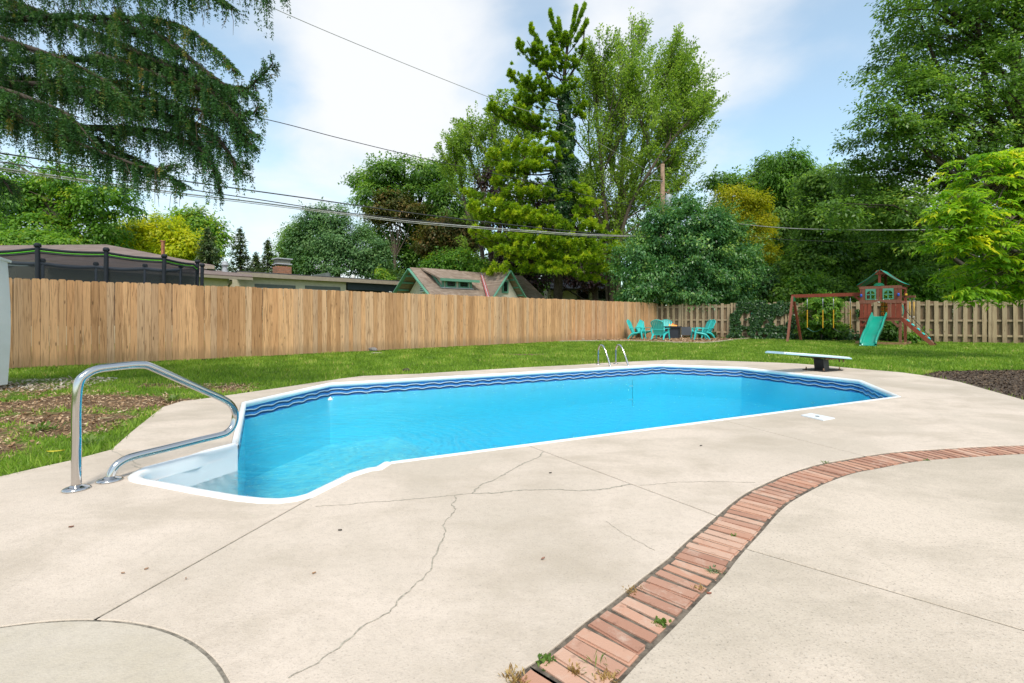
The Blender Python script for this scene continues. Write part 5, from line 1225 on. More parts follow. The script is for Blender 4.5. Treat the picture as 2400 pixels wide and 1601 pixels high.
# ================================================================ fire table and chairs
def chair_proto():
    t = thing('adirondack_chair', 'turquoise plastic adirondack chair', 'chair', (0, 0, 0), 0, 'turquoise adirondack chairs around the fire table')
    def cpart(mb, name): o = bpy.data.objects.new(name, mb.mesh(name)); COL.objects.link(o); o.data.materials.append(M['teal']); o.parent = t; return o
    # x across, -y is the front; seat slopes down to the back
    mb = MB()
    for i in range(6): y = -.34 + i * .095; mb.bar((-.26, y, .395 - .16 * (i / 5)), (.26, y, .395 - .16 * (i / 5)), .085, .022)
    cpart(mb, 'seat')
    mb = MB()     # fan of back slats with a rounded top and a rim
    for i in range(7):
        s_ = (i - 3) / 3; x0, x1 = s_ * .20, s_ * .30; top = .98 - .10 * s_ * s_
        a = Vector((x0, .15, .24)); b = Vector((x1, .15 + (top - .24) * .42, top)); mb.bar(a, b, .078, .016, (0, -1, .4))
    arcp = [Vector((.335 * math.sin(a), .15 + (.99 - .13 * math.sin(a) ** 2 - .24) * .42, .99 - .13 * math.sin(a) ** 2)) for a in [(-1.2 + 2.4 * i / 10) for i in range(11)]]
    mb.tube([Vector((-.21, .16, .30))] + arcp + [Vector((.21, .16, .30))], .022, 6)
    mb.bar((-.27, .27, .52), (.27, .27, .52), .03, .06); cpart(mb, 'backrest')
    for sx in (-1, 1):
        mb = MB(); mb.slab([(sx * .24 if sx > 0 else -.38, -.38, .585), (.38 if sx > 0 else -.24, -.38, .585), (.36 if sx > 0 else -.27, .30, .565), (.27 if sx > 0 else -.36, .30, .565)], .028); mb.bar((sx * .31, -.33, .57), (sx * .31, -.30, .40), .05, .07, (0, 1, 0)); cpart(mb, 'armrest')
        mb = MB(); pts = [Vector((sx * .31, -.31, .56)), Vector((sx * .315, -.33, .38)), Vector((sx * .33, -.36, .18)), Vector((sx * .345, -.39, 0))]; mb.tube(pts, [.04, .05, .038, .028], 6, False); cpart(mb, 'leg')
        mb = MB(); pts = [Vector((sx * .28, -.28, .36)), Vector((sx * .28, .02, .30)), Vector((sx * .285, .18, .25)), Vector((sx * .30, .30, .12)), Vector((sx * .31, .37, 0))]; mb.tube(pts, [.045, .05, .055, .042, .03], 6, False); cpart(mb, 'leg')
    return t
ch0 = chair_proto(); kids = list(ch0.children)
spots = [(1492, 794.5, 68, 'turquoise chair in profile at the left end, nearest the picket fence'), (1507, 792.2, 28, 'turquoise chair second from the left, turned half to the camera'), (1547, 796.0, 152, 'turquoise chair with its slatted back to the camera in front of the fire table'),
         (1562, 790.6, -4, 'turquoise chair behind the fire table facing the camera'), (1642, 796.0, -84, 'turquoise chair in profile right of the fire table, nearer of the pair'), (1653, 792.6, -70, 'turquoise chair half hidden behind the nearer right one')]
for i, (px, py, a, lab) in enumerate(spots):
    if i == 0: o = ch0
    else:
        o = ch0.copy(); COL.objects.link(o)
        for c in kids: cc = c.copy(); COL.objects.link(cc); cc.parent = o
    g = G(px, py); o.location = (g.x, g.y, .006); o.rotation_euler = (0, 0, rad(a) + math.atan2(-g.x, g.y) * 0.6); o['label'] = lab
g = P(1577, 745, 26.0); ft = thing('fire_table', 'dark square gas fire table among the turquoise chairs', 'fire table', (g.x, g.y, 0))
FMx = rotz(-.42)
MB().box((g.x, g.y, .30), (.70, .70, .58), FMx).build('base', M['charcoal'], ft); MB().box((g.x, g.y, .615), (.86, .86, .05), FMx).build('table_top', M['charcoal'], ft)
for sx, sy in ((-1, -1), (1, -1), (-1, 1), (1, 1)): MB().box(Vector((g.x, g.y, .30)) + FMx @ Vector((sx * .345, sy * .345, 0)), (.05, .05, .585), FMx).build('corner_trim', M['blackmetal'], ft)
MB().box((g.x, g.y, .645), (.4, .4, .02), FMx).build('burner_tray', M['blackmetal'], ft)
for i in range(9):
    dx, dy = R.uniform(-.18, .18), R.uniform(-.14, .14); h_ = R.uniform(.06, .17); MB().lathe((g.x + dx, g.y + dy, .65), [(.02, 0), (.045, h_ * .25), (.03, h_ * .6), (.004, h_)], 7).build('flame', M['flame'], ft)
g = P(1609, 745, 26.6); bx = thing('folded_panel', 'dark square panel with a slim white leg standing by the old fence', 'panel', (g.x, g.y, 0))
mb = MB(); mb.slab([(g.x - .28, g.y, .14), (g.x + .26, g.y - .03, .14), (g.x + .27, g.y + .12, .60), (g.x - .24, g.y + .15, .60)], .03); mb.build('panel_face', M['charcoal'], bx)
MB().tube([(g.x - .29, g.y - .02, .0), (g.x - .27, g.y + .02, .16)], .018, 6).build('leg', M['louver'], bx); MB().tube([(g.x + .25, g.y + .06, .0), (g.x + .25, g.y + .06, .2)], .018, 6).build('leg', M['charcoal'], bx)
# ================================================================ trees and plants
def leaf_quads(name, pos, dirs, nrm, L, Wd, mat, parent, rnd, droop=.15, fold=.0):
    side = norm(np.cross(dirs, nrm)); up = norm(np.cross(side, dirs)); n = len(pos)
    L = np.broadcast_to(L, (n,))[:, None]; Wd = np.broadcast_to(Wd, (n,))[:, None]
    V = np.empty((n * 4, 3)); z = np.array([0, 0, 1.0])
    V[0::4] = pos - dirs * L * .5; V[1::4] = pos + side * Wd * .5 + up * Wd * .12; V[2::4] = pos + dirs * L * .5 - z * L * droop; V[3::4] = pos - side * Wd * .5 + up * Wd * .12
    return np_mesh(name, V, np.arange(n * 4).reshape(-1, 4), mat, parent, np.repeat(np.clip(rnd, 0, 1), 4))
def rand_dir(n): return norm(rg.normal(size=(n, 3)))
def blobs3(blobs, Y, dy=.0, depth=.85):
    out = []
    for b in blobs:
        px, py, rx, ry = b[:4]; y = Y + (b[4] if len(b) > 4 else rg.uniform(-1, 1) * dy); s = y / F
        out.append((np.array(P(px, py, y)), np.array([rx * s, min(rx, ry * 1.4) * s * depth, ry * s])))
    return out
def clumps(bl, ncl, inner=.45, backcut=.75):
    wts = np.array([r[0] * r[2] for c, r in bl]); wts = wts / wts.sum(); cnt = rg.multinomial(ncl, wts); C, O = [], []
    for (c, r), k in zip(bl, cnt):
        k2 = int(k * 1.6) + 3; d = rand_dir(k2); keep = (d[:, 1] < .35) | (rg.random(k2) > backcut); d = d[keep][:k]
        f = inner + (1 - inner) * rg.random(len(d)) ** .6
        C.append(c + d * f[:, None] * r); O.append(d)
    return np.concatenate(C), np.concatenate(O)
def spray_leaves(c, d, L, per, leafL, tone):
    """leaves set alternately along straight-ish twigs"""
    k = len(c); i = np.repeat(np.arange(k), per); t = np.tile(np.linspace(.08, 1.0, per), k) + rg.normal(0, .03, k * per); n = len(i); ax = d[i]
    o = rand_dir(n); o = norm(o - ax * (o * ax).sum(1)[:, None]); p = c[i] + ax * (t * np.broadcast_to(L, (k,))[i])[:, None] + o * (.10 + .22 * rg.random(n) * (1.1 - t))[:, None]; p[:, 2] -= .10 * t * t * np.broadcast_to(L, (k,))[i]
    dd = norm(ax * .8 + o * .8 + rg.normal(size=(n, 3)) * .25); nr = norm(np.array([0, -.15, .8]) + rg.normal(size=(n, 3)) * .5); nr = norm(nr - dd * (nr * dd).sum(1)[:, None])
    return p, dd, nr, leafL * rg.uniform(.65, 1.2, n), np.asarray(tone)[i] + rg.normal(0, .15, n)
def crown(parent, bl, nleaf, L, mat, cr, flat=.6, per=55, aspect=.55, inner=.45, up=.9, droop=.12, name='crown', tone=(.5, .18, .16), top=0.0, zmin=None, outw=.7, spray=.30, sprayL=1.5, sprayup=.35, sper=18):
    C, O = clumps(bl, max(8, nleaf // per), inner)
    if zmin is not None: k = C[:, 2] > zmin; C, O = C[k], O[k]
    m = len(C); R_ = cr * rg.uniform(.65, 1.3, m); i = np.repeat(np.arange(m), per); n = len(i)
    d = rand_dir(n); f = rg.random(n) ** .45; off = d * (f * R_[i])[:, None]; off[:, 2] *= flat
    pos = C[i] + off
    nr = norm(np.array([0, 0, up]) + O[i] * outw + d * .35 + rg.normal(size=(n, 3)) * .38)
    h = norm(O[i] * .5 + d * .7 + rg.normal(size=(n, 3)) * .5 - np.array([0, 0, .25]))
    dr_ = norm(h - nr * (h * nr).sum(1)[:, None])
    ct = tone[0] + rg.normal(0, tone[1], m); r = ct[i] + rg.normal(0, tone[2], n) + top * off[:, 2] / (cr * flat)
    ll = L * rg.uniform(.7, 1.25, n)
    k = int(m * spray)
    if k:      # twigs that break the outline
        j = rg.choice(m, k, replace=False); sdv = norm(O[j] * .8 + np.array([0, 0, sprayup]) + rg.normal(size=(k, 3)) * .45); p2, d2_, n2, l2, r2 = spray_leaves(C[j], sdv, cr * sprayL * rg.uniform(.6, 1.2, k), sper, L * .9, ct[j] + .06)
        pos, dr_, nr, ll, r = np.concatenate([pos, p2]), np.concatenate([dr_, d2_]), np.concatenate([nr, n2]), np.concatenate([ll, l2]), np.concatenate([r, r2])
    o = leaf_quads(name, pos, dr_, nr, ll, ll * aspect, mat, parent, r, droop)
    return C, o
def limbs_to(mb, trunk, C, k, r0, n=5, sagf=.12):
    """tapered limbs from the trunk polyline to k of the leaf clumps"""
    if not len(C): return
    sel = rg.choice(len(C), min(k, len(C)), replace=False); T = [Vector(p) for p in trunk]
    for s in sel:
        c = Vector(C[s]); best = None
        for j in range(len(T) - 1):
            for f in (0, .33, .66):
                q = T[j].lerp(T[j + 1], f)
                if q.z < c.z - .15 * (c - q).length or best is None:
                    dd = (q - c).length + abs(c.z - q.z - .5 * (c - q).xy.length) * .6
                    if best is None or dd < best[0]: best = (dd, q)
        q = best[1]; L = (c - q).length
        if L < .2: continue
        m1 = q.lerp(c, .35) + Vector((R.uniform(-.06, .06), R.uniform(-.06, .06), sagf * .8)) * L; m2 = q.lerp(c, .7) + Vector((R.uniform(-.07, .07), R.uniform(-.07, .07), sagf)) * L
        rr = r0 * min(1, .35 + L * .12); mb.tube([q, m1, m2, c], [rr, rr * .7, rr * .42, rr * .15], n, True, False)
def tree(name, label, cat, trunk, rads, blobs, Y, nleaf, L, mat, cr, dy=.6, limbs=30, bark='bark', limb_r=.09, kind=None, group=None, branches=(), **kw):
    tp_ = [Vector(t) for t in trunk]; root = thing(name, label, cat, (tp_[0].x, tp_[0].y, 0), 0, group, kind)
    bl = blobs3(blobs, Y, dy) if blobs and not isinstance(blobs[0][0], np.ndarray) else blobs
    C, o = crown(root, bl, nleaf, L, mat, cr, **kw)
    mb = MB(); mb.tube(spline(tp_, 3), list(np.interp(np.linspace(0, len(rads) - 1, 3 * (len(tp_) - 1) + 1), range(len(rads)), rads)), 8, True, False)
    for br, rr in branches:
        bp_ = [Vector(b) for b in br]; mb.tube(spline(bp_, 3), list(np.linspace(rr, rr * .35, 3 * (len(bp_) - 1) + 1)), 6, True, False)
    limbs_to(mb, tp_, C, limbs, limb_r)
    mb.build('trunk', M[bark], root); return root
def TP(*pp): return [P(*p) for p in pp]
def gnd(px, Y): q = P(px, HY, Y); return Vector((q.x, q.y, -.05))

LM = {}
LM['mid'] = leafmat('leaf_mid_green', [(0, (.026, .062, .010)), (.5, (.066, .125, .020)), (1, (.14, .20, .032))], .44, gain=2.45)
LM['fresh'] = leafmat('leaf_fresh_green', [(0, (.045, .115, .014)), (.5, (.10, .21, .022)), (.85, (.17, .28, .03)), (1, (.30, .34, .03))], .4)
LM['yellow'] = leafmat('leaf_yellow', [(0, (.12, .20, .012)), (.35, (.30, .35, .012)), (.75, (.45, .45, .015)), (1, (.54, .46, .02))], .45, gain=1.45)
LM['gold'] = leafmat('leaf_gold_green', [(0, (.085, .135, .012)), (.35, (.20, .225, .012)), (.75, (.33, .315, .014)), (1, (.42, .35, .02))], .45, gain=1.5)
LM['pear'] = leafmat('leaf_grey_green', [(0, (.020, .055, .018)), (.5, (.055, .115, .038)), (1, (.13, .20, .075))], .34, gain=2.1)
LM['dark'] = leafmat('leaf_dark_green', [(0, (.012, .040, .010)), (.5, (.032, .082, .018)), (.9, (.065, .13, .026)), (1, (.15, .17, .03))], .3)
LM['maple'] = leafmat('leaf_maple_dark', [(0, (.020, .046, .009)), (.5, (.054, .098, .016)), (.88, (.105, .160, .028)), (1, (.17, .19, .03))], .46, .4, .45, 2.9)
LM['rust'] = leafmat('leaf_rusty', [(0, (.035, .05, .012)), (.5, (.085, .095, .02)), (1, (.19, .11, .035))])
LM['purple'] = leafmat('leaf_purple', [(0, (.014, .008, .010)), (.6, (.040, .018, .022)), (1, (.085, .05, .035))], .25)
LM['silver'] = leafmat('leaf_silver_maple', [(0, (.065, .115, .016)), (.5, (.135, .205, .030)), (1, (.24, .30, .055))], .47, gain=1.9)
LM['cherry'] = leafmat('leaf_bluish_green', [(0, (.014, .048, .016)), (.5, (.036, .092, .026)), (.9, (.09, .165, .05)), (1, (.15, .21, .05))], .36, .35, .5, 2.6)
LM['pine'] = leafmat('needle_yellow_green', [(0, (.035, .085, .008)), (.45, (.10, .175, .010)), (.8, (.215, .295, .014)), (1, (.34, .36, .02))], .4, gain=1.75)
LM['pinedark'] = leafmat('needle_dark', [(0, (.022, .06, .012)), (.6, (.05, .105, .018)), (1, (.12, .17, .02))], .3)
LM['spruce'] = leafmat('needle_spruce', [(0, (.006, .020, .007)), (.45, (.017, .046, .011)), (.75, (.033, .07, .017)), (.9, (.075, .08, .018)), (1, (.115, .085, .022))], .28, gain=2.9)
LM['farspruce'] = leafmat('needle_far_spruce', [(0, (.020, .040, .014)), (.6, (.045, .070, .025)), (1, (.10, .105, .035))], .2, gain=2.2)
LM['ivy'] = leafmat('leaf_ivy', [(0, (.010, .036, .009)), (.6, (.028, .075, .017)), (1, (.075, .14, .025))], .2, .35, .5)
LM['long'] = leafmat('leaf_long_lime', [(0, (.055, .135, .012)), (.5, (.13, .24, .016)), (.85, (.25, .33, .022)), (1, (.42, .39, .02))], .48, gain=1.8)
LM['woods'] = leafmat('leaf_woods', [(0, (.018, .045, .008)), (.5, (.052, .098, .016)), (1, (.12, .18, .028))], .46, gain=2.8)

# --- trees beyond the houses, left
tree('maple_tree', 'bright green open maple with forked trunk above the hip roofed house at far left', 'tree', [gnd(132, 40)] + TP((136, 600, 40), (146, 545, 40), (160, 500, 40), (172, 450, 40)), [.5, .42, .36, .25, .12],
     [(40, 475, 70, 60), (125, 470, 75, 60), (220, 480, 75, 45), (300, 490, 38, 26), (80, 545, 100, 40), (215, 555, 95, 38), (10, 420, 60, 60), (150, 425, 60, 35), (265, 455, 45, 22)], 40, 26000, .30, LM['fresh'], 1.0, 1.5, 40, branches=[(TP((148, 542, 40), (180, 520, 40), (205, 512, 40), (225, 490, 40), (240, 470, 40)), .22), (TP((150, 530, 40), (110, 480, 40), (70, 450, 40)), .2)], flat=.5, inner=.35)
tree('round_shrub', 'low light green rounded tree just above the left roof', 'tree', [gnd(75, 37)] + TP((75, 600, 37), (78, 570, 37)), [.25, .2, .08], [(75, 568, 85, 22), (30, 572, 60, 22), (140, 572, 45, 16)], 37, 7000, .26, LM['fresh'], .9, .5, 10, tone=(.62, .1, .14))
tree('yellow_tree', 'bright yellow tree above the left roof', 'tree', [gnd(360, 44)] + TP((360, 640, 44), (365, 590, 44), (372, 550, 44)), [.35, .3, .2, .08], [(330, 545, 32, 30), (385, 550, 48, 42), (430, 575, 42, 32), (360, 585, 55, 28), (405, 590, 40, 22)], 44, 13000, .30, LM['yellow'], 1.0, .8, 20, tone=(.55, .2, .15))
tree('maple_tree', 'yellow green tree behind the bright yellow one', 'tree', [gnd(470, 48)] + TP((470, 650, 48), (465, 580, 48), (460, 530, 48)), [.4, .33, .22, .08], [(455, 525, 42, 32), (425, 550, 40, 40), (500, 555, 28, 40), (470, 580, 55, 35)], 48, 13000, .32, LM['fresh'], 1.1, .8, 20, tone=(.68, .16, .15))
tree('maple_tree', 'green tree between the left maple and the bright yellow tree', 'tree', [gnd(280, 47)] + TP((280, 640, 47), (282, 570, 47)), [.4, .3, .1], [(280, 565, 60, 42), (240, 585, 60, 26), (315, 590, 45, 25)], 47, 10000, .32, LM['mid'], 1.1, .8, 16, tone=(.72, .14, .15))
def far_spruce(px, top, base, hw, Y, label, dens, lm='farspruce'):
    b = gnd(px, Y); tz = P(px, top, Y).z; s = Y / F; root = thing('spruce_tree', label, 'tree', (b.x, b.y, 0), 0, 'small dark spruces beyond the flat roof'); mb = MB(); mb.tube([b, (b.x, Y, tz)], [.22, .03], 6)
    pos, dr_, nr, rn_ = [], [], [], []; zb = P(px, base, Y).z; lv = 15
    for i in range(lv):
        t = i / (lv - 1); z = zb + (tz - .3 - zb) * t; rl = hw * s * (1 - t) ** .8 * R.uniform(.75, 1.1) + .15
        for k in range(7):
            a = 6.283 * (k + R.random()) / 7; L = rl * R.uniform(.6, 1.15); e = Vector((math.cos(a), math.sin(a), 0)); p0 = Vector((b.x, Y, z)); p1 = p0 + e * L + Vector((0, 0, -.22 * L + .1)); mb.tube([p0, p0.lerp(p1, .5) + Vector((0, 0, -.1 * L)), p1], [.04, .03, .012], 3, True, False)
            n = int(dens * L) + 4
            for q in range(n):
                f = R.uniform(.15, 1.05); pp = p0.lerp(p1, f) + Vector((R.gauss(0, .08), R.gauss(0, .08), R.gauss(-.10, .12))); pos.append(pp); dv = (e + Vector((R.gauss(0, .6), R.gauss(0, .6), R.gauss(-.35, .35)))).normalized(); dr_.append(dv); nr.append((R.gauss(0, .5), R.gauss(0, .5), 1)); rn_.append(R.gauss(.5, .22))
    mb.build('trunk', M['darkbark'], root); pos, dr_, nr = np.array(pos), np.array(dr_), norm(np.array(nr)); leaf_quads('crown', pos, norm(dr_), nr, .38 * rg.uniform(.6, 1.3, len(pos)), .10, LM[lm], root, np.array(rn_), .1)
far_spruce(488, 530, 660, 52, 43, 'broad dull spruce in front of the yellow green tree', 34)
far_spruce(563, 532, 660, 44, 46, 'tallest thin dark spruce beyond the flat roof', 20)
far_spruce(628, 558, 660, 34, 47, 'smallest thin spruce left of the brick chimney', 18)
far_spruce(600, 590, 660, 30, 50, 'low spruce between the two thin ones', 18)
# --- centre left
tree('pear_tree', 'dense grey green rounded tree behind the brick chimney', 'tree', [gnd(790, 46)] + TP((790, 690, 46), (790, 620, 46), (785, 560, 46), (780, 510, 46)), [.4, .36, .3, .2, .08],
     [(770, 520, 52, 46), (800, 570, 78, 60), (850, 590, 66, 52), (740, 560, 55, 50), (780, 618, 90, 36), (880, 622, 42, 34), (700, 585, 34, 50), (735, 520, 28, 30)], 46, 36000, .23, LM['pear'], .85, .8, 20, tone=(.56, .16, .18), per=60)
tree('pear_tree', 'smaller rounded green tree left of the grey green one behind the chimney', 'tree', [gnd(690, 48)] + TP((690, 690, 48), (690, 600, 48), (692, 560, 48)), [.3, .25, .18, .06], [(685, 580, 30, 46), (700, 545, 28, 30), (668, 610, 24, 34), (705, 610, 40, 40)], 48, 12000, .22, LM['mid'], .9, .5, 14, tone=(.6, .16, .16))
tree('oak_tree', 'big dark spreading tree behind the grey green rounded one', 'tree', [gnd(965, 56)] + TP((965, 690, 56), (968, 600, 56), (980, 530, 56), (985, 470, 56)), [.75, .6, .5, .35, .15],
     [(865, 425, 42, 26), (900, 410, 45, 30), (965, 405, 62, 34), (1030, 415, 50, 38), (890, 470, 60, 42), (975, 470, 85, 48), (1060, 480, 60, 60), (940, 545, 80, 50), (1030, 560, 70, 60), (1080, 540, 50, 60), (930, 610, 70, 45), (990, 620, 70, 40)], 56, 46000, .37, LM['mid'], 1.35, 1.5, 46, 'darkbark', .16, tone=(.36, .2, .17), flat=.5, branches=[(TP((972, 560, 56), (930, 500, 56), (880, 440, 55)), .3), (TP((980, 520, 56), (1010, 460, 56), (1030, 420, 56)), .28)])
tree('oak_tree', 'olive tinged tree crown in front of the big dark spreading tree', 'tree', [gnd(925, 53)] + TP((925, 700, 53), (925, 560, 53)), [.3, .25, .1], [(920, 470, 45, 22), (945, 495, 55, 24), (890, 500, 35, 20)], 53, 7000, .3, LM['rust'], 1.0, .5, 8, tone=(.5, .15, .15), flat=.5)
tree('rusty_tree', 'reddish brown tinged tree above the cottage roof', 'tree', [gnd(1060, 50)] + TP((1060, 690, 50), (1060, 600, 50), (1062, 550, 50)), [.35, .3, .2, .08], [(1040, 545, 55, 30), (1090, 560, 45, 34), (1010, 575, 36, 26), (1075, 600, 45, 28)], 50, 13000, .28, LM['rust'], 1.0, .8, 14, tone=(.55, .22, .18), flat=.5)
tree('garden_shrub', 'bright green shrub right above the cottage roof', 'shrub', [gnd(1055, 40)] + TP((1055, 690, 40), (1055, 640, 40)), [.14, .1, .04], [(1030, 625, 36, 24), (1072, 612, 36, 28), (1110, 632, 40, 22), (1060, 645, 60, 20)], 40, 11000, .24, LM['fresh'], .8, .5, 8, tone=(.42, .2, .16))
tree('garden_shrub', 'small yellow green bush left of the cottage gable', 'shrub', [gnd(893, 41)] + TP((893, 690, 41), (893, 650, 41)), [.1, .08, .03], [(893, 644, 15, 12), (905, 655, 14, 10)], 41, 1800, .2, LM['fresh'], .4, .2, 4, tone=(.7, .15, .15))
tree('evergreen_hedge', 'dark hedge line behind the cottage ridge', 'hedge', [gnd(1180, 42)] + TP((1180, 690, 42), (1180, 660, 42)), [.1, .08, .04], [(1120, 650, 50, 16), (1180, 645, 60, 22), (1240, 650, 50, 26), (940, 652, 40, 18)], 42, 9000, .22, LM['pinedark'], .7, .3, 4, tone=(.6, .15, .2))
# --- ascending maples (twigs sweep upward and outward)
def maple_up(name, label, base, stems, Y, levels, leafL, mat, nleaf, bark, seed, spread=.5, upb=.55, bias=(0, 0), fill=None, nspray=0, hub=None):
    rr = random.Random(seed); root = thing(name, label, 'tree', (base.x, base.y, 0)); mb = MB(); tw = []
    def grow(p, d, L, r, lev):
        n = 4; pts = [p]; dd = d.copy()
        for i in range(n):
            dd = (dd + Vector((rr.gauss(0, .10), rr.gauss(0, .10), .05 * upb)) + Vector((bias[0], bias[1], 0)) * .05).normalized(); pts.append(pts[-1] + dd * L / n)
        mb.tube(pts, [r * (1 - .55 * i / n) for i in range(n + 1)], 6 if lev == 0 else (5 if lev == 1 else 3), True, False)
        if lev >= levels: tw.append((pts, L)); return
        kn = 5 if lev == 0 else 4
        for k in range(kn):
            t = .30 + .70 * (k + rr.random() * .6) / kn; i = min(n - 1, int(t * n)); q = pts[i].lerp(pts[i + 1], t * n - i) if t * n - i <= 1 else pts[i + 1]
            a = rr.uniform(0, 6.283); o = Vector((math.cos(a), math.sin(a), 0)); nd = (dd + o * spread * rr.uniform(.6, 1.3) + Vector((0, 0, .12 * upb))).normalized()
            grow(q, nd, L * rr.uniform(.52, .78), r * .5, lev + 1)
        grow(pts[-1], dd, L * .6, r * .45, lev + 1)
    for pth, r in stems:
        pts = [Vector(p) for p in pth]; mb.tube(spline(pts, 3), list(np.linspace(r, r * .5, 3 * (len(pts) - 1) + 1)), 7, True, False)
        d = (pts[-1] - pts[-2]).normalized(); Lt = (pts[-1] - pts[0]).length
        grow(pts[-1], d, Lt * .23, r * .5, 0)
        for j in range(1, len(pts)):
            for k in range(2):
                a = rr.uniform(0, 6.283); o = Vector((math.cos(a), math.sin(a), 0)); t = rr.random(); q = pts[j - 1].lerp(pts[j], t)
                if j == 1 and t < .5: continue
                grow(q, (d * .8 + o * .7).normalized(), Lt * rr.uniform(.14, .24), r * .35, 1)
    mb.build('trunk', M[bark], root)
    per = max(3, nleaf // len(tw)); pos, dr_ = [], []
    for pts, L in tw:
        m = len(pts) - 1
        for k in range(per):
            t = rr.random() ** .8 * m; i = min(m - 1, int(t)); q = pts[i].lerp(pts[i + 1], t - i); ax = (pts[i + 1] - pts[i]).normalized(); o = Vector((rr.gauss(0, 1), rr.gauss(0, 1), rr.gauss(0, 1))); o = (o - ax * o.dot(ax)).normalized()
            pos.append(q + o * rr.uniform(.03, .34)); dr_.append((ax * .8 + o * .8 + Vector((0, 0, -.1))).normalized())
    n = len(pos); pos, dr_ = np.array(pos), np.array(dr_); nr = norm(rg.normal(size=(n, 3)) * .55 + np.array([0, -.2, .7])); nr = norm(nr - dr_ * (nr * dr_).sum(1)[:, None])
    ll = leafL * rg.uniform(.65, 1.25, n); tn_ = np.repeat(rg.normal(.5, .14, len(tw)), per) + rg.normal(0, .17, n)
    if fill:      # feathery sprays fanning out from the fork
        C, O = clumps(blobs3(fill, Y, 1.2, .9), nspray, .05, .5); sdv = norm(norm(C - np.array(hub)) + rg.normal(size=C.shape) * .22); p2, d2_, n2, l2, r2 = spray_leaves(C, sdv, rg.uniform(.9, 1.9, len(C)), 34, leafL * .95, rg.normal(.52, .15, len(C)))
        pos, dr_, nr, ll, tn_ = np.concatenate([pos, p2]), np.concatenate([dr_, d2_]), np.concatenate([nr, n2]), np.concatenate([ll, l2]), np.concatenate([tn_, r2])
    leaf_quads('crown', pos, dr_, nr, ll, ll * .6, mat, root, tn_, .1)
    return root
YS = 38
sb_ = gnd(1440, YS)
stems = [([sb_] + TP((1432, 620, YS), (1424, 540, YS), (1415, 470, YS), (1410, 390, YS), (1404, 320, YS)), .24), ([sb_ + Vector((.4, .2, 0))] + TP((1450, 560, YS + .4), (1476, 470, YS + .6), (1500, 380, YS + .8), (1513, 300, YS + 1)), .26),
         ([sb_ + Vector((.9, -.1, 0))] + TP((1490, 580, YS - .3), (1530, 500, YS - .5), (1560, 430, YS - .6), (1582, 370, YS - .6)), .17), ([sb_ + Vector((-.4, .4, 0))] + TP((1420, 600, YS + 1), (1400, 500, YS + 1.5), (1388, 430, YS + 2), (1382, 360, YS + 2)), .18), ([sb_ + Vector((.2, -.5, 0))] + TP((1450, 600, YS - 1), (1470, 500, YS - 1.5), (1500, 440, YS - 1.8), (1540, 375, YS - 2)), .18), ([sb_ + Vector((.1, .8, 0))] + TP((1440, 560, YS + 2), (1455, 450, YS + 2.4), (1460, 350, YS + 2.8), (1460, 280, YS + 3)), .28)]
maple_up('silver_maple', 'tall fan shaped light green maple with several upright stems right of the ivy pine', sb_, stems, YS, 3, .20, LM['silver'], 46000, 'bark', 5, .45, bias=(.3, 0), hub=P(1450, 600, YS), nspray=1450, fill=[(1415, 215, 40, 65), (1480, 195, 50, 70), (1555, 185, 55, 75), (1612, 205, 45, 75), (1605, 300, 60, 60), (1530, 280, 80, 90), (1440, 260, 60, 90), (1400, 340, 40, 70), (1480, 400, 80, 70), (1560, 400, 60, 60), (1645, 270, 22, 30), (1400, 440, 40, 60), (1520, 480, 60, 50), (1460, 500, 60, 50)])
b2m = gnd(1150, 45)
maple_up('silver_maple', 'light yellow green maple top showing left of the ivy pine', b2m, [([b2m] + TP((1150, 600, 45), (1140, 480, 45), (1120, 420, 45)), .28), ([b2m + Vector((.5, 0, 0))] + TP((1170, 560, 45), (1175, 450, 45), (1165, 385, 45)), .28), ([b2m + Vector((1.0, .4, 0))] + TP((1200, 560, 45), (1225, 450, 45), (1230, 370, 45)), .26), ([b2m + Vector((-.5, .4, 0))] + TP((1130, 590, 45), (1095, 500, 45), (1085, 450, 45)), .24)], 45, 2, .24, LM['silver'], 16000, 'bark', 9, .5, bias=(-.3, 0), hub=P(1170, 600, 45), nspray=420, fill=[(1085, 340, 28, 35), (1120, 315, 28, 35), (1150, 350, 50, 40), (1065, 400, 30, 35), (1110, 420, 60, 50), (1195, 380, 40, 50), (1230, 330, 40, 50)])
tree('plum_tree', 'dark purple leaved tree behind the pine', 'tree', [gnd(1395, 41)] + TP((1395, 690, 41), (1392, 600, 41), (1385, 500, 41)), [.3, .26, .2, .08], [(1185, 545, 45, 50), (1215, 600, 60, 45), (1150, 430, 34, 32), (1190, 470, 45, 50), (1240, 560, 60, 50), (1372, 450, 40, 50), (1400, 515, 30, 50), (1260, 640, 55, 40), (1370, 640, 60, 38), (1330, 560, 60, 60), (1290, 480, 60, 60), (1420, 600, 30, 50)], 41, 26000, .26, LM['purple'], 1.0, .6, 34, 'bark', .10, tone=(.5, .2, .2))
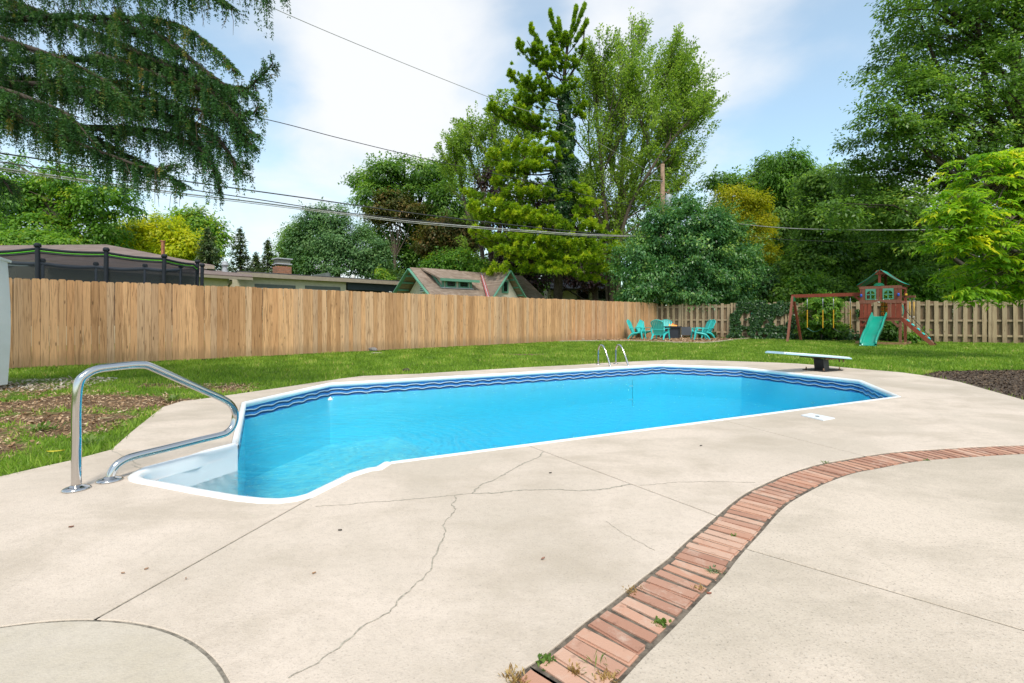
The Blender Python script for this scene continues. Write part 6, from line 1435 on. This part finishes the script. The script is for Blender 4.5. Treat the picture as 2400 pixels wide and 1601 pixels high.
# --- white pine with an ivy clad trunk
YP = 34
pr_ = gnd(1308, YP); pine = thing('white_pine', 'tall white pine with yellow green layered boughs and ivy climbing its trunk', 'tree', (pr_.x, pr_.y, 0))
tk_ = [pr_] + TP((1308, 690, YP), (1310, 600, YP), (1316, 500, YP), (1322, 400, YP), (1326, 300, YP), (1322, 200, YP), (1330, 110, YP), (1345, 40, YP))
mb = MB(); trr = [.36, .33, .30, .27, .24, .2, .15, .09, .03]; tpts = spline(tk_, 3); mb.tube(tpts, list(np.interp(np.linspace(0, 8, len(tpts)), range(9), trr)), 9, True, False)
mb.tube(TP((1322, 200, YP), (1365, 130, YP), (1372, 40, YP)), [.1, .07, .03], 6, True, False); mb.tube(TP((1318, 250, YP), (1270, 150, YP), (1235, 95, YP)), [.1, .06, .02], 5, True, False)
boughs = [  # (trunk row, end px, end row, depth shift, tuft radius px, density)
    (600, 1110, 545, -2, 22, 1), (610, 1180, 590, -3, 24, 1), (600, 1240, 600, -3.5, 24, 1), (590, 1450, 590, -2.5, 22, 1), (610, 1440, 640, -2.5, 22, 1), (600, 1380, 610, -4, 24, 1), (580, 1400, 540, -2, 22, 1), (600, 1310, 640, -4, 24, 1), (620, 1160, 640, -2.5, 22, .8), (590, 1135, 575, .5, 22, 1), (610, 1340, 575, -4, 24, 1), (600, 1270, 565, -4, 24, 1), (570, 1360, 530, -3, 20, .9), (590, 1440, 560, .5, 20, .9), (630, 1395, 660, -2, 22, .8), (600, 1215, 560, -3, 24, 1), (640, 1260, 625, -3, 22, .8),
    (540, 1105, 490, -1.5, 22, 1), (530, 1160, 480, -2.5, 22, 1), (540, 1230, 520, -3, 22, 1), (520, 1120, 515, 1, 20, .9), (530, 1200, 505, -3, 24, 1), (550, 1255, 500, -2.5, 20, .8),
    (470, 1190, 455, -1.5, 20, .9), (470, 1240, 450, -2.5, 20, .9), (460, 1370, 455, -1, 17, .8), (470, 1390, 480, -1.5, 16, .8), (440, 1350, 440, -1, 15, .7), (500, 1370, 500, -1.5, 16, .7), (480, 1100, 460, 2, 22, .7),
    (400, 1150, 370, -1.5, 22, 1), (400, 1200, 350, -2.5, 22, 1), (400, 1245, 345, -2, 22, 1), (400, 1180, 400, -2, 20, .9), (390, 1235, 395, -2.5, 20, .9), (420, 1160, 430, -1, 18, .8), (380, 1275, 360, -2, 18, .8),
    (320, 1150, 260, -1, 14, .8), (320, 1200, 270, -2, 16, .9), (310, 1240, 290, -1.5, 16, .9), (310, 1175, 285, 0, 14, .7), (290, 1370, 250, -.5, 13, .6), (340, 1290, 320, -1.5, 15, .8),
    (250, 1195, 180, -.5, 13, .8), (250, 1230, 200, -1.5, 15, .9), (260, 1215, 235, -1, 15, .8), (240, 1260, 200, -1, 15, .9), (230, 1280, 230, -1.2, 16, .9), (230, 1350, 200, -.5, 13, .8), (250, 1365, 280, -.5, 12, .6),
    (190, 1215, 115, -.3, 11, .8), (180, 1250, 120, -.8, 12, .9), (190, 1270, 160, -.8, 14, .9), (170, 1290, 90, -.4, 12, .9), (180, 1340, 150, -.6, 12, .9), (160, 1370, 120, -.3, 11, .8), (200, 1300, 130, -.8, 14, .9), (150, 1310, 60, 0, 11, .9), (140, 1290, 40, 0, 10, .8), (130, 1375, 60, 0, 10, .8), (120, 1350, 30, 0, 10, .9), (130, 1325, 90, -.4, 12, .9), (200, 1245, 75, 0, 10, .7), (110, 1368, 25, .2, 9, .7)]
T_pos, T_dir, T_r, T_tone = [], [], [], []
for row, ex, ey, dz_, tr_, dn in boughs:
    tx = np.interp(row, [40, 110, 200, 300, 400, 500, 600, 690], [1345, 1330, 1322, 1326, 1322, 1316, 1310, 1308]); a = P(tx, row, YP); b = P(ex, ey, YP + dz_); L = (b - a).length
    m1 = a.lerp(b, .4) + Vector((0, 0, -.06 * L)); m2 = a.lerp(b, .75) + Vector((0, 0, -.04 * L)); pts = spline([a, m1, m2, b], 4); mb.tube(pts, list(np.linspace(.085 if row > 350 else .045, .012, len(pts))), 5, True, False)
    rt = tr_ * YP / F
    nt_ = int((L * 11 + 9) * dn * (1.0 if row > 330 else 1.7))
    for k in range(nt_):
        f = 1.02 - .72 * R.random() ** 1.3; i = min(len(pts) - 2, int(f * (len(pts) - 1))); q = pts[min(i, len(pts) - 2)].lerp(pts[i + 1], min(1, f * (len(pts) - 1) - i)); dr0 = (b - a).normalized(); lat = Vector((-dr0.y, dr0.x, 0))
        s_ = R.gauss(0, 1) * rt * (.9 + 1.0 * (1.02 - f)); q2 = q + lat * s_ + Vector((0, 0, abs(R.gauss(0, .35)) * rt + (.12 if row < 330 else 0))); dirv = (dr0 * .8 + lat * (s_ / rt) * .35 + Vector((R.gauss(0, .2), R.gauss(0, .2), .55 if row > 330 else .9))).normalized()
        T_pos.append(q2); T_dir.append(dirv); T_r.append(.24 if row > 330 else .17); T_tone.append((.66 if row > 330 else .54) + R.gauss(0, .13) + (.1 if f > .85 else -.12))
mb.build('trunk', M['darkbark'], pine)
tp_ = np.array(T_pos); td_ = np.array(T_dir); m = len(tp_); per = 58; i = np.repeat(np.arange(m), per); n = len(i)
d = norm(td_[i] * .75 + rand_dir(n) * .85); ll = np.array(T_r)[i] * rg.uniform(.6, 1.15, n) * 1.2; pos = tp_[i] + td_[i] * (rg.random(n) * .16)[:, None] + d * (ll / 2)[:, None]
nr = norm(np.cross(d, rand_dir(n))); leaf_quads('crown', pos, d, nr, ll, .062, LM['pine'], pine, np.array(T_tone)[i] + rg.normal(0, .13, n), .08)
# ivy sleeve
n = 17000; t = rg.random(n); row = 200 + 400 * t; tx = np.interp(row, [40, 110, 200, 300, 400, 500, 600, 690], [1345, 1330, 1322, 1326, 1322, 1316, 1310, 1308]); base_ = np.array([P(a, b, YP) for a, b in zip(tx, row)]); a = rg.random(n) * 6.283
hw = np.interp(row, [200, 260, 330, 420, 480, 540, 600], [.25, .5, .62, 1.05, 1.0, .8, .35]) * (1 + .35 * np.sin(row * .11) * np.sin(a * 2 + row * .03)); rr_ = hw * rg.random(n) ** .3
pos = base_ + np.stack([np.cos(a) * rr_, np.sin(a) * rr_, np.zeros(n)], 1); o_ = np.stack([np.cos(a), np.sin(a), np.full(n, .3)], 1); nr = norm(o_ + rg.normal(size=(n, 3)) * .5); dd = norm(np.array([0, 0, -1.0]) + rg.normal(size=(n, 3)) * .5); dd = norm(dd - nr * (dd * nr).sum(1)[:, None])
ivt = leaf_quads('trunk_ivy', pos, dd, nr, .17 * rg.uniform(.6, 1.3, n), .14, LM['ivy'], None, .45 + .3 * np.sin(row * .05 + a) * .5 + rg.normal(0, .2, n), .05); tag(ivt, 'dark ivy sleeve climbing the trunk of the white pine', 'ivy')
# --- corner tree in front of the old fence
g0 = G(1556, 788.5); YC = g0.y
tree('crabapple_tree', 'dark bushy tree leaning over the fence corner behind the turquoise chairs', 'tree', [g0 + Vector((0, 0, -.05))] + TP((1552, 745, YC), (1543, 710, YC), (1527, 680, YC), (1512, 650, YC), (1500, 610, YC)), [.13, .12, .11, .10, .08, .04],
     [(1475, 640, 36, 40), (1500, 600, 52, 45), (1560, 560, 65, 45), (1540, 520, 40, 28), (1610, 520, 55, 32), (1660, 530, 55, 40), (1640, 590, 80, 60), (1710, 600, 60, 55), (1750, 640, 34, 40), (1690, 655, 75, 42), (1590, 640, 80, 50), (1520, 660, 60, 38), (1640, 685, 90, 30), (1560, 690, 60, 24), (1480, 690, 40, 22), (1730, 690, 34, 22), (1600, 490, 34, 22), (1700, 545, 45, 35)], YC - .6, 46000, .165, LM['cherry'], .5, .6, 50, 'darkbark', .05, tone=(.48, .2, .18), inner=.35, droop=.2, up=.6, per=45, spray=.75, sprayL=2.2, sprayup=.7, sper=26,
     branches=[([g0 + Vector((.15, .1, 0))] + TP((1575, 750, YC), (1600, 720, YC), (1625, 690, YC), (1630, 640, YC), (1615, 590, YC)), .10), (TP((1556, 770, YC), (1575, 745, YC), (1580, 720, YC), (1572, 690, YC)), .05), (TP((1545, 712, YC), (1570, 670, YC), (1590, 620, YC), (1600, 560, YC)), .08)])
# --- right side
tree('golden_tree', 'golden yellow tree behind the dark bushy corner tree', 'tree', [gnd(1725, 33)] + TP((1725, 700, 33), (1728, 600, 33), (1722, 520, 33), (1715, 460, 33)), [.2, .17, .13, .1, .04], [(1715, 465, 42, 30), (1690, 500, 40, 36), (1740, 500, 45, 40), (1780, 480, 22, 22), (1765, 545, 40, 45), (1710, 550, 50, 40), (1790, 530, 24, 30), (1790, 590, 22, 26), (1750, 590, 40, 30)], 33, 24000, .17, LM['gold'], .6, .6, 26, tone=(.6, .16, .16), aspect=.42)
tree('ash_tree', 'mid green tree rising right of the golden tree', 'tree', [gnd(1815, 42)] + TP((1815, 700, 42), (1815, 560, 42), (1812, 450, 42), (1808, 400, 42)), [.35, .3, .25, .15, .06], [(1815, 500, 60, 60, -3), (1812, 570, 60, 50, -3), (1800, 395, 28, 34), (1770, 430, 45, 34), (1830, 430, 50, 50), (1690, 430, 48, 22), (1740, 470, 60, 40), (1860, 480, 60, 60), (1810, 520, 70, 60), (1880, 560, 60, 60), (1830, 610, 70, 50), (1900, 430, 40, 40)], 42, 38000, .30, LM['mid'], 1.0, 1.2, 40, 'darkbark', tone=(.5, .18, .16))
tree('walnut_tree', 'green tree with frond like sprays on top beside the mid green tree', 'tree', [gnd(1850, 38)] + TP((1850, 700, 38), (1848, 520, 38), (1846, 400, 38)), [.3, .25, .16, .05], [(1845, 385, 34, 28), (1870, 410, 30, 30), (1825, 430, 30, 30)], 38, 5200, .34, LM['fresh'], .9, .5, 14, tone=(.3, .15, .15), aspect=.3, droop=.3)
tree('elm_tree', 'broad green tree behind the swings', 'tree', [gnd(1985, 34)] + TP((1985, 700, 34), (1985, 600, 34), (1980, 500, 34), (1975, 430, 34)), [.35, .32, .27, .2, .08], [(1930, 440, 55, 50), (1990, 470, 70, 60), (1940, 530, 70, 55), (2010, 560, 80, 60), (1920, 610, 65, 50), (1990, 640, 80, 40), (2070, 600, 70, 60), (1870, 640, 50, 36), (2080, 510, 60, 60)], 34, 44000, .25, LM['woods'], .9, 1.2, 44, 'darkbark', tone=(.45, .2, .17), flat=.45, per=48)
YM = 23.5
mt = gnd(2398, YM)
tree('big_maple', 'towering dark green maple filling the upper right corner', 'tree', [mt] + TP((2396, 650, YM), (2392, 500, YM), (2392, 350, YM), (2384, 200, YM), (2378, 60, YM), (2385, -120, YM)), [.42, .36, .32, .27, .22, .17, .08],
     [(2130, 130, 100, 70), (2100, 210, 90, 60), (2230, 60, 130, 90), (2330, 40, 130, 110), (2110, 40, 55, 60), (2080, 290, 80, 50), (2190, 240, 110, 70), (2300, 190, 120, 90), (2140, 330, 110, 55), (2040, 350, 70, 40), (2260, 320, 120, 70), (2370, 300, 90, 100), (1985, 395, 60, 32), (2070, 410, 100, 45), (2180, 410, 120, 50), (2290, 420, 100, 55), (2020, 460, 90, 45), (2130, 490, 110, 50), (2240, 480, 90, 50), (2200, -60, 150, 70), (2350, -80, 130, 100), (2460, 150, 90, 150), (2460, 380, 80, 100), (1960, 500, 60, 40), (2060, 540, 90, 40), (2180, 560, 90, 40)], YM, 80000, .178, LM['maple'], .68, 1.8, 110, 'darkbark', .085, tone=(.44, .17, .17), flat=.42, inner=.30, up=1.0, outw=.45, per=50, droop=.12, spray=.35,
     branches=[(TP((2392, 520, YM), (2340, 390, YM), (2318, 250, YM), (2300, 120, YM), (2285, -20, YM)), .20), (TP((2394, 600, YM), (2330, 500, YM), (2250, 420, YM - .5), (2150, 340, YM - .8), (2080, 250, YM - 1)), .16), (TP((2330, 380, YM), (2260, 280, YM), (2200, 160, YM), (2160, 60, YM)), .12), (TP((2396, 690, YM), (2310, 655, YM - .3), (2240, 610, YM - .6), (2170, 550, YM - 1), (2140, 505, YM - 1.2)), .14)])
YD = 28.5
tree('dark_trunk_tree', 'thick dark trunked tree behind the old fence right of the play tower', 'tree', [gnd(2160, YD)] + TP((2160, 700, YD), (2163, 640, YD), (2172, 580, YD), (2185, 520, YD)), [.42, .38, .36, .32, .2], [(2120, 560, 70, 40), (2200, 580, 70, 40), (2260, 540, 70, 50), (2140, 620, 50, 30), (2300, 600, 80, 40), (2080, 640, 40, 30)], YD, 22000, .22, LM['woods'], .8, .8, 22, 'darkbark', .1, tone=(.5, .2, .18), flat=.45)
# shrubs beyond the old fence, one by one
for px, py, rx, ry, y_, lm, lab, tn in ((1880, 668, 40, 26, 28.2, 'fresh', 'bright leafy shrub above the old fence left of the swing beam', .38), (1835, 690, 30, 20, 28.6, 'mid', 'green shrub above the ivy covered stretch of the old fence', .6), (2150, 660, 38, 30, 26.0, 'fresh', 'yellow green shrub just right of the play tower roof', .45), (2215, 655, 55, 34, 27.0, 'woods', 'leafy green shrub right of the yellow green one beyond the old fence', .75), (2300, 655, 55, 32, 26.5, 'fresh', 'light green shrub beyond the right part of the old fence', .30), (2385, 660, 50, 34, 26.0, 'mid', 'green shrub at the far right beyond the old fence', .7), (1950, 672, 44, 24, 28.0, 'woods', 'dark shrub behind the swing beam above the old fence', .5), (1780, 660, 40, 40, 29.0, 'dark', 'dark green shrub right of the corner tree', .3)):
    b = gnd(px, y_); tree('hedge_shrub', lab, 'shrub', [b, b + Vector((0, 0, 1.0)), P(px, py, y_)], [.08, .06, .02], [(px, py, rx, ry), (px - rx * .5, py + ry * .7, rx * .8, ry), (px + rx * .4, py + ry * .8, rx * .8, ry)], y_, 5200, .19, LM[lm], .5, .3, 10, tone=(tn, .16, .16))
# --- far woods seen between the trees: one mass
wb = [(np.array([x, 58 + R.uniform(-4, 6), R.uniform(1.0, 6.5)]), np.array([4.2, 3.0, R.uniform(2.5, 4.2)])) for x in range(-14, 92, 3)] + [(np.array([x, 60.0 + R.uniform(-2, 6), R.uniform(7, 10)]), np.array([4.0, 3.0, 3.0])) for x in range(-10, 92, 5)]
C, wo = crown(None, wb, 52000, .70, LM['woods'], 1.6, .6, 44, inner=.2, name='far_woods', tone=(.32, .18, .16)); tag(wo, 'dark green woods filling the gaps far behind the trees', 'woods', None, 'stuff')
wb = [(np.array([x, 66 + R.uniform(-4, 6), R.uniform(1.0, 4.0)]), np.array([4.2, 3.0, R.uniform(2.5, 3.2)])) for x in range(-80, -6, 4)]
C, wo = crown(None, wb, 12000, .6, LM['mid'], 1.5, .6, 44, inner=.2, name='distant_woods', tone=(.5, .18, .16)); tag(wo, 'green woods low behind the houses on the left', 'woods', None, 'stuff')
# --- ivy on the old fence and plants at its foot
def ivy_patch(name, label, s0, s1, z0, z1, n, dens_edge, mat, L, cat='ivy', thick=.12):
    s = s0 + (s1 - s0) * rg.random(n); z = z0 + (z1 - z0) * rg.random(n)
    k = np.array([noise.fractal(Vector((a * 1.6, b * 1.6, 4)), 1, 2, 3) for a, b in zip(s, z)]) > dens_edge; s, z = s[k], z[k]; n = len(s)
    off = .07 + thick * rg.random(n) ** 1.5; base_ = np.array(CORNER)[None, :] + np.array(dr)[None, :] * s[:, None] + np.array(fn)[None, :] * off[:, None]; base_[:, 2] = z
    nr = norm(np.array(fn) + np.array([0, 0, .35]) + rg.normal(size=(n, 3)) * .55); dd = norm(np.array([0, 0, -1.0]) + rg.normal(size=(n, 3)) * .6); dd = norm(dd - nr * (dd * nr).sum(1)[:, None]); ll = L * rg.uniform(.6, 1.3, n)
    tag(leaf_quads(name, base_, dd, nr, ll, ll * .85, mat, None, rg.normal(.5, .22, n), .05), label, cat)
def fence_s(px):      # distance along the rear fence at a pixel column
    k = (px - CX) / F; return (k * CORNER.y - CORNER.x) / (dr.x - k * dr.y)
ivy_patch('fence_ivy', 'dark ivy covering the old fence between the chip bed and the swings', fence_s(1712), fence_s(1835), .0, 1.98, 9500, -.22, LM['ivy'], .10)
ivy_patch('fence_vine', 'looser vine leaves on the old fence left of the swing frame', fence_s(1830), fence_s(1870), .0, 1.9, 1500, .02, LM['ivy'], .10)
ivy_patch('ground_ivy', 'low ivy running along the foot of the old fence', fence_s(1640), fence_s(2100), -.02, .32, 5200, -.15, LM['ivy'], .10, 'ivy', .5)
ivy_patch('fence_vine', 'few vine leaves on the old fence behind the play tower', fence_s(1985), fence_s(2080), .0, 1.5, 1700, .22, LM['ivy'], .10)
for px, py, rx, ry, n, lab, tn in ((1925, 735, 48, 48, 5200, 'leafy green sapling growing against the old fence behind the swings', .6), (1900, 775, 30, 18, 1500, 'low leafy plant at the fence foot behind the front swing', .4), (1960, 778, 30, 14, 1300, 'low leafy plant at the fence foot behind the second swing', .35), (2080, 770, 22, 22, 1300, 'climbing plant at the fence foot behind the slide tower', .3), (2137, 788, 13, 13, 700, 'small bright plant between the tower and the climbing ramp', .7)):
    s_ = fence_s(px); b = CORNER + dr * s_ + fn * .55; b.z = 0; y_ = b.y if px < 2130 else 20.6; pb = gnd(px, y_)
    tree('fence_plant', lab, 'plant', [pb, P(px, py + ry * .3, y_), P(px, py, y_)], [.03, .02, .01], [(px, py, rx, ry), (px + rx * .2, py - ry * .4, rx * .7, ry * .5)], y_, n, .13, LM['fresh' if tn > .5 else 'mid'], .3, .15, 12, tone=(tn * .75, .2, .16), limb_r=.02)
# --- long leaved young tree at the right edge
YL = 12.5; lt = gnd(2475, YL); root = thing('chestnut_sapling', 'young tree with long arching lime green leaves at the right edge', 'tree', (lt.x, lt.y, 0)); mb = MB(); trk = [lt] + TP((2470, 700, YL), (2450, 600, YL), (2415, 500, YL), (2370, 420, YL)); mb.tube(trk, [.07, .065, .055, .04, .02], 7, True, False)
lp, ld, ln_, lt_ = [], [], [], []
LBL = [(2300, 420, 95, 60), (2365, 375, 55, 40), (2260, 490, 85, 50), (2350, 480, 90, 60), (2240, 560, 75, 45), (2330, 570, 100, 55), (2290, 630, 90, 45), (2380, 640, 70, 50), (2225, 500, 50, 45), (2350, 690, 70, 25), (2440, 500, 60, 120), (2430, 650, 60, 60), (2280, 690, 50, 20), (2300, 545, 70, 50)]
bl = blobs3(LBL, YL, .5, .8); C, O = clumps(bl, 800, .2, .6)
for c, o in zip(C, O):
    c = Vector(c); s_ = min(range(2, 5), key=lambda j: (trk[j] - c).length); q = trk[s_]
    if R.random() < .28: mb.tube([q, q.lerp(c, .5) + Vector((0, 0, .12)), c], [.022, .014, .006], 4, True, False)
    h = Vector((o[0], o[1], 0)); h = h + Vector((R.gauss(0, .5), R.gauss(0, .5), 0)); h.normalize(); tone = R.gauss(.5, .2)
    for k in range(15):
        t = k / 14; p = c + h * (t * .34 - .12) + Vector((0, 0, .10 * t - .22 * t * t)); sd = Vector((-h.y, h.x, 0)) * (1 if k % 2 else -1); dv = (h * .5 + sd * R.uniform(.4, 1.0) + Vector((0, 0, R.uniform(-.25, .35)))).normalized(); lp.append(p); ld.append(dv); lt_.append(tone + R.gauss(0, .14) + .12 * t)
mb.build('trunk', M['bark'], root)
n = len(lp); lp, ld = np.array(lp), np.array(ld); L_ = rg.uniform(.17, .29, n)[:, None]; up_ = np.tile(np.array([0, 0, 1.0]), (n, 1)); sd = norm(np.cross(ld, up_ + rg.normal(size=(n, 3)) * .3)); w = .022 + .012 * rg.random((n, 1)); z = np.array([0, 0, 1.0]); V = np.empty((n * 7, 3))
V[0::7] = lp; V[1::7] = lp + ld * L_ * .33 + sd * w + z * L_ * .04; V[2::7] = lp + ld * L_ * .33 - sd * w + z * L_ * .04; V[3::7] = lp + ld * L_ * .66 + sd * w * .8 - z * L_ * .10; V[4::7] = lp + ld * L_ * .66 - sd * w * .8 - z * L_ * .10; V[5::7] = lp + ld * L_ * .9 - z * L_ * .38; V[6::7] = lp + ld * L_ * .92 - z * L_ * .36
b_ = np.arange(n)[:, None] * 7; fcs = np.concatenate([b_ + np.array([0, 1, 2]), b_ + np.array([1, 3, 2]), b_ + np.array([2, 3, 4]), b_ + np.array([3, 5, 4])]); np_mesh('crown', V, fcs, LM['long'], root, np.repeat(np.clip(lt_, 0, 1), 7), 3)
# --- the big spruce whose boughs hang in at the upper left
sp0 = Vector((-10.6, 7.4, -.05)); spr = thing('norway_spruce', 'big dark spruce with drooping boughs hanging into the upper left corner', 'tree', (sp0.x, sp0.y, 0))
MB().tube([sp0, sp0 + Vector((.05, 0, 6)), sp0 + Vector((0, .1, 13))], [.42, .30, .12], 10).build('trunk', M['darkbark'], spr)
SB = [[(-250, 40, 7.0), (0, 45, 6.7), (200, 40, 6.5), (400, 55, 6.2), (490, 105, 6.1), (548, 165, 6.0)],
      [(-250, 110, 7.2), (0, 140, 7.0), (250, 140, 6.7), (420, 165, 6.5), (555, 210, 6.4), (605, 185, 6.35), (640, 148, 6.3)],
      [(-250, 190, 6.6), (100, 200, 6.3), (300, 230, 6.2), (450, 255, 6.1), (575, 270, 6.0), (605, 250, 6.0)],
      [(-250, 225, 7.4), (0, 245, 7.1), (150, 290, 6.9), (250, 340, 6.7), (370, 400, 6.6), (435, 440, 6.5)],
      [(-250, 250, 6.4), (0, 262, 6.1), (60, 285, 6.0), (150, 325, 5.9), (260, 365, 5.9), (350, 395, 5.8), (408, 385, 5.8)],
      [(-250, -70, 6.8), (0, -50, 6.5), (200, -40, 6.4), (420, -30, 6.2), (500, -8, 6.1), (540, 15, 6.0)],
      [(250, -220, 6.2), (480, -120, 6.0), (600, -55, 5.9), (640, -38, 5.9), (670, -30, 5.9)],
      [(-250, 340, 7.0), (-80, 400, 6.8), (0, 420, 6.7), (26, 450, 6.7)],
      [(180, 215, 6.5), (380, 270, 6.3), (480, 300, 6.2), (530, 350, 6.1), (560, 400, 6.1), (576, 385, 6.1)],
      [(230, 130, 6.3), (400, 190, 6.1), (500, 220, 6.0), (575, 300, 6.0), (605, 320, 6.0)],
      [(-250, 0, 6.2), (0, 90, 5.9), (120, 130, 5.8), (230, 180, 5.7), (310, 250, 5.7)],
      [(-250, 80, 7.6), (0, 180, 7.4), (200, 190, 7.2), (350, 210, 7.0), (450, 300, 6.9), (500, 400, 6.8), (515, 450, 6.8)],
      [(-250, -20, 7.6), (0, 0, 7.4), (200, 70, 7.2), (350, 130, 7.0), (470, 180, 6.9), (560, 250, 6.8)],
      [(300, 120, 6.4), (430, 175, 6.2), (520, 235, 6.1), (575, 330, 6.05), (600, 345, 6.0)],
      [(100, 300, 6.6), (250, 300, 6.4), (380, 310, 6.3), (470, 350, 6.2), (500, 400, 6.2)],
      [(250, 60, 6.4), (380, 90, 6.2), (460, 150, 6.1), (530, 200, 6.0), (600, 225, 6.0)],
      [(-250, 150, 5.9), (0, 210, 5.7), (90, 240, 5.6), (160, 270, 5.6), (215, 330, 5.6)]]
N_pos, N_dir, N_len, N_tone = [], [], [], []
def strand(p, d, L, tone, dens=175, grav=1.0):
    """one hanging branchlet clothed in needles"""
    n = max(10, int(L * dens)); t = rg.random(n); dv = np.array(d); g = np.array([0, 0, -1.0]); c = np.array(p) + dv * (t * L)[:, None] * (1 - .55 * grav * t)[:, None] + g * (t * t * L * .75 * grav)[:, None]
    ax = norm(dv * (1 - 1.1 * grav * t)[:, None] + g * (1.5 * t * grav)[:, None]); o = rand_dir(n); o = norm(o - ax * (o * ax).sum(1)[:, None]); dd = norm(ax * .75 + o)
    N_pos.append(c + dd * .012); N_dir.append(dd); N_len.append(.042 * (1 - .35 * t)); N_tone.append(np.full(n, tone) + rg.normal(0, .10, n) + .05 * t)
twb = MB()
for bi, br in enumerate(SB):
    pts = spline(TP(*br), 8); Lb = sum((b - a).length for a, b in zip(pts, pts[1:])); r_ = np.linspace(.05 if bi not in (6, 7) else .03, .008, len(pts)); MB().tube(pts, list(r_), 6, True, False).build('bough', M['darkbark'], spr)
    m = int(Lb / .029); acc_ = [0]
    for a, b in zip(pts, pts[1:]): acc_.append(acc_[-1] + (b - a).length)
    for k in range(m):
        f = (k + R.random()) / m * Lb; i = max(j for j in range(len(acc_) - 1) if acc_[j] <= f); q = pts[i].lerp(pts[i + 1], (f - acc_[i]) / max(1e-6, acc_[i + 1] - acc_[i])); ax = (pts[i + 1] - pts[i]).normalized(); endf = f / Lb
        lat = Vector((-ax.y, ax.x, 0)).normalized() * (1 if R.random() < .5 else -1); tone = .42 + R.gauss(0, .17) + (.22 if R.random() < .16 else 0)
        if endf > .86:      # bristly tip
            strand(q, (ax * .9 + lat * .8 + Vector((0, 0, .1))).normalized(), R.uniform(.08, .2), .55 + R.gauss(0, .1), 190, .15)
        # side branchlet reaches out, then strands hang from it
        Ls = R.uniform(.06, .42) * (1 if endf < .8 else .5); e = q + (lat * .8 + ax * .6 + Vector((0, 0, .05))).normalized() * Ls
        twb.tube([q, q.lerp(e, .6) + Vector((0, 0, -.02)), e], [.009, .006, .004], 3, True, False)
        strand(q, (lat * .8 + ax * .6).normalized(), Ls * 1.25, tone, 120, .45)
        for h in range(2 if endf < .9 else 1):
            if R.random() < .86: strand(q.lerp(e, R.uniform(.2, 1.0)) + Vector((0, 0, -.01)), (lat * .25 + ax * .25 + Vector((R.gauss(0, .15), R.gauss(0, .15), -1))).normalized(), (R.uniform(.10, .34) if R.random() < .8 else R.uniform(.3, .6)) * (1 if endf < .9 else .6), tone + R.gauss(0, .08), 200)
for k in range(26):       # bare dead hanging twigs
    b = R.choice(SB[:6]); pts = TP(*b); i = R.randrange(1, len(pts) - 1); q = pts[i].lerp(pts[i + 1], R.random()); 
    for j in range(3): e = q + Vector((R.gauss(0, .05), R.gauss(0, .05), -R.uniform(.2, .5))); twb.tube([q, q.lerp(e, .5) + Vector((R.gauss(0, .03), 0, 0)), e], [.005, .004, .002], 3, True, False)
twb.build('twigs', M['twig'], spr)
N_pos = np.concatenate(N_pos); N_dir = np.concatenate(N_dir); N_len = np.concatenate(N_len); N_tone = np.concatenate(N_tone); n = len(N_pos); sd = norm(np.cross(N_dir, rand_dir(n))) * .0072; V = np.empty((n * 3, 3)); V[0::3] = N_pos - sd; V[1::3] = N_pos + sd; V[2::3] = N_pos + N_dir * N_len[:, None]
np_mesh('needles', V, np.arange(n * 3).reshape(-1, 3), LM['spruce'], spr, np.repeat(np.clip(N_tone, 0, 1), 3), 3)
bpy.context.view_layer.update()
print('COUNT', 'grass', ngrass, 'bricks', nb, 'pickets', npk, 'needles', n, 'tris', sum(sum(len(p.vertices) - 2 for p in o.data.polygons) for o in bpy.data.objects if o.type == 'MESH' and o.data.users == 1))
